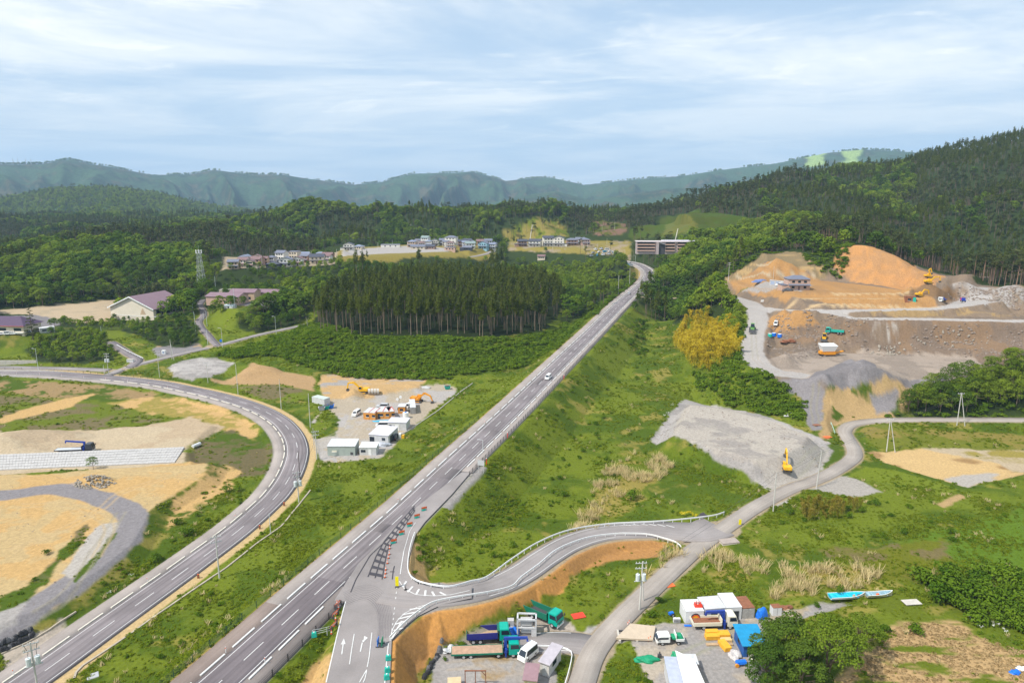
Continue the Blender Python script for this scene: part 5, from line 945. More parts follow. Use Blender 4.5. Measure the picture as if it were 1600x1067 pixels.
POLEC = pm_('concrete pole', (.56, .54, .50), .8, var=.12); POLEG = pm_('grey painted pole', (.62, .66, .66), .5, var=.08); DPOLE = pm_('dark brown pole', (.10, .07, .06), .6); GLV = pm_('guardrail white', (.80, .80, .79), .5, var=.06); FENCEG = pm_('dark green fence', (.025, .075, .045), .6); FENCEK = pm_('dark brown fence', (.05, .045, .045), .6)
def head(a, b):
    p, q = (G(*a) if len(a) == 2 else np.array(a[0])), (G(*b) if len(b) == 2 else np.array(b[0])); d = q-p; return (p+q)/2, math.atan2(d[1], d[0]), float(np.linalg.norm(d[:2]))
_wc = {}
def wheel(root, x, y, r, w=.28):
    k = (r, w)
    if k not in _wc:
        _wc[k] = (MB().cyl((0, -w/2, 0), (0, w/2, 0), r, n=14).mesh('tyre', [RUB]), MB().cyl((0, -w/2-.015, 0), (0, w/2+.015, 0), r*.58, n=10).mesh('rim', [RIM]))
    t = link('wheel', _wc[k][0], root, (x, y, r)); link('rim', _wc[k][1], t)
def quadpart(name, root, pts, m, th=.03, off=.012):
    p = np.array(pts, float); n = np.cross(p[1]-p[0], p[3]-p[0]); n /= np.linalg.norm(n); return MB().hexa(list(p-n*th)+list(p+n*off)).build(name, [m], root)
# car built from a side outline; hood/cabin numbers per style: (length,width,height,hood length,tail length,belt,windscreen slope,rear slope)
STY = dict(van=(4.7, 1.72, 1.95, .55, .08, 1.05, .75, .22), kei=(3.4, 1.5, 1.85, .25, .05, .95, .45, .15), wagon=(4.6, 1.7, 1.5, 1.15, .25, .9, .75, .6), suv=(4.7, 1.8, 1.75, 1.2, .1, 1.0, .7, .35))
def car(style, body, p, yaw, label, group=None, scale=1.05, name='car', cat='car'):
    L_, W_, H_, hood, tail, belt, ws, rs = STY[style]; r = thing(name, label, cat, p, yaw, group); r.scale = (scale,)*3
    x0, x1 = -L_/2, L_/2; w = W_/2; xb, xf = x0+tail, x1-hood; gi = .13
    m = MB().taper(x0, x1, -w, w, .28, belt, .05, .04); m.hexa([(x0+.05, -w+.04, belt), (xf+.1, -w+.04, belt), (xf+.1, w-.04, belt), (x0+.05, w-.04, belt), (xb+rs, -w+gi+.04, H_), (xf-ws, -w+gi+.04, H_), (xf-ws, w-gi-.04, H_), (xb+rs, w-gi-.04, H_)]); m.build('body', [body], r, bev=.05)
    a, b = belt+.08, H_-.12; f = lambda z: (z-belt)/(H_-belt)
    xr = lambda z: x0+.05+(xb+rs-x0-.05)*f(z); xw = lambda z: xf+.1+(-ws-.1)*f(z); yy = lambda z: w-.04-gi*f(z)
    quadpart('windshield', r, [(xw(a), -yy(a)+.1, a), (xw(a), yy(a)-.1, a), (xw(b), yy(b)-.1, b), (xw(b), -yy(b)+.1, b)], GLASS)
    quadpart('rear_window', r, [(xr(a), yy(a)-.1, a), (xr(a), -yy(a)+.1, a), (xr(b), -yy(b)+.1, b), (xr(b), yy(b)-.1, b)], GLASS)
    for s in (1, -1):
        q = [(xr(a)+.18, s*yy(a), a), (xw(a)-.2, s*yy(a), a), (xw(b)-.12, s*yy(b), b), (xr(b)+.14, s*yy(b), b)]; quadpart('side_window', r, q if s < 0 else q[::-1], GLASS)
        MB().box(x1-.09, x1+.012, s*(w-.30)-.16, s*(w-.30)+.16, .62, .80).build('headlight', [LAMPY], r); MB().box(x0-.012, x0+.09, s*(w-.2)-.1, s*(w-.2)+.1, .65, .95).build('tail_light', [TAILR], r)
        MB().box(xf-.25, xf-.1, min(s*w, s*(w+.16)), max(s*w, s*(w+.16)), belt+.02, belt+.2).build('mirror', [body], r)
    for x in (x0+.85, x1-.8):
        for s in (1, -1): wheel(r, x, s*(w-.12), .32, .22)
    return r
def cabin(r, x0, x1, w, z0, z1, m, slope=.35, name='cab', trim=WHITE):
    c = MB().prism([(x0, z0), (x1, z0), (x1+.02, z0+.9), (x1-slope, z1-.08), (x1-slope-.25, z1), (x0+.05, z1)], -w, w).build(name, [m], r, bev=.05)
    zb = z0+(z1-z0)*.52; zt = z1-.25; fx = lambda z: x1+.02-(slope+.02)*(z-z0-.9)/max(z1-.08-z0-.9, .01)
    quadpart('windshield', c, [(fx(zb), -w+.12, zb), (fx(zb), w-.12, zb), (fx(zt), w-.18, zt), (fx(zt), -w+.18, zt)], GLASS)
    for s in (1, -1):
        q = [(x0+.35, s*w, zb), (fx(zb)-.15, s*w, zb), (fx(zt)-.12, s*w, zt), (x0+.35, s*w, zt)]; quadpart('side_window', c, q if s < 0 else q[::-1], GLASS)
        MB().box(x1-.02, x1+.04, s*(w-.35)-.2, s*(w-.35)+.2, z0+.1, z0+.32).build('headlight', [LAMPY], c); MB().box(x1-.1, x1+.06, min(s*(w+.08), s*(w+.28)), max(s*(w+.08), s*(w+.28)), zb-.05, zb+.5).build('mirror', [STEEL], c)
    MB().box(x1+.0, x1+.07, -w+.05, w-.05, z0-.28, z0+.02).build('bumper', [trim], c); MB().box(x1+.005, x1+.05, -w*.6, w*.6, z0+.38, z0+.62).build('grille', [STEEL], c); return c
def crane(r, x, w, m, tip, boom_up=3.6):
    c = MB().box(x-.35, x+.35, -w*.85, w*.85, .9, 1.25).build('crane', [m], r)
    MB().box(x-.25, x+.25, -.28, .28, 1.25, boom_up).build('column', [m], c); d = 1 if tip[0] > x else -1
    b = MB().hexa([(x-.3*d, -.2, boom_up-.1), (tip[0], -.16, tip[1]-.3), (tip[0], .16, tip[1]-.3), (x-.3*d, .2, boom_up-.1), (x-.3*d, -.2, boom_up+.42), (tip[0], -.16, tip[1]+.12), (tip[0], .16, tip[1]+.12), (x-.3*d, .2, boom_up+.42)]).build('boom', [m], c)
    MB().box(tip[0]-.2, tip[0]+.15, -.12, .12, tip[1]-.8, tip[1]-.28).build('hook', [m], b)
    for s in (1, -1): MB().box(x-.14, x+.14, min(s*w*.7, s*w), max(s*w*.7, s*w), .2, 1.9).build('outrigger', [m], c)
def flat_truck(p, yaw, label, L_=12., W_=2.45, cabm=TEAL, bedm=BEDW, side=GREEN, crn=BLUE, axles=(-4.1, -2.8, 2.2, 4.9), cab_l=2.2, cab_h=2.9, scale=1., tip=None, boards=.0, wr=.46):
    r = thing('crane_truck', label, 'truck', p, yaw); r.scale = (scale,)*3; w = W_/2; x0, x1 = -L_/2, L_/2; xc = x1-cab_l; xb = xc-1.15
    MB().box(x0+.2, x1-.3, -.45, .45, .55, .95).box(x0+1, xc-1.6, -w+.15, w-.15, .65, .85).build('chassis', [STEEL], r)
    b = MB().box(x0, xb, -w, w, .98, 1.12).build('flatbed', [bedm], r)
    for s in (1, -1): MB().box(x0, xb, s*w-.06, s*w+.06, .86, 1.16+boards).build('side_board', [side], b)
    MB().box(x0-.07, x0-.005, -w, w, .86, 1.16+boards).build('tail_board', [side], b); MB().box(xb, xb+.1, -w, w, .98, 2.2).build('head_board', [side], b)
    cabin(r, xc, x1, w, .6, cab_h, cabm)
    if crn: crane(r, xc-.55, w, crn, tip or (x1+1.3, cab_h+.35), cab_h+.15)
    for x in axles:
        for s in (1, -1): wheel(r, x, s*(w-.22), wr, .38)
    return r
def dump_truck(p, yaw, label, cabm=TEAL, bodym=GREEN, side=GREEN, inner=WOOD, L_=8.2, scale=1., load=None):
    r = thing('dump_truck', label, 'truck', p, yaw); r.scale = (scale,)*3; w = 1.23; x0, x1 = -L_/2, L_/2; xc = x1-2.1; xb = xc-.35
    MB().box(x0+.3, x1-.3, -.45, .45, .55, 1.0).build('chassis', [STEEL], r)
    d = MB().box(x0, xb, -w, w, 1.12, 1.22).build('dump_body', [inner], r)
    for s in (1, -1): MB().hexa([(x0, s*w-.06, 1.05), (xb, s*w-.06, 1.05), (xb, s*w+.06, 1.05), (x0, s*w+.06, 1.05), (x0, s*w-.06, 2.25), (xb, s*w-.06, 2.35), (xb, s*w+.06, 2.35), (x0, s*w+.06, 2.25)]).build('side_wall', [side], d)
    MB().box(xb-.02, xb+.08, -w, w, 1.1, 2.75).box(xb+.08, xb+.55, -w*.9, w*.9, 2.6, 2.72).build('front_wall', [bodym], d); MB().box(x0-.1, x0-.01, -w, w, 1.1, 2.2).build('tail_gate', [bodym], d)
    if load: MB().hexa([(x0+.1, -w+.1, 1.25), (xb-.1, -w+.1, 1.25), (xb-.1, w-.1, 1.25), (x0+.1, w-.1, 1.25), (x0+1, -.5, 2.4), (xb-1, -.5, 2.5), (xb-1, .5, 2.5), (x0+1, .5, 2.4)]).build('load_cover', [load], d)
    cabin(r, xc, x1, w, .6, 2.95, cabm)
    for x in (x0+1.2, x0+2.5, x1-1.2):
        for s in (1, -1): wheel(r, x, s*(w-.2), .5, .4)
    return r
def excavator(p, yaw, label, m=YEL, boom=((1.0, 1.9), (3.2, 4.4), (5.6, 3.6), (5.9, 1.2)), scale=1., slew=0.):
    r = thing('excavator', label, 'excavator', p, yaw); r.scale = (scale,)*3
    for s in (1, -1):
        t = MB().prism([(-2.0, .15), (-1.7, 0), (1.7, 0), (2.0, .15), (2.0, .7), (1.7, .9), (-1.7, .9), (-2.0, .7)], s*1.25-.3, s*1.25+.3).build('track', [STEEL], r); MB().box(-1.5, 1.5, s*1.25-.32, s*1.25+.32, .32, .6).build('track_frame', [m], t)
    h = link('upper_body', MB().box(-2.3, 1.3, -1.35, 1.35, 1.05, 1.5).box(-2.3, -.2, -1.35, 1.35, 1.5, 2.15).box(-.2, 1.0, -1.3, -.3, 1.5, 2.0).mesh('upper_body', [m], .06), r, rz=slew)
    MB().box(-2.75, -2.3, -1.3, 1.3, 1.1, 2.2).build('counterweight', [m], h, bev=.1); c = MB().taper(-.15, 1.45, .35, 1.35, 1.5, 2.95, .1, .05).build('cab', [m], h, bev=.05)
    quadpart('windshield', c, [(1.44, .45, 1.75), (1.44, 1.25, 1.75), (1.37, 1.22, 2.8), (1.37, .48, 2.8)], GLASS); quadpart('side_window', c, [(1.25, 1.34, 1.9), (.05, 1.34, 1.9), (.1, 1.31, 2.8), (1.2, 1.31, 2.8)], GLASS)
    pts = [np.array([a, -.1, b]) for a, b in boom]
    def arm(nm, a, b, t0, t1, par):
        d = b-a; d /= np.linalg.norm(d); n = np.array([-d[2], 0, d[0]]); y = np.array([0, .22, 0]); return MB().hexa([a-n*t0-y, b-n*t1-y, b-n*t1+y, a-n*t0+y, a+n*t0-y, b+n*t1-y, b+n*t1+y, a+n*t0+y]).build(nm, [m], par)
    arm('boom', pts[0], pts[1], .25, .42, h); arm('boom', pts[1], pts[2], .42, .22, h); arm('stick', pts[2], pts[3], .28, .16, h)
    q = pts[3]; MB().prism([(q[0]-.1, q[2]+.2), (q[0]+.35, q[2]-.1), (q[0]+.3, q[2]-.8), (q[0]-.5, q[2]-1.0), (q[0]-.75, q[2]-.5)], -.65, .45).build('bucket', [STEEL], h); return r
# ------------------------------------------------------------------ sheds, containers, houses
def shed(name, cat, label, p, yaw, sx, sy, h, wm, rm, ridge=0., over=.15, doors=(), wins=(), group=None, slope=0.):
    """doors/wins: (face, pos 0..1, width, z0, z1, material); face F(-y) B(+y) L(-x) R(+x)"""
    r = thing(name, label, cat, p, yaw, group); x, y = sx/2, sy/2
    m = MB().box(-x, x, -y, y, -.4, h)
    if ridge: m.prism([(-y, h), (y, h), (0, h+ridge)], -x, x, axis='x')
    m.build('walls', [wm], r)
    if ridge:
        k = ridge/y; o = over; rf = MB()
        for s in (1, -1): rf.hexa([(-x-o, s*(y+o), h-k*o+.02), (x+o, s*(y+o), h-k*o+.02), (x+o, 0, h+ridge+.02), (-x-o, 0, h+ridge+.02), (-x-o, s*(y+o), h-k*o+.16), (x+o, s*(y+o), h-k*o+.16), (x+o, 0, h+ridge+.18), (-x-o, 0, h+ridge+.18)])
        rf.build('roof', [rm], r)
    else: MB().hexa([(-x-over, -y-over, h+.02), (x+over, -y-over, h+.02), (x+over, y+over, h+.02+slope), (-x-over, y+over, h+.02+slope), (-x-over, -y-over, h+.16), (x+over, -y-over, h+.16), (x+over, y+over, h+.16+slope), (-x-over, y+over, h+.16+slope)]).build('roof', [rm], r)
    def op(nm, f, pos, w, z0, z1, mm):
        if f in 'FB':
            c = -x+pos*sx; s = -1 if f == 'F' else 1; o = MB().box(c-w/2, c+w/2, min(s*(y-.05), s*(y+.04)), max(s*(y-.05), s*(y+.04)), z0, z1).build(nm, [mm], r)
            if nm == 'window': MB().box(c-w/2-.06, c+w/2+.06, min(s*(y-.05), s*(y+.08)), max(s*(y-.05), s*(y+.08)), z0-.1, z0).build('sill', [WHITE], o)
        else:
            c = -y+pos*sy; s = -1 if f == 'L' else 1; MB().box(min(s*(x-.05), s*(x+.04)), max(s*(x-.05), s*(x+.04)), c-w/2, c+w/2, z0, z1).build(nm, [mm], r)
    for q in doors: op('door', *q)
    for q in wins: op('window', *q)
    return r
WALLC = dict(white=pm_('white house wall', (.72, .69, .63), .8), cream=pm_('cream wall', (.66, .57, .44), .8), brown=pm_('brown house wall', (.34, .22, .165), .8), pink=pm_('pinkish wall', (.55, .37, .29), .8), tan=pm_('tan wall', (.52, .38, .25), .8), dark=pm_('black house wall', (.06, .065, .085), .7), blue=pm_('pale blue wall', (.30, .50, .60), .8), grey=pm_('grey wall', (.46, .45, .44), .8))
ROOFC = dict(grey=pm_('grey roof', (.155, .165, .215), .6), dark=pm_('dark slate roof', (.065, .07, .095), .6), purple=pm_('purple roof', (.23, .145, .17), .5, var=.12, scale=.4), brown=pm_('brown roof', (.20, .12, .12), .6), blue=pm_('blue grey roof', (.21, .24, .32), .6), green=pm_('green grey roof', (.22, .28, .27), .6))
def house(px, py, w, d, st, wall, roof, label, kind='gable', yaw=0., wing=0, group=None, r=None, scale=1.):
    """two-storey village house; wing = side of a single storey lean-to (-1, 1)"""
    p = G(px, py) if r is None else PR(px, r)
    if r is not None: p[2] = hgt(p[:1], p[1:2])[0]
    t = thing('house', label, 'house', p, yaw, group); t.scale = (scale,)*3; wm, rm = WALLC[wall], ROOFC[roof]; h = 3.0*st; x, y = w/2, d/2; o = .5; rh = min(w, d)*.22
    m = MB().box(-x, x, -y, y, -2.5, h)
    if kind == 'gable': m.prism([(-y, h), (y, h), (0, h+rh)], -x, x, axis='x')
    if kind == 'side': m.prism([(-x, h), (x, h), (0, h+rh)], -y, y)
    m.build('wall', [wm], t); f = MB()
    if kind == 'gable':
        for s in (1, -1): f.hexa([(-x-o, s*(y+o), h-.25), (x+o, s*(y+o), h-.25), (x+o, 0, h+rh), (-x-o, 0, h+rh), (-x-o, s*(y+o), h-.05), (x+o, s*(y+o), h-.05), (x+o, 0, h+rh+.2), (-x-o, 0, h+rh+.2)])
    elif kind == 'side':
        for s in (1, -1): f.hexa([(s*(x+o), -y-o, h-.25), (s*(x+o), y+o, h-.25), (0, y+o, h+rh), (0, -y-o, h+rh), (s*(x+o), -y-o, h-.05), (s*(x+o), y+o, h-.05), (0, y+o, h+rh+.2), (0, -y-o, h+rh+.2)])
    elif kind == 'hip': f.hexa([(-x-o, -y-o, h), (x+o, -y-o, h), (x+o, y+o, h), (-x-o, y+o, h), (-x+y*.9, -.05, h+rh), (x-y*.9, -.05, h+rh), (x-y*.9, .05, h+rh), (-x+y*.9, .05, h+rh)])
    else: f.box(-x-.2, x+.2, -y-.2, y+.2, h, h+.35)
    f.build('roof', [rm], t)
    if st > 1:
        MB().hexa([(-x-.1, -y-1.5, 2.7), (x+.1, -y-1.5, 2.7), (x+.1, -y, 3.2), (-x-.1, -y, 3.2), (-x-.1, -y-1.5, 2.85), (x+.1, -y-1.5, 2.85), (x+.1, -y, 3.4), (-x-.1, -y, 3.4)]).build('porch_roof', [rm], t)
    for fl in range(st):
        for q in (-.55, 0, .55):
            if st > 1 and fl == 0 and q == 0: MB().box(-.5, .5, -y-.06, -y+.05, 0, 2.1).build('door', [ROOFC['brown']], t); continue
            wv = MB().box(q*x-.75, q*x+.75, -y-.05, -y+.05, fl*3+1.0, fl*3+2.2).build('window', [GLASS], t)
    MB().box(x-.05, x+.05, -.7, .7, 1.0, 2.1).build('window', [GLASS], t); MB().box(-x-.05, -x+.05, -.7, .7, 1.0, 2.1).build('window', [GLASS], t)
    if wing:
        a, b = (x, x+3.2) if wing > 0 else (-x-3.2, -x); g = MB().box(a, b, -y+.4, y-.6, -2.5, 2.6).build('annex', [wm], t); MB().box(a-.2, b+.2, -y+.2, y-.4, 2.6, 2.85).build('annex_roof', [rm], g)
    return t
# ------------------------------------------------------------------ poles
def pole_h(px, py, top, p): _, _, f = proj(np.array([p])); return (py-top)*f[0]/FO/.97
INS = pm_('insulator', (.70, .70, .68), .3)
def pole(px, py, top, label, kind='plain', name='utility_pole', m=None, rad_=.17, lean=0., group=None, p=None, yaw=0., cat='pole'):
    p = G(px, py) if p is None else p; h = pole_h(px, py, top, p); r = thing(name, label, cat, p, yaw, group); m = m or POLEC
    MB().cyl((0, 0, -.5), (lean, 0, h), rad_, rad_*.65, 8).build('shaft', [m], r)
    if kind in ('wires', 'transformer', 'aframe'):
        for k, z in enumerate((h-.35, h-1.5) if kind != 'aframe' else (h-.4,)):
            a = MB().box(-1.15, 1.15, -.06, .06, z-.06, z+.06).build('crossarm', [GALV], r)
            for q in (-1., -.35, .45, 1.05): MB().cyl((q, 0, z+.06), (q, 0, z+.34), .07, .05, 6).build('insulator', [INS], a)
    if kind == 'transformer':
        for s in (-.62, .62): t = MB().cyl((s, -.1, h-4.1), (s, -.1, h-2.7), .42, n=10).build('transformer', [POLEG], r); MB().cyl((s, -.1, h-2.7), (s, -.1, h-2.35), .08, n=6).build('bushing', [INS], t)
        MB().box(-1.3, 1.3, -.08, .08, h-4.35, h-4.2).build('crossarm', [GALV], r); MB().tube([(-.9, 0, h-.3), (-.5, .1, h-1.8), (-.62, -.1, h-2.4)], .04).tube([(.9, 0, h-.3), (.6, .1, h-1.8), (.62, -.1, h-2.4)], .04).build('cable', [STEEL], r)
    if kind == 'aframe': MB().cyl((2.6, -.6, -.4), (.15, -.05, h*.96), rad_*.9, rad_*.6, 8).build('strut', [m], r)
    if kind == 'strut': MB().cyl((1.6, -1.2, -.4), (.1, -.05, h*.78), rad_*.8, rad_*.6, 8).build('strut', [m], r)
    if kind == 'lamp': a = MB().tube([(0, 0, h-.1), (-.9, 0, h+.12)], .05).build('lamp_arm', [m], r); MB().taper(-1.7, -.8, -.14, .14, h+.04, h+.2, .05, .03).build('lamp_head', [GALV], a)
    return r
# ------------------------------------------------------------------ poles along the roads
P_ = lambda q, *a, **k: pole(*q, *a, **k)
P_((61, 1086, 993), 'concrete pole carrying twin grey transformers at the lower end of the curved road', 'transformer', p=G(61, 1060)*0+P(61, 1088, 0), yaw=.6)
P_((343, 903, 833), 'concrete utility pole with crossarms beside the drain of the curved road', 'wires', yaw=.5)
P_((423, 834, 800), 'thin bare grey post beside the sandy shoulder of the curved road', m=POLEG, rad_=.09, name='marker_post')
P_((467, 784, 735), 'pole crowded with insulators on the outside of the road bend', 'transformer', yaw=.5)
P_((469, 752, 703), 'dark brown pole standing at the bend beside the crowded pole', m=DPOLE, rad_=.12)
P_((495, 717, 672), 'utility pole with one crossarm left of the green metal shed', 'wires', yaw=.3); P_((491, 703, 668), 'slender pole just behind the crossarm pole by the metal shed', rad_=.1)
P_((485, 668, 614), 'tall plain pole by the lot entrance track', rad_=.15); P_((439.5, 639, 592), 'tall plain pole below the brown earth bank', rad_=.15); P_((372, 616, 569), 'tall plain pole between curved road and sand heap', rad_=.15)
P_((325, 598, 566), 'utility pole in front of the triangular gravel lot', 'wires', rad_=.13); P_((249.6, 590, 549), 'pale utility pole on the grass island by the road fork', 'wires', rad_=.14)
P_((170, 585.5, 552), 'pole with boxes at the road junction below the school bank', 'transformer', rad_=.15); P_((163, 584, 570), 'short white post beside the junction pole', m=WHITE, rad_=.08, name='marker_post')
pole(60, 578, 545, 'green grey street lamp beside the frontage road', 'lamp', 'street_lamp', POLEG, .1, cat='street lamp'); P_((268.7, 561.5, 530.5), 'utility pole with leaning strut beside the hillside road', 'strut', rad_=.15)
for q, l in (((299.7, 476, 456), 'pale pole highest of the three beside the hall'), ((302.5, 494, 475), 'pale pole middle of the three beside the hall'), ((305.7, 517, 488), 'pale pole lowest and tallest of the three beside the hall'), ((323.8, 510, 486), 'pale pole on the mown slope beside the footpath'), ((324.8, 538.5, 516), 'sign pole at the foot of the winding footpath'), ((318.5, 500, 488), 'thin grey post on the winding footpath edge'), ((367, 482, 451), 'pole in front of the pinkish community building'), ((337, 453, 432), 'white pole right of the lattice mast'), ((158.5, 521, 510), 'short pale lamp post on the grass bank below the school ground')): P_(q, l, rad_=.12, m=POLEG)
pole(348, 543, 513, 'street lamp by the foot of the mown slope', 'lamp', 'street_lamp', POLEG, .1, cat='street lamp'); pole(431.5, 522, 495, 'street lamp below the tree clump on the hillside road', 'lamp', 'street_lamp', POLEG, .1, cat='street lamp')
pole(754.5, 708, 686.5, 'pale lamp post with a control box on the main road footway', 'lamp', 'street_lamp', POLEG, .09, cat='street lamp')
P_((1006.5, 461.5, 437), 'pole right of the main road at the small side bridge', rad_=.15); P_((966, 462, 431), 'utility pole left of the main road nearest the passing car', rad_=.16); P_((983.5, 447, 419), 'utility pole left of the main road before the bend', rad_=.16); P_((997.5, 433, 422), 'short pole inside the main road bend', rad_=.12)
pole(992.5, 413, 400, 'street lamp at the far end of the main road bend', 'lamp', 'street_lamp', POLEG, .14, cat='street lamp'); P_((976, 405, 391), 'street pole above the far end of the main road', rad_=.15)
P_((998.8, 954, 872), 'big transformer pole with leaning second stem beside the lane', 'transformer', rad_=.2, lean=.3, yaw=.1); pole(1005.7, 940, 892, 'short leaning support pole behind the big transformer pole', rad_=.16, lean=-.6)
P_((1208, 799, 737.5), 'bare concrete pole at the lane edge before the mound lot', rad_=.16); P_((1275.5, 762, 702), 'bare concrete pole at the gravel triangle beside the lane', rad_=.16, lean=.5)
P_((1385, 706, 653), 'A shaped twin pole nearer the flooded sand lot', 'aframe', rad_=.17); P_((1495, 664.5, 613), 'A shaped twin pole before the wooded bank', 'aframe', rad_=.17)
P_((1138, 439, 411), 'pole on the quarry terrace left of the lone house', 'wires', rad_=.15); P_((1208, 437, 416), 'slender pole behind the grey wall of the lone house', rad_=.12)
for k, (q, r) in enumerate((((926.5, 358, 341), 800), ((939.5, 352, 338), 810), ((959, 356, 343), 800), ((947.5, 369, 360), 740), ((933.4, 381, 364), 690), ((911.5, 387, 375), 680), ((917.6, 386, 376), 685), ((863.5, 388, 377), 680), ((877.5, 388, 378), 680), ((591.5, 389, 378), 690), ((526.5, 397, 379.5), 600), ((614, 383, 372), 720), ((727, 372, 365), 760), ((745.5, 371, 364), 765), ((764, 403, 392), 640), ((487, 399, 385), 610), ((409, 414, 397), 560))):
    p = PR(q[0], r); p[2] = hgt(p[:1], p[1:2])[0]; pole(*q, ['thin pale pole among the far houses of the upper village', 'thin pale pole among the hillside houses and car park'][k > 8], rad_=.16, p=p, group=['poles of the upper village', 'poles of the hillside houses'][k > 8])
# lattice mast
mp = G(316.5, 458); hM = pole_h(316, 458, 397, mp); r = thing('radio_mast', 'tall grey lattice mast with aerial ring above the community building', 'mast', mp); lw = lambda z: 2.7*(1-z/hM)+.95*(z/hM); leg = [(1, 1), (1, -1), (-1, -1), (-1, 1)]
for a, b in leg: MB().cyl((a*lw(0), b*lw(0), -1), (a*lw(hM), b*lw(hM), hM), .12, .08, 6).build('leg', [GALV], r)
br = MB(); n = 9
for k in range(n):
    z0, z1 = hM*k/n, hM*(k+1)/n
    for i in range(4):
        a, b = leg[i], leg[(i+1) % 4]; A0, B0, A1, B1 = [(q[0]*lw(z), q[1]*lw(z), z) for q, z in ((a, z0), (b, z0), (a, z1), (b, z1))]; br.cyl(A0, B1, .05, n=4).cyl(B0, A1, .05, n=4).cyl(A1, B1, .05, n=4)
br.build('bracing', [GALV], r); ring = MB()
for z in (hM-.2, hM+1.2): ring.tube([(2*math.cos(t), 2*math.sin(t), z) for t in np.linspace(0, 6.283, 13)], .08)
ring.build('platform_ring', [GALV], r)
for t in np.arange(0, 6.28, 1.05): MB().box(2*math.cos(t)-.15, 2*math.cos(t)+.15, 2*math.sin(t)-.15, 2*math.sin(t)+.15, hM-.6, hM+2).build('antenna', [WHITE], r)
MB().cyl((0, 0, hM), (0, 0, hM+5), .08, .04, 6).build('spire', [GALV], r)
for a, b, l in ((60, -250, 0),)[:0]: pass
# ------------------------------------------------------------------ guardrails and fences
def guardrail(pts, label, h=.8, gap=2.6, m=GLV, name='guardrail', zoff=0.):
    pl = resample(smooth_path(np.array(pts), 1.0), 1.0); pl[:, 2] += zoff; c = pl[0].copy(); pl = pl-c; r = thing(name, label, 'guardrail', c); b = MB(); q0 = offset_path(pl, .06); q1 = offset_path(pl, -.06); V = []
    for k in range(len(pl)): V += [q0[k]+[0, 0, h-.32], q0[k]+[0, 0, h], q1[k]+[0, 0, h], q1[k]+[0, 0, h-.32]]
    b.add(V, [(4*k+e, 4*k+(e+1) % 4, 4*k+4+(e+1) % 4, 4*k+4+e) for k in range(len(pl)-1) for e in range(4)]); b.build('beam', [m], r)
    pm0 = MB().cyl((0, 0, -.6), (0, 0, h+.02), .08, n=6).mesh('post', [m])
    for q in resample(pl, gap)[:100]: link('post', pm0, r, q)
    return r
up = [PJ(648, 836), PJ(643, 850), PJ(638.5, 871), PJ(637.5, 894), PJ(647, 908.5), PJ(673, 917), PJ(704, 918.5)]+[G(*q) for q in [(736, 913.5), (760, 907), (800, 878), (841, 852), (889, 833), (951, 823), (1034, 818.5), (1110, 811), (1134, 803.5)]]
lo = [PJ(609, 1000), PJ(634, 975)]+[G(*q) for q in [(653, 961), (675, 947), (703, 940), (734, 935), (768, 929.5), (800, 921), (814, 907), (841, 887), (869, 864), (903, 849), (931, 842), (962, 838.5), (982, 838), (1013, 839.5), (1041, 847), (1056, 856), (1065.5, 864)]]
def fixz(pts):
    p = np.array(pts); 
    for k in range(len(p)):
        d, lat, z, s = [float(q[0]) for q in line_d(p[k:k+1, 0], p[k:k+1, 1], RAMP)]
        p[k, 2] = z if s > 12 else jz(p[k, 0], p[k, 1])
    return p
guardrail(fixz(up), 'white guardrail sweeping round the outer upper edge of the ramp'); guardrail(fixz(lo), 'white guardrail along the lower edge of the ramp above the orange bank')
guardrail([G(811, 1014), G(848, 1012.5), G(877, 1015), G(892, 1021), G(893, 1032), G(887, 1058), G(880, 1080)], 'white pipe rail curving around the grass patch by the hut', .7, 3., name='pipe_rail')
guardrail([G(183, 541), G(195, 548), G(210, 555.5), G(225, 562.5)], 'white guardrail beside the paved school ramp', 1.0, 3.)
guardrail([G(1298, 663), G(1301, 670), G(1305, 681)], 'pale green rail at the lane corner below the quarry ramp', .9, 2., m=pm_('pale green paint', (.45, .62, .52)))
def fence(pl, off, gap, label, m, h=1.2, rails=(.35, .75, 1.15), name='fence', r_=.045, net=None):
    q = offset_path(resample(pl, 1.5), off); c = q[0].copy(); q = q-c; r = thing(name, label, 'fence', c); b = MB()
    for z in rails: b.tube([w+[0, 0, z] for w in q], .035, 4)
    b.build('rail', [m], r); pm0 = MB().box(-r_, r_, -r_, r_, -.5, h).mesh('post', [m]); Q = resample(q, gap)
    for w in Q[:100]: link('post', pm0, r, w)
    if len(Q) > 100:
        b = MB()
        for w in Q[100:]: b.box(w[0]-r_, w[0]+r_, w[1]-r_, w[1]+r_, w[2]-.5, w[2]+h)
        b.build('post', [m], r)['kind'] = 'stuff'
    return r
sA, sB = s_of(MAIN, PJ(730, 742)), s_of(MAIN, PJ(1000, 452)); fence(cut(MAIN, sA, sB), 6.75, 2.5, 'dark fence of close posts along the right edge of the main road', FENCEK, 1.3, r_=.07)
fence(cut(MAIN, 6, s_of(MAIN, PJ(760, 655))), -8.1, 4., 'dark green net fence along the left edge of the main road', FENCEG, 1.3, (.15, .4, .65, .9, 1.2))
fence(cut(MAIN, 8, s_of(MAIN, PJ(486, 938))), 7.0, 4., 'dark rail fence on the right of the main road before the junction', FENCEK, 1.15, r_=.08)
b = fence(np.array([PJ(488.5, 993), PJ(500, 991), PJ(516, 987)]), 0, 2.5, 'short barrier rail closing the footway beside the green bin', GALV, 1.1, name='barrier')
sa = s_of(LEFT, P(250, 599, 1.6)); fence(cut(LEFT, sa, sa+75), 4.6, 4., 'low dark fence on the outer edge of the curved road below the island', FENCEK, .8, (.3, .7)); fence(FRONTAGE[20:], -3.1, 4., 'low dark fence between frontage road and curved road', FENCEK, .8, (.3, .7))
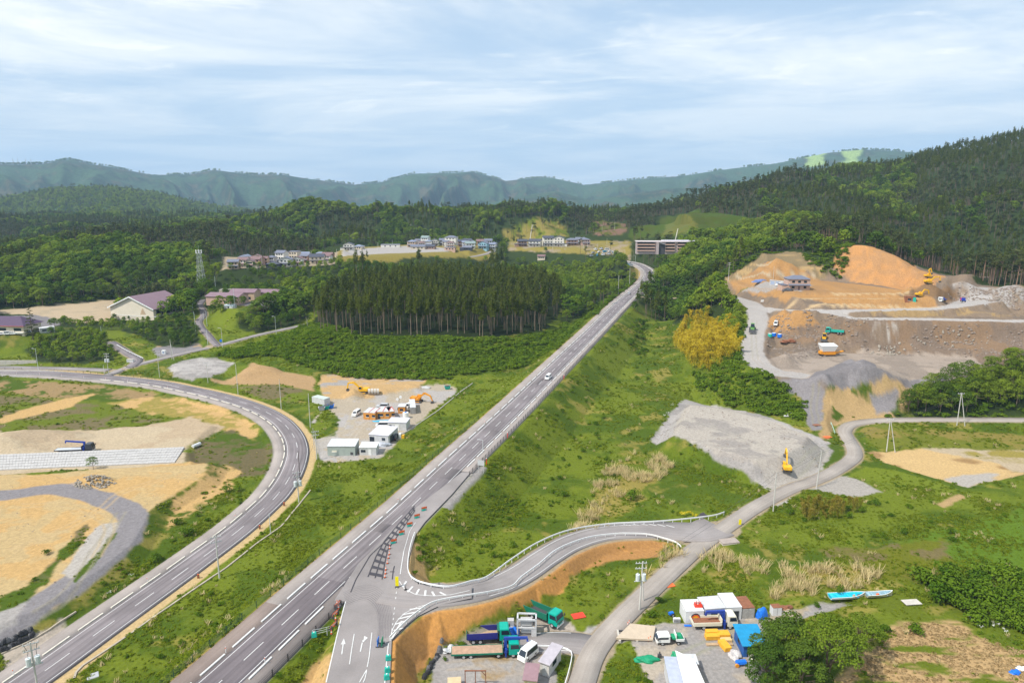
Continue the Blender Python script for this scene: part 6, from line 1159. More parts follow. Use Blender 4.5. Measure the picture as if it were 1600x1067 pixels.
# ------------------------------------------------------------------ cones, barriers, markers
def cone(p, label, group, m=CONEO, base=RUB): 
    r = thing('traffic_cone', label, 'cone', p, U(0, 3), group); MB().box(-.22, .22, -.22, .22, 0, .06).build('base', [base], r); MB().cyl((0, 0, .06), (0, 0, .85), .18, .04, 8).build('cone', [m], r); MB().cyl((0, 0, .35), (0, 0, .55), .135, .105, 8).build('band', [WHITE], r)
TEALB = pm_('teal plastic', (.02, .42, .33), .5)
for q in ((662, 797), (651, 808.5), (639.5, 821.5), (627, 834.5), (614.5, 848)):
    r = thing('road_barrier', 'teal water weight with red and white board along the closed taper', 'barrier', PJ(*q), .5, 'barriers along the closed taper'); MB().taper(-.5, .5, -.35, .35, 0, .6, .1, .08).build('water_weight', [TEALB], r, bev=.05); MB().box(-.7, .7, -.42, -.36, .6, 1.1).build('board', [CONEO], r); MB().box(-.7, -.64, -.42, -.36, 0, 1.1).box(.64, .7, -.42, -.36, 0, 1.1).build('legs', [STEEL], r)
for q in ((609, 857), (608.5, 866), (607, 872), (605.5, 880), (603, 890), (602.5, 896), (601.5, 902)): cone(PJ(*q), 'orange traffic cone in the line beside the blacked out hatching', 'cones beside the blacked out hatching')
for q in ((527, 943), (529, 951), (526, 959), (524.5, 968), (522, 978), (518, 990)): cone(PJ(*q), 'orange traffic cone in the cluster at the closed footway corner', 'cones at the closed footway corner')
for q, l in (((528, 948), 'leaning orange and white barrier panel uppermost at the closed footway corner'), ((524, 963), 'orange and white barrier panel in the middle of the footway corner'), ((521.5, 981), 'orange and white barrier panel lowest at the footway corner')):
    r = thing('road_barrier', l, 'barrier', PJ(*q), 1.2); MB().box(-.9, .9, -.03, .03, .55, 1.0).build('board', [CONEO], r); MB().box(-.9, .9, -.035, .035, .7, .85).build('stripe', [WHITE], r); MB().box(-.85, -.78, -.3, .3, 0, 1.0).box(.78, .85, -.3, .3, 0, 1.0).build('legs', [STEEL], r)
for q, l in (((491, 994), 'teal plastic bin at the end of the dark rail fence'), ((607, 1030), 'teal water weight uppermost on the right edge of the lower road'), ((605.5, 1049), 'teal water weight in the middle on the right edge of the lower road'), ((604.5, 1060), 'teal water weight lowest on the right edge of the lower road')):
    r = thing('water_weight', l, 'weight', PJ(*q), .3); MB().taper(-.5, .5, -.4, .4, 0, .85, .12, .1).build('tank', [TEALB], r, bev=.06); MB().cyl((0, 0, .85), (0, 0, .98), .12, n=8).build('cap', [WHITE], r)
for q, m, l in (((591, 1008), BLUET, 'blue sheet board standing on the lower road'), ((597.5, 1008), GREENT, 'green sheet board standing on the lower road')):
    r = thing('sheet_board', l, 'board', PJ(*q), 1.5); MB().box(-.6, .6, -.04, .04, .15, 1.45).build('sheet', [m], r); MB().box(-.6, -.54, -.3, .3, 0, .2).box(.54, .6, -.3, .3, 0, .2).build('feet', [STEEL], r)
for q, l, h in ((PJ(620.5, 917), 'tall yellow marker board at the ramp nose', 2.3), (G(1156, 821), 'yellow marker flag beside the lane at the ramp foot', 1.7)):
    r = thing('marker_board', l, 'marker', q); MB().box(-.32, .32, -.06, .06, .3, h).build('board', [pm_('yellow marker', (.85, .72, .0), .5)], r); MB().cyl((0, 0, -.3), (0, 0, .3), .06, n=6).box(-.4, .4, -.3, .3, 0, .1).build('foot', [STEEL], r)
for q in ((634, 921), (655, 911), (664, 912), (686, 915)):
    r = thing('marker_post', 'small dark post along the ramp nose hatching', 'marker', PJ(*q), group='dark posts at the ramp nose'); MB().cyl((0, 0, 0), (0, 0, .8), .09, n=6).build('post', [STEEL], r); MB().box(-.25, .25, -.25, .25, 0, .1).build('base', [RUB], r)
for pl, off, ss, l in ((MAIN, -4.05, (s_of(MAIN, PJ(346, 1020)), s_of(MAIN, PJ(346, 1020))+60, s_of(MAIN, PJ(346, 1020))+120), 'slim white delineator post on the left kerb of the main road'), (MAIN, 4.05, (s_of(MAIN, PJ(415, 1036)),), 'slim white delineator post on the right kerb of the main road'), (LEFT, -4.05, tuple(s_of(LEFT, P(20, 1055, 0))+k*30 for k in range(5)), 'slim white delineator post on the kerb of the curved road'), (LEFT, -4.3, tuple(s_of(LEFT, P(290, 607, 1.5))+k*12 for k in range(8)), 'slim white delineator post on the upper stretch of the curved road')):
    q0 = offset_path(pl, off)
    for s in ss: r = thing('delineator_post', l, 'post', at_s(q0, s)+[0, 0, .28], group=l.replace('slim white delineator post', 'delineators')); MB().cyl((0, 0, -.1), (0, 0, 1.1), .06, n=6).build('post', [WHITE], r); MB().box(-.06, .06, -.075, -.06, .75, 1.0).build('reflector', [CONEO], r)
r = thing('road_sign', 'back of a grey framed road sign on the fence of the main road', 'sign', PJ(749, 737)+np.array([.5, 0, 0]), -.35); MB().cyl((-.75, 0, -.3), (-.75, 0, 3.6), .07, n=6).cyl((.75, 0, -.3), (.75, 0, 3.6), .07, n=6).build('posts', [GALV], r); pn = MB().box(-1.0, 1.0, -.09, -.05, 1.9, 3.5).build('panel', [GALV], r); MB().box(-1.0, 1.0, -.05, .03, 2.2, 2.3).box(-1, 1, -.05, .03, 3.0, 3.1).build('brace', [STEEL], pn)
r = thing('road_sign', 'small round blue sign on a pole at the winding footpath', 'sign', G(346, 541)); MB().cyl((0, 0, -.3), (0, 0, 3.2), .07, n=6).build('post', [GALV], r); MB().cyl((0, -.1, 3.0), (0, -.04, 3.0), .75, n=14).build('disc', [BLUET], r)
for q, l in (((760, 725), 'red reflector post on the fence nearest the sign'), ((793, 684), 'red reflector post on the fence beyond the lamp'), ((881, 592), 'red reflector post on the fence right of the white van')):
    r = thing('marker_post', l, 'marker', PJ(*q)); MB().box(-.12, .12, -.12, .12, 0, 1.7).build('post', [RED], r); MB().cyl((0, 0, 1.7), (0, 0, 1.9), .14, n=8).build('cap', [WHITE], r)
for q, l in (((310, 903), 'red brown marker stake on the curved road shoulder by the pole'), ((406, 826), 'red brown marker stake on the shoulder below the bend'), ((444, 790), 'red brown marker stake on the shoulder at the bend')):
    r = thing('marker_post', l, 'marker', G(*q)); MB().box(-.2, .2, -.15, .15, 0, .9).build('post', [RUST], r); MB().box(-.14, .14, -.1, .1, .9, 1.0).build('cap', [CONEO], r)
for q, l in (((49, 1010+27), 'grey steel grating left of the curved road'), ((145, 1056), 'grey steel grating at the drain end between the roads')):
    r = thing('drain_cover', l, 'grating', G(*q), .6); MB().box(-.9, .9, -.8, .8, -.2, .12).build('frame', [WALLC['grey']], r); gq = MB()
    for k in np.arange(-.9, .95, .15): gq.box(k*.9-.04, k*.9+.04, -.72, .72, .12, .16)
    gq.build('grating', [GALV], r)
# big black sandbags
def bags(a, b, n, rows, label, group, s=1.):
    me_ = [MB().taper(-.5, .5, -.5, .5, -.1, .85, .14, .14).mesh('sandbag', [mat('black bag cloth', (.045, .045, .05), .8, var=.4, scale=2.5, bump=.6)], .12) for _ in range(2)]; mg = MB().taper(-.5, .5, -.5, .5, -.1, .85, .14, .14).mesh('sandbag', [mat('grey bag cloth', (.17, .165, .17), .85, var=.4, scale=2.5, bump=.6)], .12); tie = MB().cyl((0, 0, .8), (.05, 0, 1.0), .13, .05, 6).mesh('tie', [BLACKP])
    A, B = G(*a), G(*b)
    for k in range(n):
        for w in range(rows):
            p = A+(B-A)*(k+.5)/n; d = (B-A)[:2]/np.linalg.norm((B-A)[:2]); p[0] += -d[1]*w*.95*s+U(-.22, .22); p[1] += d[0]*w*.95*s+U(-.22, .22); p[2] = hgt(p[:1], p[1:2])[0]+(.0 if w == 0 else .35)
            o = thing('sandbag', label, 'sandbag', p, math.atan2(d[1], d[0])+U(-.2, .2), group); o.scale = (s*U(.75, 1.1), s*U(.75, 1.1), s*U(.7, 1.3)); link('bag', random.choice(me_+[mg]), o); link('tie', tie, o)
bags((0, 1020), (55, 991), 13, 2, 'bulging black sandbag in the row below the gravel track', 'black sandbags below the gravel track', .85)
bags((690, 1000), (662, 1062), 15, 1, 'grey black sandbag in the line at the foot of the orange bank', 'sandbags at the foot of the orange bank', .78)
# rocks
ROCK = mat('broken stone', (.31, .27, .22), .9, var=.4, scale=2); RKS = []
for k in range(6):
    import bmesh
    bm = bmesh.new(); bmesh.ops.create_icosphere(bm, subdivisions=1, radius=.5)
    for v in bm.verts: v.co *= U(.7, 1.15); v.co.z *= .75
    me = bpy.data.meshes.new('rock'); bm.to_mesh(me); bm.free(); me.materials.append(ROCK); RKS.append(me)
def rocks(px, py, rx, ry, n, hh, s0, s1, label, group):
    c = G(px, py)
    for k in range(n):
        a = U(0, 6.28); t = math.sqrt(U(0, 1)); x, y = c[0]+math.cos(a)*t*rx, c[1]+math.sin(a)*t*ry; z = hgt(np.array([x]), np.array([y]))[0]+hh*max(0, 1-t)*U(.2, 1); o = link('rock', random.choice(RKS), loc=(x, y, z), label=label, category='rock', group=group); s = U(s0, s1); o.scale = (s, s*U(.8, 1.2), s); o.rotation_euler = (U(0, 3), U(0, 3), U(0, 3))
rocks(147, 753, 5.8, 3.4, 125, .9, .5, 1.1, 'rough tan boulder in the long stone pile on the sandy lot', 'boulder pile on the sandy lot')
rocks(1385, 551, 7, 3, 40, 1.2, .7, 1.8, 'grey broken rock in the heap on the quarry floor', 'rock heap on the quarry floor'); rocks(1560, 470, 14, 6, 45, 1.0, .7, 1.8, 'broken rock in the spoil heap at the upper right of the quarry', 'spoil heap rocks'); rocks(1480, 535, 22, 5, 40, .6, .6, 1.7, 'loose rock on the scree below the quarry face', 'scree rocks'); rocks(1300, 505, 22, 5, 28, .3, .5, 1.2, 'pale rock scattered on the upper quarry slope', 'pale rocks on the quarry slope'); rocks(1270, 712, 6, 5, 16, .3, .3, .8, 'pale stone in the rubble at the lot corner', 'rubble stones at the lot corner')

# loose rubble over the quarry faces, the mound and the lots: too many pieces to count
STONE = mat('quarry rubble', (.25, .20, .165), .9, var=.45, scale=2); PROTO['stone'] = []
for q in RKS: m_ = q.copy(); m_.materials.clear(); m_.materials.append(STONE); PROTO['stone'].append((m_, None, m_))
def rubble(q, n, s0, s1, thr, nm):
    pg = np.array([G(*a) for a in q]); c = pg[:, :2]; x = rng.uniform(c[:, 0].min(), c[:, 0].max(), n*3); y = rng.uniform(c[:, 1].min(), c[:, 1].max(), n*3); k = (poly_sd(x, y, pg) < 0)&(fbm(x/6, y/6, 3, 401) > thr); x, y = x[k][:n], y[k][:n]; scatter(nm, 'stone', np.stack([x, y, hgt(x, y)], 1), s0+(s1-s0)*rng.random(len(x))**3)
rubble([(1200, 500), (1300, 492), (1440, 502), (1600, 505), (1600, 556), (1500, 552), (1380, 556), (1340, 545), (1240, 560), (1195, 535)], 2600, .25, 1.6, .5, 'quarry_rubble')
rubble([(1470, 462), (1500, 440), (1600, 452), (1600, 480), (1560, 478), (1500, 466)], 1200, .3, 1.5, .45, 'spoil_rubble')
rubble([(1020, 690), (1072, 628), (1290, 690), (1290, 720), (1200, 758), (1120, 718)], 900, .12, .6, .5, 'mound_rubble')
rubble([(0, 750), (240, 735), (320, 730), (230, 810), (150, 890), (0, 1000)], 500, .1, .5, .55, 'lot_rubble')
# ------------------------------------------------------------------ traffic and parked vehicles
def H2(a, b): p, y, l = head(a, b); return p, y
def carat(style, body, rear, front, label, **k): p, y = H2(rear, front); return car(style, body, p, y, label, **k)
s = s_of(MAIN, PJ(854, 592)); q = at_s(offset_path(MAIN, 1.5), s); car('van', WHITE, q+[0, 0, .05], math.atan2(-UD[1], -UD[0]), 'white van driving towards the viewer on the main road', scale=1.0)
d2 = at_s(offset_path(MAIN, -1.5), s_of(MAIN, P(983, 462, 13))); d3 = at_s(offset_path(MAIN, -1.5), s_of(MAIN, P(983, 462, 13))+5); car('wagon', SILV, d2+[0, 0, .05], math.atan2(*(d3-d2)[[1, 0]]), 'small silver car far up the main road before the bend', scale=1.0)
carat('van', WHITE, (562, 645), (552, 652), 'white van parked left of the orange site cabins'); carat('van', WHITE, (608, 667), (588, 667), 'white people carrier beside the pale metal container')
carat('suv', SILV, (607, 637), (589, 637), 'silver pickup behind the orange site cabins'); carat('suv', DKCAR, (613, 691), (622, 680), 'black and white car behind the grey shed'); carat('kei', WHITE, (642, 635), (636, 638), 'little white van between the single orange cabin and the dark container')
p, y = H2((835, 1019), (815, 1034)); car('kei', WHITE, p, y, 'white mini van in front of the grey roofed hut', scale=1.25)
p, y = H2((1066, 1003), (1026, 1004)); r = flat_truck(p+[0, 0, 0], y, 'white double cab truck with its load under a green tarpaulin', 5.0, 1.8, WHITE, SILV, WHITE, None, (-1.45, 1.55), 2.4, 1.95, 1.0, wr=.34, boards=.15); MB().taper(-2.4, -.9, -.85, .85, 1.1, 1.75, .25, .2).box(-2.4, -.3, -.8, .8, 1.1, 1.45).build('tarp', [GREENT], r, bev=.08)
p, y = H2((707, 1023), (812, 1021)); flat_truck(p, y, 'long flatbed truck with teal cab and blue crane', 12.6, 2.5, TEAL, BEDW, GREEN, BLUE, scale=1.0)
p, y = H2((P(730, 1001, .1),), (P(797, 998, .1),)); dump_truck(p, y, 'dump truck with blue body sides and teal cab behind the long flatbed', TEAL, GREEN, NAVY, WOOD, 8.2)
p, y = H2((P(830, 959, .1),), (P(866, 975, .1),)); dump_truck(p, y, 'dark green dump truck parked beside the pale machine frame', TEAL, GREEN, GREEN, STEEL, 8.4)
p, y = H2((1077, 979), (1153, 977)); flat_truck(p, y, 'cream cab crane truck with rusty bed and blue folded crane', 8.2, 2.3, CREAM, RUST, CREAM, BLUE, (-2.2, 2.7), 1.9, 2.7, 1.05, tip=(-1.6, 3.1), boards=.4)
p, y = H2((86, 707), (149, 704.5)); flat_truck(p, y, 'dark flatbed truck with blue crane beside the white block field', 11.5, 2.4, DKCAR, SILV, STEEL, BLUE, (-3.9, -2.7, 3.9), 2.1, 2.8, 1.0, tip=(-2.5, 3.9))
p, y = H2((1319, 521), (1288, 521.5)); dump_truck(p, y, 'bright teal dump truck in the middle of the quarry', TEALB, TEALB, TEALB, TEALB, 8.2, .95)
carat('kei', WHITE, (1213, 504), (1211, 513), 'small white van parked on the upper quarry floor', scale=1.25); carat('suv', WHITE, (1223, 446.5), (1213, 447), 'white car outside the lone house on the terrace')
# wheel loaders
def loader(p, yaw, label, m, scale=1.):
    r = thing('wheel_loader', label, 'loader', p, yaw); r.scale = (scale,)*3; MB().box(-2.6, .2, -.9, .9, .9, 2.0).box(.2, 2.0, -.6, .6, .8, 1.5).build('body', [m], r, bev=.06); c = MB().taper(-.9, .5, -.75, .75, 2.0, 3.2, .12, .1).build('cab', [GLASS], r); MB().box(-.95, .55, -.8, .8, 3.2, 3.32).build('cab_roof', [m], c)
    for s_ in (.55, -.55): MB().hexa([(1.2, s_-.1, 1.3), (3.3, s_-.1, .6), (3.3, s_+.1, .6), (1.2, s_+.1, 1.3), (1.2, s_-.1, 1.6), (3.3, s_-.1, .9), (3.3, s_+.1, .9), (1.2, s_+.1, 1.6)]).build('lift_arm', [m], r)
    MB().prism([(3.2, .2), (4.3, .1), (4.35, .2), (3.6, .45), (3.4, 1.2), (3.2, 1.2)], -1.35, 1.35).build('bucket', [STEEL], r)
    for x in (-1.7, 1.5):
        for s_ in (1, -1): wheel(r, x, s_*1.05, .72, .5)
p, y = H2((1176, 511), (1175, 524)); loader(p, y, 'green wheel loader with lowered bucket on the quarry haul road', pm_('loader green', (.16, .34, .10), .5), 1.15)
p, y = H2((1288, 528), (1287, 536)); loader(p, y, 'yellow and black loader feeding the crusher hopper', YEL)
# excavators
excavator(G(1229, 735), 1.35, 'yellow excavator with raised boom at the edge of the pale mound', YEL, ((.9, 1.9), (2.6, 5.4), (4.6, 6.4), (5.8, 3.8)), .85); excavator(G(567, 614), 3.05, 'yellow excavator reaching left over the grey gravel heap', YEL, ((1, 1.9), (3.4, 4.2), (5.8, 4.0), (6.3, 1.6)), 1.05)
excavator(G(652, 628), -.25, 'orange excavator with its arm laid down beside the dark container', ORG, ((1, 1.9), (3.2, 4.0), (5.8, 3.0), (6.6, .9)), 1.0); excavator(G(1451, 434), .1, 'yellow excavator higher of the two on the brown spoil heap', YEL, ((1, 1.9), (-.6, 5.0), (.8, 6.2), (1.8, 3.2)), .85)
excavator(G(1451, 443), .05, 'yellow excavator lower of the two with boom stretched right on the spoil heap', YEL, ((1, 1.9), (3.4, 4.0), (6.6, 4.2), (7.2, 1.6)), .85); excavator(G(1437, 463), .1, 'yellow excavator half hidden at the foot of the spoil heap', YEL, ((1, 1.9), (2.8, 4.4), (5.4, 4.0), (6.3, 1.0)), .8)
# crusher
p = G(1292, 556); r = thing('crusher', 'white hopper and orange conveyor of the stone crusher in the quarry', 'crusher', p, .05); r.scale = (.88,)*3; MB().hexa([(-3, -1.6, 2.6), (3, -1.6, 2.6), (3, 1.6, 2.6), (-3, 1.6, 2.6), (-4.2, -2.4, 5.6), (4.2, -2.4, 5.6), (4.2, 2.4, 6.2), (-4.2, 2.4, 6.2)]).build('hopper', [WHITE], r); MB().box(-4, 4, -1.4, 1.4, 1.2, 2.6).box(-2.5, 3.5, -1.8, -1.4, 1.0, 2.2).build('frame', [ORG], r)
for s_ in (1, -1): MB().prism([(-3, .2), (3, .2), (3.5, .7), (3, 1.2), (-3, 1.2), (-3.5, .7)], s_*1.3-.3, s_*1.3+.3).build('track', [STEEL], r)
cv = MB().hexa([(3, -1.0, .8), (8.5, -.6, 2.4), (8.5, .6, 2.4), (3, 1.0, .8), (3, -1.0, 1.5), (8.5, -.6, 2.8), (8.5, .6, 2.8), (3, 1.0, 1.5)]).build('conveyor', [ORG], r); MB().box(8.2, 9, -.6, .6, 2.3, 2.9).build('head_drum', [STEEL], cv)
# ------------------------------------------------------------------ the site compound
GSH = pm_('grey green corrugated sheet', (.36, .41, .37), .6, var=.1); LIL = pm_('pale lilac sheet roof', (.62, .60, .66), .5); GRS = pm_('pale grey sheet', (.56, .56, .56), .6); CABO = pm_('orange cabin wall', (.62, .27, .055), .6); DKS = pm_('dark grey container', (.30, .29, .28), .7, var=.2); RSEAM = pm_('red roof seam', (.55, .10, .08), .6)
def shedat(name, cat, label, fl, fr, depth, h, wm, rm, **k):
    p, y, L_ = head(fl, fr); c = p+np.array([-math.sin(y), math.cos(y), 0])*depth/2; c[2] = min(p[2], hgt(c[:1], c[1:2])[0])+.02; return shed(name, cat, label, c, y, L_, depth, h, wm, rm, **k)
shedat('site_shed', 'shed', 'grey green corrugated shed at the front of the compound', (512, 712), (555, 712), 6, 3.1, GSH, GRS, slope=.35, doors=[('F', .48, 2.2, 0, 2.3, GSH)], wins=[('F', .25, 1.6, 1.3, 1.8, CREAM), ('F', .88, .9, .2, 1.2, STEEL)])
shedat('site_shed', 'shed', 'small white hut beside the grey green shed', (562, 711), (588, 711), 4.5, 2.5, GRS, WHITE, slope=.2, doors=[('F', .62, .9, 0, 2., WHITE)], wins=[('F', .22, 1.5, .9, 1.8, GLASS)])
r = shedat('site_shed', 'shed', 'wide grey shed with dark doorway behind the white hut', (577, 692), (607, 694.5), 8.5, 3.0, GRS, LIL, slope=.3, doors=[('F', .15, 1.7, .2, 2.3, GLASS), ('R', .35, 3., 0, 2.4, STEEL)], wins=[('F', .75, 1.2, 1.2, 2.2, GLASS)])
shedat('site_container', 'container', 'pale container with lilac roof beside the white people carrier', (606, 672), (635, 673), 5.5, 2.9, GRS, LIL, doors=[('F', .5, 1.4, 0, 2.2, WHITE)], wins=[('F', .15, .8, 1.2, 2., GLASS)])
for k, (a, b, l) in enumerate((((568, 655), (577, 655.5), 'orange site cabin leftmost in the row with red roof seams'), ((577.3, 655.5), (586.5, 656), 'orange site cabin second in the row with red roof seams'), ((589.5, 654), (599, 654), 'orange site cabin third in the row with dark door glass'), ((599.3, 654), (608, 654), 'orange site cabin fourth in the row'), ((608.3, 654), (617, 653), 'orange site cabin rightmost in the long row'))):
    r = shedat('site_cabin', 'cabin', l, a, b, 6, 2.6, CABO, GRS, over=.02, doors=[('F', .3, .8, 0, 2., GLASS if k == 2 else CABO)], wins=[('F', .7, 1.2, 1., 1.9, GLASS)]); MB().box(-.12+1.0, .12+1.0, -3, 3, 2.77, 2.84).build('roof_seam', [RSEAM], r)
shedat('site_cabin', 'cabin', 'single orange cabin standing apart behind the row', (622, 646), (633, 646), 4, 2.6, CABO, GRS, doors=[('R', .5, .9, 0, 2., STEEL)], wins=[('F', .5, 1.2, 1, 1.9, GLASS)])
shedat('site_container', 'container', 'long dark grey container at the right edge of the compound', (641, 647), (650, 646.5), 11, 2.5, DKS, GRS, over=.03, doors=[('F', .5, 1.9, .1, 2.3, DKS)], wins=[('R', .4, 1, 1, 1.8, GLASS)])
shedat('site_container', 'container', 'small grey container at the left edge of the compound', (507, 633), (516, 630), 7, 2.3, GRS, pm_('pale green sheet', (.50, .56, .52), .6), over=.03, doors=[('F', .5, 1.6, .1, 2.1, GRS)], wins=[('R', .5, .8, 1, 1.7, GLASS)])
def lumpy(name, cat, label, px, py, sx, sy, sz, m, yaw=0., group=None, legs=None, sub=3, rough=.18, p=None):
    bm = bmesh.new(); bmesh.ops.create_icosphere(bm, subdivisions=sub, radius=1)
    for v in bm.verts:
        k = 1+rough*(math.sin(v.co.x*4.1+px)*math.cos(v.co.y*3.7+py)+.6*math.sin(v.co.z*7+v.co.x*6)); v.co = Vector((v.co.x*sx*k, v.co.y*sy*k, max(v.co.z, -.05)*sz*k))
    me = bpy.data.meshes.new(name); bm.to_mesh(me); bm.free(); me.materials.append(m); return link(name, me, loc=(G(px, py) if p is None else p), rz=yaw, label=label, category=cat, **({'group': group} if group else {}))
lumpy('tarp_cover', 'tarp', 'flat cyan sheet spread in front of the orange cabins', 597, 658, 3.6, 1.0, .25, CYANT); lumpy('tarp_cover', 'tarp', 'silver grey tarpaulin over a pile beside the wide grey shed', 594, 696, 3.4, 1.5, 1.2, pm_('silver tarpaulin', (.45, .47, .52), .4, var=.3, scale=2, bump=.6)); lumpy('gravel_heap', 'heap', 'small pale heap on the upper right of the compound', 664, 606, 2.6, 1.5, .7, WALLC['grey'])
r = thing('water_tank', 'white water tank behind the pale container', 'tank', G(634, 653)); MB().cyl((0, 0, 0), (0, 0, 2.2), 1.1, n=14).build('tank', [WHITE], r); MB().cyl((0, 0, 2.2), (0, 0, 2.4), .4, n=10).build('lid', [BLUET], r)
r = thing('water_tank', 'small yellow and white tank by the wide grey shed', 'tank', G(627, 684)); MB().box(-.8, 0, -.7, .7, 0, 1.7).build('tank', [WHITE], r); MB().box(.1, 1.1, -.6, .6, 0, 1.1).build('box', [YEL], r)
pg = MB()
for k in range(4):
    r = thing('concrete_pipe', 'upright ring section of concrete pipe in the row beside the yellow excavator', 'pipe', G(575+k*4.5, 615.5), .25, 'concrete pipe sections'); a = MB(); N_ = 16
    for q0, q1 in (((1.15, 0), (1.15, .95)), ((.95, .95), (.95, 0))):
        a.add([(( 0 if j else 0)+q[1], q[0]*math.cos(6.2832*i/N_), 1.15+q[0]*math.sin(6.2832*i/N_)) for i in range(N_) for j, q in enumerate((q0, q1))], [(2*i, 2*i+1, (2*i+3) % (2*N_), (2*i+2) % (2*N_)) for i in range(N_)])
    for x in (0, .95): a.add([(x, q*math.cos(6.2832*i/N_), 1.15+q*math.sin(6.2832*i/N_)) for i in range(N_) for q in (.95, 1.15)], [(2*i, 2*i+1, (2*i+3) % (2*N_), (2*i+2) % (2*N_)) for i in range(N_)])
    a.build('ring', [CONC], r); MB().box(-.1, 1.05, -.5, .5, -.1, .12).build('chock', [WOOD], r)
r = thing('light_tower', 'site light with two white lamp heads behind the orange cabins', 'light', G(624, 640)); MB().cyl((0, 0, 0), (0, 0, 4.), .08, n=6).box(-.7, .7, -.5, .5, 0, .7).build('mast', [STEEL], r); MB().cyl((-.7, -.1, 4.2), (-.7, .2, 4.2), .55, n=10).cyl((.6, -.1, 5.1), (.6, .2, 5.1), .55, n=10).build('lamp_head', [WHITE], r); MB().tube([(0, 0, 4), (-.7, 0, 4.2)], .05).tube([(0, 0, 4), (.6, 0, 5)], .05).build('bracket', [STEEL], r)
for q, m, l in (((510, 639), TEALB, 'teal skip among the clutter left of the compound'), ((517, 637.5), BLUET, 'blue skip among the clutter left of the compound'), ((503, 641), GRS, 'grey skip among the clutter left of the compound'), ((699, 608), TEALB, 'teal mixer at the far right corner of the compound')):
    r = thing('skip', l, 'skip', G(*q), .2); MB().hexa([(-.9, -.7, .1), (.9, -.7, .1), (.9, .7, .1), (-.9, .7, .1), (-1.3, -1, 1.4), (1.3, -1, 1.4), (1.3, 1, 1.4), (-1.3, 1, 1.4)]).build('tub', [m], r); MB().box(-1, 1, -.9, .9, 1.4, 1.5).build('contents', [STEEL], r)
# ------------------------------------------------------------------ lower yard, left part
shedat('hut', 'hut', 'small grey hut with pale mono pitch roof beside the white mini van', (844, 1053), (857.5, 1058), 5, 2.5, pm_('pale hut wall', (.58, .55, .52), .7), pm_('grey mauve roof', (.45, .41, .44), .6), slope=.3, over=.3, wins=[('R', .45, 1.6, 1.1, 2.0, GLASS)], doors=[('F', .5, .8, 0, 2, GRS)])
shedat('hut', 'hut', 'small yellow hut with mauve brown roof in front of the grey hut', (819, 1080), (837, 1082), 3.4, 2.3, pm_('yellow hut wall', (.66, .57, .30), .7), pm_('mauve brown roof', (.30, .185, .20), .6), slope=.4, over=.3, doors=[('F', .5, .9, 0, 1.9, CREAM)], wins=[('R', .5, .9, 1.1, 1.8, GLASS)])
r = thing('machine_frame', 'pale grey steel machine frame between the parked dump trucks', 'machine', G(823, 990), -.05); a = MB()
for x in (-1.75, 1.75):
    for y in (-1., 1.): a.box(x-.14, x+.14, y-.14, y+.14, 0, 3.7)
for z in (1.9, 3.6):
    a.box(-1.9, 1.9, -1.15, -.88, z, z+.25).box(-1.9, 1.9, .88, 1.15, z, z+.25).box(-1.9, -1.62, -1.1, 1.1, z, z+.25).box(1.62, 1.9, -1.1, 1.1, z, z+.25)
a.build('frame', [GRS], r); MB().cyl((-1.1, 0, 1.0), (1.1, 0, 1.0), .75, n=12).build('drum', [SILV], r); MB().box(-1.2, 1.0, -.7, .7, 2.2, 3.2).build('motor_box', [WALLC['grey']], r); MB().box(1.1, 1.55, -1.2, -1.12, 2.7, 3.5).build('panel', [STEEL], r); MB().box(.9, 1.8, -1.1, -.95, .1, 1.9).build('side_plate', [GRS], r)
lumpy('tarp_cover', 'tarp', 'blue tarpaulin bundle behind the crane of the long flatbed', 802, 990, 1.3, 1.0, 1.3, BLUET); lumpy('rubble_heap', 'heap', 'whitish rubble heap at the tail of the long flatbed', 701, 1014, 1.2, 1.0, .6, GRS, rough=.35)
r = thing('drum_rack', 'grey crate stack beside the cab of the blue sided dump truck', 'crate', G(798, 984)); MB().box(-.7, .7, -.6, .6, 0, 1.2).build('crate', [GRS], r); MB().box(-.6, .6, -.5, .5, 1.2, 2.4).build('upper_crate', [WALLC['grey']], r)
r = thing('steel_frame', 'rust red portal frame standing at the bottom of the yard', 'frame', G(743, 1072), .0); a = MB()
for x in (-1.75, 0, 1.75): a.box(x-.07, x+.07, -.07, .07, 0, 3.0)
a.box(-1.85, 1.85, -.09, .09, 3.0, 3.16).hexa([(1.0, -.05, 3.0), (1.1, -.05, 3.0), (1.75, -.05, 2.2), (1.7, -.05, 2.1), (1.0, .05, 3.0), (1.1, .05, 3.0), (1.75, .05, 2.2), (1.7, .05, 2.1)]); a.build('frame', [RUST], r); MB().box(-1.9, -1.6, -.8, .8, 0, .12).box(1.6, 1.9, -.8, .8, 0, .12).build('foot', [RUST], r)
r = thing('timber_box', 'pale timber box at the bottom edge of the yard', 'box', G(710, 1072), .1); MB().box(-1.1, 1.1, -.8, .8, 0, 1.1).build('box', [WOOD], r); MB().box(-1.15, 1.15, -.85, .85, 1.1, 1.2).build('lid', [pm_('pale plywood', (.62, .47, .28), .8)], r)
for q, l, m in (((903.7, 962), 'flat red sheet on the grass right of the green dump truck', RED), ((1276, 664), 'flat dark red plates at the foot of the quarry ramp', RUST), ((1293, 683), 'flat orange board at the lot corner by the lane', CONEO), ((1044, 914), 'small orange sheet on the grass right of the lane', CONEO)):
    p = G(*q); r = thing('sheet', l, 'sheet', p, .3); MB().box(-1.3, 1.3, -.9, .9, .05, .14).build('sheet', [m], r); MB().box(-1.2, 1.2, -.1, .1, -.05, .05).build('batten', [WOOD], r)
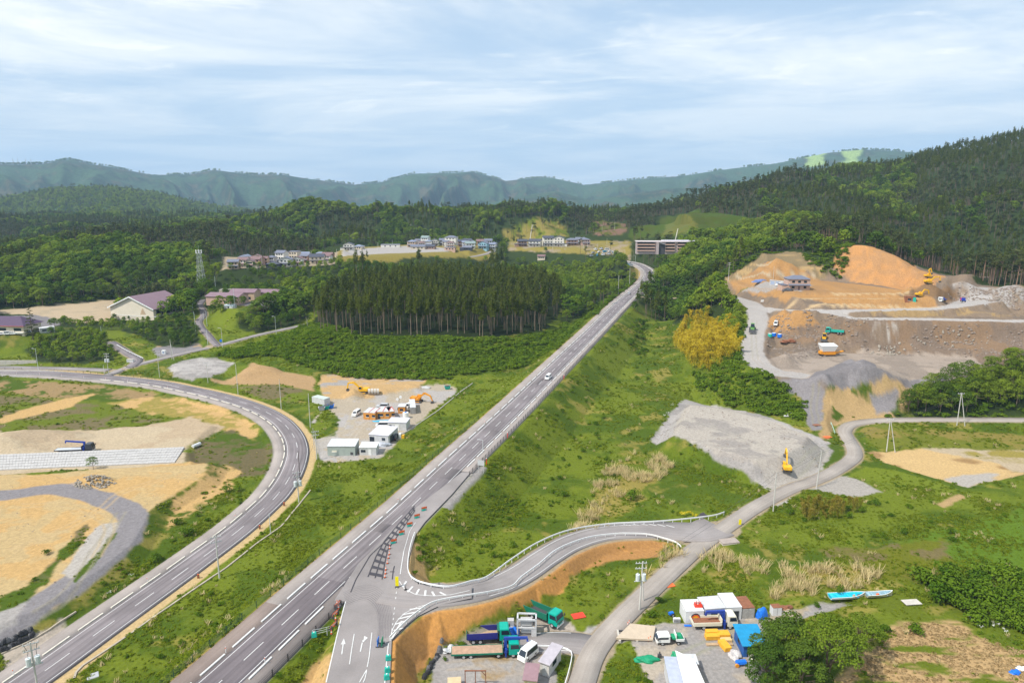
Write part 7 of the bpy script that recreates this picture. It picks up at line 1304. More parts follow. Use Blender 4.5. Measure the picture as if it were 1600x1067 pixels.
# ------------------------------------------------------------------ lower yard, right part
r = thing('footbridge', 'flat concrete slab bridge over the dark culvert by the lane', 'bridge', G(992, 996), 0); c = np.array(r.location); sl_ = [G(*q)-c for q in [(962, 1003), (1020, 1003), (1024, 982), (985, 980)]]; MB().hexa([(q[0], q[1], .25) for q in sl_]+[(q[0], q[1], .6) for q in sl_]).build('slab', [pm_('tan concrete', (.52, .42, .31), .85, var=.12)], r)
for x in (-3, .2, 3.2): MB().box(x-.2, x+.2, -1.2, 2.2, -1.4, .25).build('pier', [CONC], r)
MB().box(-3.2, 3.4, 1.9, 2.1, -1.4, .24).build('culvert_shade', [STEEL], r)  # dark panel behind the piers paints the shade in the culvert
CW = pm_('off white container', (.66, .66, .66), .6, var=.08); CB = pm_('blue grey container', (.33, .39, .52), .6, var=.12); CG = pm_('worn grey container', (.40, .385, .36), .7, var=.3, scale=2)
r = shedat('storage_container', 'container', 'white container with a round orange emblem on its front', (1071, 973.5), (1099, 972.5), 4, 2.7, CW, CW, over=.02, doors=[('L', .5, 1.6, .1, 2.3, CW)]); e = MB().cyl((.15, -2.03, 1.45), (.15, -2.06, 1.45), .92, n=24).build('emblem', [BLACKP], r)
fl = [(math.cos(t)*.8, math.sin(t)*.8) for t in np.linspace(math.pi, 0, 9)]; MB().poly([(.15+a, -2.072, 1.40+b*(.78+.14*(k % 2))) for k, (a, b) in enumerate(fl)]).build('flame', [CONEO], e); MB().poly([(.15+a*.62, -2.08, 1.40+b*.5) for a, b in fl]).build('flame_core', [YEL], e); MB().box(-.62, .92, -2.078, -2.062, 1.12, 1.30).build('band', [RED], e)
r = shedat('storage_container', 'container', 'long blue grey container with dark open front behind the crane truck', (1101, 970.5), (1133, 968), 4.2, 2.9, CB, GRS, over=.02, doors=[('F', .55, 2.2, .2, 2.2, GLASS)])  # door panel is a dark sheet for the shade inside the open front
r = shedat('storage_container', 'container', 'pale container with dark open doorway beside the cream cab', (1134, 968), (1158, 967), 5, 2.9, CW, CW, over=.02, doors=[('F', .52, 1.9, .1, 2.2, GLASS)])  # dark panel paints the shade of the open doorway
r = shedat('storage_container', 'container', 'worn grey container with double doors and rusty roof', (1159, 966.5), (1178.5, 965), 4, 2.5, CG, RUST, over=.02, doors=[('F', .27, 1.0, .15, 2.3, CG), ('F', .75, 1.0, .15, 2.3, CG)])
p = G(1089, 967); p[2] += 2.75; r = thing('cone_bundle', 'red and white bundle lying on the roof of the emblem container', 'bundle', p); MB().taper(-.75, .85, -.6, .6, 0, .75, .12, .1).build('basket', [RED], r)
for k in range(8): MB().cyl((-.6+.17*k, -.3+.2*(k % 3), .7), (-.6+.17*k, -.3+.2*(k % 3), 1.3), .1, .05, 6).build('bottle', [WHITE if k % 2 else RED], r)
r = lumpy('tarp_cover', 'tarp', 'bright blue tarpaulin draped over a tall stack beside the worn grey container', 1190, 964, 1.15, .9, 2.2, BLUET, rough=.1)
r = thing('cabinet', 'white upright cabinet with rusty top at the end of the container row', 'cabinet', G(1211.5, 958.5), .1); MB().box(-.9, .9, -.7, .7, 0, 1.75).build('body', [CW], r); MB().box(-.92, .92, -.72, .72, 1.75, 1.82).build('top', [RUST], r); MB().box(-.02, .02, -.72, -.69, .1, 1.65).build('seam', [STEEL], r)
r = thing('timber_pile', 'grey and tan beams lying right of the white cabinet', 'timber', G(1232, 957), .25); 
for k in range(4): MB().box(-1.9+.2*k, 1.4-.25*k, -.5+.32*k, -.25+.32*k, 0, .28+.1*(k % 2)).build('beam', [WOOD if k % 2 else CONC], r)
lumpy('scrap_heap', 'heap', 'rusty red scrap heap behind the beams', 1227, 951, 1.2, .7, .7, RUST, rough=.4)
r = thing('tiller', 'small blue tiller half hidden in the grass left of the emblem container', 'tiller', G(1049, 962), .3); MB().box(-.6, .4, -.3, .3, .4, .9).build('engine', [BLUET], r, bev=.05); MB().tube([(-.4, .2, .8), (-1.2, .3, 1.2)], .04).tube([(-.4, -.2, .8), (-1.2, -.3, 1.2)], .04).build('handlebar', [STEEL], r); wheel(r, .1, .4, .35, .2); wheel(r, .1, -.4, .35, .2)
for k, (q, l) in enumerate((((1054.5, 972), 'white slatted crate left of the pair beside the emblem container'), ((1060, 972), 'white slatted crate right of the pair beside the emblem container'))):
    r = thing('crate', l, 'crate', G(*q), .05); MB().box(-.32, .32, -.3, .3, 0, .95).build('body', [CW], r)
    for z in (.2, .5, .8): MB().box(-.34, .34, -.33, -.29, z-.06, z+.06).build('slat', [STEEL], r)
r = thing('mat', 'blue mat on the ground left of the crane truck', 'mat', G(1075.5, 977)); MB().box(-.8, .6, -.3, .3, .0, .06).build('mat', [BLUET], r); MB().box(-.8, .6, -.34, -.3, .0, .08).build('hem', [NAVY], r)
ST = pm_('orange formwork panel', (.78, .40, .03), .6, var=.18)
def stack(px, py, sx, sy, n, th, l, yaw=.05, m=ST, p=None):
    r = thing('panel_stack', l, 'panels', G(px, py) if p is None else p, yaw)
    for k in range(n): MB().box(-sx/2+.03*(k % 2), sx/2-.03*((k+1) % 2), -sy/2, sy/2, .06+k*th, k*th+th+.035).build('panel', [m], r)
    MB().box(-sx/2+.3, -sx/2+.45, -sy/2-.02, sy/2+.02, 0, .06).box(sx/2-.45, sx/2-.3, -sy/2-.02, sy/2+.02, 0, .06).build('bearer', [WOOD], r)
stack(1112.5, 997, 2.6, 1.2, 5, .16, 'orange panel stack left front of the big pile behind the crane truck'); stack(1129.5, 994, 2.4, 1.5, 5, .17, 'orange panel stack right of the big pile behind the crane truck'); stack(1112, 991.5, 2.4, 1.0, 6, .16, 'orange panel stack left rear of the big pile'); stack(1134, 1001, 2.1, 1.0, 3, .16, 'pale topped orange panel stack between the pile and the long box', m=pm_('pale orange panel', (.74, .50, .22), .7)); stack(1132, 1011, 1.4, 2.6, 4, .2, 'long orange box stack nearest the viewer', .25)
stack(1124, 1007, 5.0, .7, 2, .1, 'flat tan planks under the orange stacks', 0.02, WOOD)
r = shedat('open_shed', 'shed', 'open shed with bright blue roof beside the big dark tree', (1161, 1026), (1195, 1026), 5.2, 2.3, pm_('blue painted boards', (.02, .10, .33), .6), pm_('bright blue roof', (.01, .26, .50), .5), slope=.5, over=.35, doors=[('F', .55, 3.0, 0, 2.1, GLASS)], wins=[('L', .5, 1.2, 1., 1.8, GLASS)])  # dark front panel stands in for shade under the open roof
r = thing('cabinet', 'tall grey locker standing in front of the blue roofed shed', 'cabinet', G(1177, 1044), .1); MB().box(-.75, .75, -.6, .6, 0, 2.3).build('body', [CG], r); MB().box(-.78, .78, -.63, .63, 2.3, 2.38).build('top', [CREAM], r); MB().box(-.02, .02, -.62, -.59, .1, 2.2).build('seam', [STEEL], r)
lumpy('rubbish_heap', 'heap', 'whitish heap of sacks and rubbish left of the blue roofed shed', 1149, 1024, 1.0, 1.7, .6, pm_('pale sacking', (.58, .54, .52), .8, var=.5, scale=5, bump=.6), rough=.3)
r = thing('hand_cart', 'blue covered cart with orange wheel before the grey locker', 'cart', G(1157, 1039), .1); MB().taper(-.9, 1.1, -.5, .5, .45, .95, .1, .1).build('cover', [BLUET], r, bev=.06); w = link('wheel', MB().cyl((-.85, -.6, .36), (-.85, -.35, .36), .36, n=12).mesh('wheel', [ORG]), r); MB().tube([(1.1, .3, .7), (1.7, .3, .9)], .04).tube([(1.1, -.3, .7), (1.7, -.3, .9)], .04).build('handle', [STEEL], r)
r = shedat('workshop', 'workshop', 'low workshop with grey corrugated roof and a white roof plane at the bottom edge', (1047, 1092), (1092, 1094), 6.5, 2.6, GRS, pm_('blue grey corrugated roof', (.42, .45, .55), .5), slope=.4, doors=[('F', .4, 1.6, 0, 2.1, GLASS)]); MB().hexa([(-.2, -4.2, 2.85), (3.4, -4.4, 2.75), (2.6, 2.6, 3.2), (-.4, 4.4, 3.5), (-.2, -4.2, 3.05), (3.4, -4.4, 2.95), (2.6, 2.6, 3.4), (-.4, 4.4, 3.7)]).build('white_roof', [WHITE], r)
r = shedat('lean_to', 'shed', 'small grey and pink lean-to behind the workshop roof', (1062, 1050), (1090, 1050), 2.2, 1.6, WALLC['pink'], GRS, slope=.2, doors=[('F', .5, .8, 0, 1.5, RUST)])
lumpy('tarp_cover', 'tarp', 'green tarpaulin over a heap beside the small concrete bridge', 1009, 1031, 2.2, .9, .8, GREENT); lumpy('tarp_cover', 'tarp', 'small green covered bundle beside the workshop roof', 1056, 1026, .9, .7, 1.1, GREENT)
r = thing('pump', 'little black engine on the gravel below the white truck', 'engine', G(1030.5, 1027)); MB().box(-.35, .35, -.25, .25, 0, .7).build('engine', [STEEL], r); MB().cyl((0, 0, .7), (0, 0, 1.2), .12, n=8).build('stack', [BLACKP], r)
for q, g in (((981, 977), 0), ((983, 974), 0), ((1013, 1001), 0), ((1016, 999), 0)): cone(G(*q), 'orange traffic cone at a corner of the small concrete bridge', 'cones at the small bridge')
# boats and slabs
def boat(stern, bow, L_, W_, label, inner, hull, items):
    p, y, l = head(stern, bow); r = thing('boat', label, 'boat', p+[0, 0, .1], y); N_ = 11; V = []; x = np.linspace(-L_/2, L_/2, N_); hw = W_/2*np.clip(1-np.clip((x-L_*.02)/(L_*.49), 0, 1)**2.1, .02, 1); sh = .75+.5*np.clip((x+L_*.1)/(L_*.6), 0, 1)**2
    ring = lambda k, ins: [(x[k]-ins*(k == N_-1), -hw[k]+ins, sh[k]), (x[k], -hw[k]*.62+ins, .12+ins), (x[k], hw[k]*.62-ins, .12+ins), (x[k]-ins*(k == N_-1), hw[k]-ins, sh[k])]
    def shell(ins, m, nm, par):
        b_ = MB(); V = [q for k in range(N_) for q in ring(k, ins if hw[k] > ins*1.5 else min(ins, hw[k]*.5))]; b_.add(V, [(4*k+e, 4*k+e+1, 4*k+5+e, 4*k+4+e) for k in range(N_-1) for e in range(3)]+[(0, 3, 2, 1)]); return b_.build(nm, [m], par)
    shell(0, hull, 'hull', r); shell(.09, inner, 'inner_hull', r); g = MB()
    for s_ in (0, 3): g.tube([ring(k, .04)[s_] for k in range(N_)], .06, 5)
    g.build('gunwale', [WHITE], r)
    for q in (-.28, .02, .24): MB().box(L_*q-.15, L_*q+.15, -W_*.42, W_*.42, .5, .58).build('thwart', [inner], r)
    MB().box(-L_/2+.1, -L_/2+.7, -W_*.35, W_*.35, .2, .75).build('stern_deck', [inner], r)
    for q, m in items: o = lumpy('gear', 'gear', 'gear', 0, 0, .3, .25, .35, m, p=(L_*q, .1, .3)); o.parent = r; del o['label']; del o['category']
boat((1297, 939), (1350, 930), 7.6, 2.0, 'bright blue open boat with white hull lying on the grass', pm_('bright aqua hull inside', (.02, .52, .72), .4), WHITE, ((.33, STEEL), (.2, WOOD)))
boat((1354, 934), (1393, 930), 5.6, 1.5, 'smaller weathered boat with cream hull behind the blue one', pm_('faded blue inside', (.30, .45, .52), .6), pm_('cream hull', (.55, .50, .34), .6), ((-.05, CONEO),))
r = thing('slab', 'weathered white slab on the grass right of the boats', 'slab', G(1424, 942), .1); MB().box(-1.7, 1.7, -.9, .9, .2, .32).build('slab', [CONC], r); MB().box(-1.5, -1.2, -.7, .7, 0, .2).box(1.2, 1.5, -.7, .7, 0, .2).build('block', [WOOD], r)
r = thing('slab', 'flat concrete slab on the grass right of the ramp foot', 'slab', G(1139, 846), .2); MB().box(-2.2, 2.2, -1.2, 1.2, -.1, .3).build('slab', [pm_('brown grey concrete', (.36, .30, .26), .9)], r); MB().box(-2.3, 2.3, -1.3, 1.3, -.2, .0).build('base', [CONC], r)
lumpy('bag', 'bag', 'black covered bundle right of the yellow flowering bushes', 1098, 806.5, 1.1, .9, .9, BLACKP); lumpy('tarp_cover', 'tarp', 'little blue tarpaulin at the lower right corner', 1586, 1051, .9, .6, .6, BLUET); lumpy('rubbish_heap', 'heap', 'white litter heap near the little blue tarpaulin', 1597, 1045, .8, .6, .4, WHITE, rough=.4); lumpy('rubble_heap', 'heap', 'pale broken boards in the shrubs above the pale mound', 1237, 649, 2.4, 1.3, .8, WALLC['grey'], rough=.4)
# quarry odds
for q, m, l in (((1203, 526), TEALB, 'teal drum left of the three on the quarry floor'), ((1209, 525), BLUET, 'blue drum in the middle of the three on the quarry floor'), ((1218, 527), BLUET, 'blue drum right of the three on the quarry floor')):
    r = thing('drum', l, 'drum', G(*q)); MB().cyl((0, 0, 0), (0, 0, 1.5), 1.0, n=12).build('barrel', [m], r); MB().cyl((0, 0, 1.5), (0, 0, 1.6), .8, n=12).build('lid', [WHITE], r)
lumpy('scrap_heap', 'heap', 'rusty scrap and orange parts on the quarry slope', 1232, 534, 3.5, 1.3, 1.0, RUST, rough=.4); lumpy('tarp_cover', 'tarp', 'blue tarpaulin heap left of the lone house', 1187, 441, 4.5, 1.6, 1.7, pm_('grey blue tarpaulin', (.14, .20, .40), .5, var=.4, scale=1)); lumpy('gravel_heap', 'heap', 'grey gravel heap on the terrace in front of the lone house', 1230, 454.5, 3.0, 1.6, 1.5, STEEL)
shedat('site_container', 'container', 'rust red container with a teal end on the quarry terrace', (1414, 472), (1431, 472), 2.6, 2.7, RUST, RUST, doors=[('F', .85, 1.4, 0, 2.6, TEALB)], wins=[('F', .4, 1.6, .9, 1.9, GLASS)])
p, y = H2((1480, 471), (1464, 471)); flat_truck(p, y, 'small blue and white truck on the upper quarry terrace', 6, 2., WHITE, NAVY, BLUE, None, (-1.8, 1.8), 1.8, 2.3); p, y = H2((1510, 472), (1499, 471)); flat_truck(p, y, 'small pink and blue truck on the upper quarry terrace', 4.6, 1.8, pm_('pink paint', (.60, .10, .28), .4), BLUE, BLUE, None, (-1.4, 1.4), 1.7, 2.0)
# ------------------------------------------------------------------ lone house and grey wall on the terrace
house(1244, 452, 11.5, 8, 2, 'pink', 'grey', 'lone two storey house with hipped grey roof on the quarry terrace', 'hip', -.05, -1)
shedat('garage_wall', 'wall', 'long grey panel wall beside the lone house', (1202, 446.5), (1226, 447), 1.2, 2.8, WALLC['grey'], GRS, doors=[('F', .2, 2.4, 0, 2.4, CB), ('F', .55, 2.4, 0, 2.4, CB)])
r = thing('sign', 'small pale sign box on the bank beside the haul road', 'sign', G(1191, 473)); MB().box(-.8, .8, -.2, .2, .4, 1.6).build('panel', [WHITE], r); MB().box(-.6, -.5, -.1, .1, -.2, .4).box(.5, .6, -.1, .1, -.2, .4).build('legs', [STEEL], r)
# ------------------------------------------------------------------ hall, school, community building
fl, fr, br_ = G(174, 500), G(248, 498), G(281, 486); L_ = np.linalg.norm((fr-fl)[:2]); y = math.atan2(*(fr-fl)[[1, 0]]); D_ = 27.; c = (fl+fr)/2+np.array([-math.sin(y), math.cos(y), 0])*D_/2; z0 = min(fl[2], fr[2]); hh = 8.0; rg = 6.6; x, yy = L_/2, D_/2
r = thing('hall', 'large cream sports hall with mauve gable roof on the school bank', 'hall', (c[0], c[1], z0), y-.12); wm = pm_('cream hall wall', (.70, .62, .50), .8, var=.06, scale=.3)
MB().box(-x, x, -yy, yy, -3, hh).prism([(-x, hh), (x, hh), (0, hh+rg)], -yy, yy).build('wall', [wm], r); f = MB()
for s_ in (1, -1): f.hexa([(s_*(x+1.2), -yy-1, hh-.55), (s_*(x+1.2), yy+1, hh-.55), (0, yy+1, hh+rg), (0, -yy-1, hh+rg), (s_*(x+1.2), -yy-1, hh-.25), (s_*(x+1.2), yy+1, hh-.25), (0, yy+1, hh+rg+.35), (0, -yy-1, hh+rg+.35)])
f.build('roof', [ROOFC['purple']], r); f = MB()
for s_ in (1, -1): f.hexa([(s_*(x+1.25), -yy-1.15, hh-.95), (0, -yy-1.15, hh+rg-.4), (0, -yy-1.0, hh+rg-.4), (s_*(x+1.25), -yy-1.0, hh-.95), (s_*(x+1.25), -yy-1.15, hh-.25), (0, -yy-1.15, hh+rg+.35), (0, -yy-1.0, hh+rg+.35), (s_*(x+1.25), -yy-1.0, hh-.25)])
f.build('verge_board', [WHITE], r); w = MB().box(x-.05, x+.06, -yy+2, yy-1.5, 3.6, 6.9).build('window', [GLASS], r)
for q in np.linspace(-yy+2, yy-1.5, 7): MB().box(x+.06, x+.12, q-.12, q+.12, 3.6, 6.9).build('mullion', [WHITE], w)
MB().box(x, x+1.2, -yy, yy, 2.9, 3.2).build('canopy', [WHITE], r); MB().box(-x+.5, x-.5, -yy-.12, -yy+.02, 3.0, 3.25).build('ledge', [WHITE], r)
e = MB(); 
for k in range(4): e.box(x*.52-1.9+k*.45, x*.52+1.9-k*.45, -yy-.06, -yy+.02, 4.2+k*.9, 4.2+k*.9+.82)
e.build('emblem', [WALLC['tan']], r)
for q in (-.75, -.35, .05): MB().box(q*x-1.6, q*x+1.6, -yy-.04, -yy+.02, .6, 2.5).build('panel', [pm_('pale panel', (.58, .52, .43), .8)], r)
DKP = pm_('dark purple roof', (.075, .04, .085), .5, var=.12)
r = shed('school', 'school', 'two storey cream school with purple hipped roof at the left edge', PR(-14, G(20, 521)[1]/math.cos(math.atan2(-814/FO, 1))+8, 8.), -.1, 36, 12, 7.2, WALLC['cream'], DKP, doors=[('F', .8, 2.4, 0, 2.4, GLASS)], wins=[('F', a, 4.2, b, b+1.5, GLASS) for a in (.12, .3, .48, .66, .9) for b in (1., 4.4)])
MB().hexa([(-19.2, -7.2, 7.25), (19.2, -7.2, 7.25), (19.2, 7.2, 7.25), (-19.2, 7.2, 7.25), (-12, -.2, 11.2), (12, -.2, 11.2), (12, .2, 11.2), (-12, .2, 11.2)]).build('hipped_roof', [DKP], r); MB().box(-18.1, 18.1, -6.9, -6.0, 3.5, 3.8).build('canopy', [WHITE], r); MB().box(-19.25, 19.25, -7.25, -7.15, 7.0, 7.25).build('fascia', [RSEAM], r)
for k, q in enumerate(((3.5, 523), (12.5, 523), (21.5, 522.5), (46, 522))): car('kei' if k % 2 else 'wagon', WHITE if k != 3 else SILV, G(*q), .15, ['white wagon at the left edge of the school car park', 'white mini van second in the school car park', 'white wagon third in the school car park', 'silver mini van by the tall conifer in the school car park'][k])
shedat('storage_container', 'container', 'long pale grey shed right of the tall conifer by the school', (63, 521), (86, 519), 4, 2.7, GRS, CW, doors=[('F', .8, 1.4, 0, 2.2, STEEL)], wins=[('F', .3, 2, 1, 1.9, GLASS)])
V_ = []; cs = []; rs = []
for k in range(26): t = k/26; a = k*2.4; R = 4.3*(1-t)**.8+.3; cs.append((math.cos(a)*R*.6, math.sin(a)*R*.6, 3+17*t)); rs.append(.55+1.25*(1-t))
proto('conifer', blob_leaves(cs, rs, 1500, .6, .32, .5), trunk_geo([[(0, 0, -1, .3), (0, 0, 10, .2), (0, 0, 20.4, .04)]]+[[(0, 0, q[2]+.2, .07), (q[0]*1.5, q[1]*1.5, q[2]-.2, .03)] for q in cs[::2]], 5), LM['pine'], BARK); tree_thing('conifer_tree', 'conifer', G(52, 531), .92, 'tall dark layered conifer in front of the school', 'tree', None)
r = thing('retaining_wall', 'long grey concrete retaining wall at the left edge below the school bank', 'wall', G(0, 569)); a, b = G(-60, 571)-G(0, 569), G(57, 567)-G(0, 569); MB().hexa([(a[0], a[1], -1), (b[0], b[1], -1), (b[0], b[1]+.5, -1), (a[0], a[1]+.5, -1), (a[0], a[1], 2.9), (b[0], b[1], 2.1), (b[0], b[1]+.5, 2.1), (a[0], a[1]+.5, 2.9)]).build('wall', [CONC], r)
for k in range(6): q = a+(b-a)*(k+.5)/6; MB().box(q[0]-.06, q[0]+.06, q[1]-.03, q[1]+.1, -.8, 2.2).build('joint', [WALLC['grey']], r)
r = thing('block_wall', 'white concrete block at the foot of the paved school ramp', 'wall', G(204, 566), .1); MB().box(-1.5, 1.5, -.6, .6, 0, 1.5).build('block', [CW], r); MB().box(-1.55, 1.55, -.65, .65, 1.5, 1.62).build('coping', [CONC], r)
r = thing('kiosk', 'small white and blue kiosk on the gravel left of the hillside road', 'kiosk', G(256.5, 553)); MB().box(-.9, .9, -.7, .7, 0, 1.9).build('body', [WHITE], r); MB().box(-.5, .5, -.74, -.69, .4, 1.6).build('door', [CB], r)
kk = G(356, 474); shed('community_building', 'building', 'pinkish low building with purple roof beside the mast', kk+[0, 0, -.2], -.15, 21, 12, 5.2, WALLC['pink'], ROOFC['purple'], ridge=1.6, over=.5, doors=[('F', .3, 1.8, 0, 2.3, GLASS)], wins=[('F', .6, 2, 1.2, 2.6, GLASS), ('F', .85, 1.5, 1.2, 2.6, GLASS)])
shed('community_building', 'building', 'orange tinted wing with purple roof behind the pinkish building', PR(379, math.hypot(*kk[:2])+10, kk[2]), -.1, 16, 9, 5.6, WALLC['tan'], ROOFC['purple'], ridge=1.6, over=.5, wins=[('F', q, 1.6, 1.2, 2.8, GLASS) for q in (.2, .5, .8)]); shed('community_building', 'building', 'long low purple roofed wing running right towards the trees', PR(405, math.hypot(*kk[:2])+16, kk[2]), -.05, 24, 9, 4.2, WALLC['tan'], ROOFC['purple'], ridge=1.6, over=.6, wins=[('F', q, 1.6, 1.2, 2.4, GLASS) for q in (.2, .5, .8)])
shed('office_block', 'building', 'small beige flat roofed block behind the purple roofs', PR(354, math.hypot(*kk[:2])+42, kk[2]-.5), -.05, 11, 6, 3.8, WALLC['cream'], CONC, doors=[('F', .85, 1, 0, 2, STEEL)], wins=[('F', .3, 3, 1, 2, GLASS)]); shed('greenhouse', 'greenhouse', 'low pale glass roofed shelter in front of the pinkish building', G(360, 481), -.3, 6.5, 3.5, 1.4, GRS, pm_('pale blue glass', (.55, .66, .74), .2), slope=.5, doors=[('F', .5, 1, 0, 1.2, GLASS)])
for k in range(9): car(['kei', 'wagon', 'van'][k % 3], [WHITE, SILV, BLUET, WHITE][k % 4], PR(366+k*4.2, math.hypot(*kk[:2])+34+(k % 2)*5, 0)*[1, 1, 0]+[0, 0, kk[2]-.2], 1.2, ['white car parked behind the purple roofed buildings', 'silver car parked behind the purple roofed buildings', 'blue van parked behind the purple roofed buildings'][[0, 1, 2, 0][k % 4]], group=['white cars behind the purple roofs', 'silver cars behind the purple roofs', 'blue vans behind the purple roofs'][[0, 1, 2, 0][k % 4]])
# block field and pipe
q = [G(*a) for a in [(-30, 736), (273, 723), (288.5, 700), (-30, 713)]]; c = q[0]; r = thing('block_field', 'broad field of white concrete blocks in rows on the pale gravel', 'blocks', c); Q = [w-c for w in q]; a = MB(); nu, nv = 64, 6
for i in range(nu):
    for j in range(nv):
        b4 = [(Q[0]*(1-u)+Q[1]*u)*(1-v)+(Q[3]*(1-u)+Q[2]*u)*v for u, v in (((i+.03)/nu, (j+.04)/nv), ((i+.97)/nu, (j+.04)/nv), ((i+.97)/nu, (j+.96)/nv), ((i+.03)/nu, (j+.96)/nv))]; h = .22+.05*j+U(0, .05); a.hexa([w-[0, 0, .1] for w in b4]+[w+[0, 0, h] for w in b4])
a.build('blocks', [mat('white concrete block', (.47, .45, .43), .85, var=.2, scale=.8)], r); q = [w+np.array([0, 0, .02]) for w in Q]; MB().poly([w for w in q]).build('bed', [WALLC['grey']], r)
r = thing('concrete_pipe', 'pale pipe lying on the scrub right of the block field', 'pipe', G(307, 698), 1.2); MB().cyl((-1.6, 0, .6), (1.6, 0, .6), .6, n=14).build('barrel', [CW], r); MB().cyl((1.6, 0, .6), (1.62, 0, .6), .45, n=12).build('bore_shade', [BLACKP], r)  # black disc paints the shaded hollow on the solid pipe end
tree_thing('sapling', 'broad', G(146, 733), .36, 'lone sapling at the edge of the white block field', 'tree', None); 
dt = trunk_geo([[(0, 0, -.5, .14), (.2, 0, 3, .1), (.1, 0, 6.5, .03)]]+[[(0.1, 0, 1.5+k*.7, .06), (math.cos(k*2.2)*1.3, math.sin(k*2.2)*.8, 3.2+k*.8, .02)] for k in range(5)], 5); r = thing('dead_tree', 'bare pale dead tree at the left end of the cedar stand', 'tree', G(480, 512)); link('trunk', mk_mesh('dead_trunk', dt[0], dt[1], [mat('bleached wood', (.48, .43, .38), .9)]), r)
# ------------------------------------------------------------------ far villages and apartment block
HV = [(365, 555, 9, 7, 2, 'tan', 'grey', 'gable', 'low tan house with grey roof at the left end of the hillside houses'), (381, 570, 9, 7, 2, 'white', 'brown', 'gable', 'white house with dark brown roof second from the left of the hillside houses'), (391, 556, 6, 7, 2, 'cream', 'brown', 'side', 'narrow cream gable house in front of the brown house'), (402, 572, 10, 8, 2, 'brown', 'brown', 'gable', 'brown house with mauve roof among the hillside houses'), (414, 578, 6, 7, 2, 'tan', 'brown', 'gable', 'orange tan house right of the brown house'), (425, 585, 7, 6, 2, 'grey', 'grey', 'hip', 'grey house with hipped roof behind the black one'), (427, 556, 11, 8, 1, 'dark', 'dark', 'hip', 'low black house with dark hipped roof'), (441, 592, 9, 8, 3, 'white', 'grey', 'gable', 'tall white house with blue grey roof on the hillside'), (447, 562, 11, 8, 2, 'white', 'grey', 'side', 'wide cream white gable house right of the black one'), (461, 600, 9, 8, 3, 'cream', 'grey', 'flat', 'tall boxy cream house with flat top'), (466, 566, 8, 7, 2, 'white', 'brown', 'side', 'white gable house with mauve roof near the sand heap'), (478, 590, 8, 7, 2, 'brown', 'grey', 'gable', 'dark brown house half hidden between white gables'), (496, 580, 13, 9, 2, 'cream', 'dark', 'gable', 'big cream house with large dark slate roof'), (513, 600, 10, 7, 2, 'brown', 'brown', 'gable', 'dark house with brown roof at the right end of the hillside houses'),
 (546, 690, 11, 8, 2, 'white', 'dark', 'side', 'white gable house with dark roof left of the building plots'), (562, 700, 10, 8, 1, 'cream', 'blue', 'hip', 'low house with blue grey hipped roof left of the building plots'), (611, 720, 22, 8, 1, 'white', 'grey', 'flat', 'long white flat roofed building behind the building plots'), (645, 720, 10, 8, 2, 'tan', 'blue', 'hip', 'tan house with blue grey hipped roof behind the cyan sheet'), (654, 690, 16, 8, 1, 'cream', 'grey', 'gable', 'long low cream house with grey roof at the plots'), (666, 740, 9, 8, 3, 'white', 'green', 'gable', 'tall white house with green grey roof'), (680, 735, 9, 8, 2, 'white', 'dark', 'side', 'white gable house with dark roof in the packed cluster'), (674, 690, 10, 8, 1, 'brown', 'dark', 'gable', 'low dark brown house in front of the packed cluster'), (693, 742, 9, 8, 2, 'grey', 'grey', 'gable', 'grey house in the back row of the packed cluster'), (706, 740, 14, 9, 3, 'white', 'grey', 'hip', 'large white house with grey hipped roof in the packed cluster'), (707, 770, 11, 7, 4, 'white', 'grey', 'flat', 'white boxy block rising behind the packed cluster'), (704, 672, 12, 6, 1, 'pink', 'grey', 'flat', 'pinkish flat hut at the right of the building plots'), (722, 720, 9, 8, 2, 'brown', 'dark', 'gable', 'brown walled house right of the big white house'), (731, 735, 10, 8, 2, 'white', 'dark', 'gable', 'white house with dark roof toward the right of the cluster'), (735, 690, 11, 8, 2, 'white', 'green', 'gable', 'white house with green grey roof in the front right row'), (731, 672, 10, 7, 1, 'dark', 'grey', 'gable', 'low black walled house in the front right row'), (751, 745, 10, 8, 2, 'tan', 'brown', 'gable', 'orange tan house with brown roof at the back right'), (756, 695, 10, 9, 2, 'blue', 'grey', 'side', 'pale blue gable house at the right of the cluster'), (763, 730, 9, 8, 2, 'white', 'grey', 'gable', 'white house at the far right of the cluster by the tall conifers'), (771, 760, 9, 8, 2, 'grey', 'grey', 'side', 'grey house above the white one at the far right of the cluster'),
 (816, 700, 11, 8, 2, 'brown', 'dark', 'gable', 'brown house at the left end of the upper village'), (836, 700, 14, 9, 2, 'white', 'dark', 'gable', 'wide white house with long dark roof in the upper village'), (856, 705, 12, 9, 3, 'white', 'dark', 'gable', 'white house with twin gables left of its neighbour in the upper village'), (873, 705, 12, 9, 3, 'white', 'dark', 'side', 'white gable house in the middle of the upper village'), (893, 720, 13, 9, 2, 'brown', 'grey', 'hip', 'brown house with hipped grey roof in the upper village'), (906, 735, 11, 8, 2, 'grey', 'grey', 'gable', 'grey house behind the hipped one in the upper village'), (914, 725, 10, 8, 2, 'pink', 'grey', 'hip', 'pinkish house at the right end of the upper village'), (846, 662, 8, 6, 1, 'cream', 'brown', 'gable', 'small cream house below the upper village among the trees')]
for k, (px, rr_, w, d, st, wl, rf, kd, lb) in enumerate(HV): house(px, 0, w*.92, d, st, wl, rf, lb, kd, [.1, -.15, .05, -.25][k % 4], [0, 0, 1, 0, -1][k % 5], 'hillside houses' if k < 14 else 'cluster by the building plots' if k < 34 else 'upper village', rr_, .95)
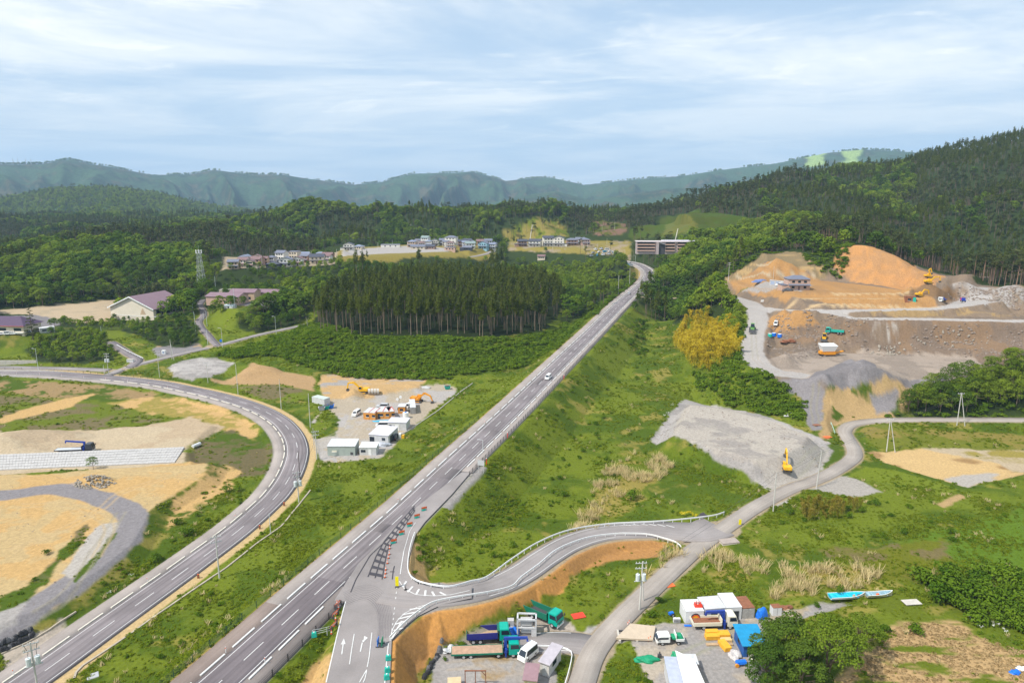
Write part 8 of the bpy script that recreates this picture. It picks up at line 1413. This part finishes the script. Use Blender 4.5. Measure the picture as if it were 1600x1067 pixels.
for k in range(22): px = 924+k*3.0; p = PR(px, 655+(k % 3)*6); p[2] = hgt(p[:1], p[1:2])[0]; car(['kei', 'wagon', 'van'][k % 3], [WHITE, SILV, WHITE, CYANT][k % 4], p, U(0, 3), ['white car in the far car park left of the apartment block', 'silver car in the far car park left of the apartment block', 'pale blue car in the far car park left of the apartment block'][[0, 1, 0, 2][k % 4]], group=['white cars in the far car park', 'silver cars in the far car park', 'pale blue cars in the far car park'][[0, 1, 0, 2][k % 4]])
p = PR(1043, 598, 36.5); r = thing('apartment_block', 'long three storey brown grey apartment block with white roof edge', 'apartments', p, -.06); r.scale = (1, 1, .82); bw = pm_('brown grey apartment wall', (.46, .38, .37), .8); x = 27
MB().box(-x, x, -4, 4, -3, 9.6).build('wall', [bw], r); MB().box(-x-.6, x+.6, -5.4, 5, 9.6, 10.3).build('roof', [pm_('pale roof edge', (.66, .58, .58), .6)], r); MB().box(-x*.2, x+.4, -2, 5, 10.3, 11).build('upper_roof', [LIL], r)
for fl in range(3):
    for i, (a, b) in enumerate(((-26.5, -11.5), (-3, 5), (7, 15), (17, 26.5))):
        bl = MB().box(a, b, -5.2, -4, fl*3.1+.2, fl*3.1+1.3).build('balcony', [WALLC['pink']], r); MB().box(a+.3, b-.3, -4.05, -3.95, fl*3.1+1.35, fl*3.1+2.9).build('window', [GLASS], r)
MB().box(-10.8, -8.6, -5.8, -4, -3, 10).build('stair_tower', [bw], r); MB().hexa([(-8.4, -6.5, 9.2), (-3.2, -6.5, 6.8), (-3.2, -4, 6.8), (-8.4, -4, 9.2), (-8.4, -6.5, 9.6), (-3.2, -6.5, 7.2), (-3.2, -4, 7.2), (-8.4, -4, 9.6)]).build('stair_roof', [GRS], r); MB().box(-8.4, -3.2, -4.4, -4, -3, 7).build('entrance', [STEEL], r)
for k, (a, b, l) in enumerate(((G(832, 352), PR(807, 745), 'pale concrete channel down the bare hill behind the upper village'), (PR(1057, 708), PR(1046, 640), 'pale concrete channel down the bare hill behind the apartment block'))):
    r = thing('hill_channel', l, 'channel', a); n_ = 14; V = [a+(b-a)*t for t in np.linspace(0, 1, n_)]; m = MB()
    for u, w in zip(V[:-1], V[1:]): m.cyl((u[0]-a[0], u[1]-a[1], hgt(u[:1], u[1:2])[0]+.2-a[2]), (w[0]-a[0], w[1]-a[1], hgt(w[:1], w[1:2])[0]+.2-a[2]), .45, n=4)
    m.build('channel', [CONC], r); MB().box(-1, 1, -1, 1, -.5, .6).build('inlet', [CONC], r)
for k, (px, r0) in enumerate(((556, 520), (566, 525), (655, 545), (770, 560), (776, 566), (783, 560), (767, 572))): p = PR(px, r0); p[2] = hgt(p[:1], p[1:2])[0]; tree_thing('cedar_tree', 'cedar', p, 1.15, 'tall pointed cedar rising above the wood in front of the building plots', 'tree', 'pointed cedars before the plots')
for px in (43, 50, 62, 70): p = PR(px, 5250); _t = (px-800)/FO; p[2] = 82+5250*((533.5-265)/FO*CP_-SP)/(CP_+(533.5-265)/FO*SP); r = thing('ridge_mast', 'thin lattice mast on the skyline of the far left ridge', 'mast', p, group='masts on the far left ridge'); MB().cyl((0, 0, -20), (0, 0, 32), 2.2, .8, 4).build('tower', [GALV], r); MB().box(-4, 4, -.6, .6, 18, 20).build('aerial', [GALV], r)

for (q0, t0), (q1, t1), l in ((((343, 903), 833), ((467, 784), 737), 'thin overhead wires from the drain side pole to the crowded pole'), (((467, 784), 737), ((495, 717), 674), 'thin overhead wires from the crowded pole to the compound pole'), (((1000, 954), 875), ((1208, 799), 738), 'thin overhead wire from the transformer pole up the lane'), (((1208, 799), 738), ((1276, 762), 703), 'thin overhead wire between the two bare lane poles'), (((1276, 762), 703), ((1386, 706), 655), 'thin overhead wire from the gravel triangle to the nearer twin pole'), (((1386, 706), 655), ((1496, 664), 614), 'thin overhead wire between the two twin poles')):
    a, b = G(*q0), G(*q1); a = a+[0, 0, pole_h(*q0, t0, a)-.3]; b = b+[0, 0, pole_h(*q1, t1, b)-.3]; L_ = np.linalg.norm(b-a); n_ = 14; pts = [(b-a)*t-np.array([0, 0, L_*.02*4*t*(1-t)]) for t in np.linspace(0, 1, n_)]
    r = thing('overhead_wire', l, 'wire', a)
    for o in (-.8, .8): MB().tube([p+np.array([o, 0, 0]) for p in pts], .028, 3).build('cable', [STEEL], r)

for k in range(40):
    a = k < 28; px = U(652, 772) if a else U(368, 512); rr_ = U(700, 765) if a else U(582, 622); st = 2 if k % 4 else 1
    house(px, 0, U(7, 9.5), U(6, 7.5), st, ['white', 'white', 'white', 'grey', 'cream'][k % 5], ['dark', 'grey', 'brown', 'blue'][k % 4], 'small pale house in the packed rear rows of the far housing cluster' if a else 'small pale house in the rear row of the hillside houses', ['gable', 'side', 'hip'][k % 3], U(-.3, .3), 0, 'rear rows of the far cluster' if a else 'rear row of the hillside houses', rr_, .85)
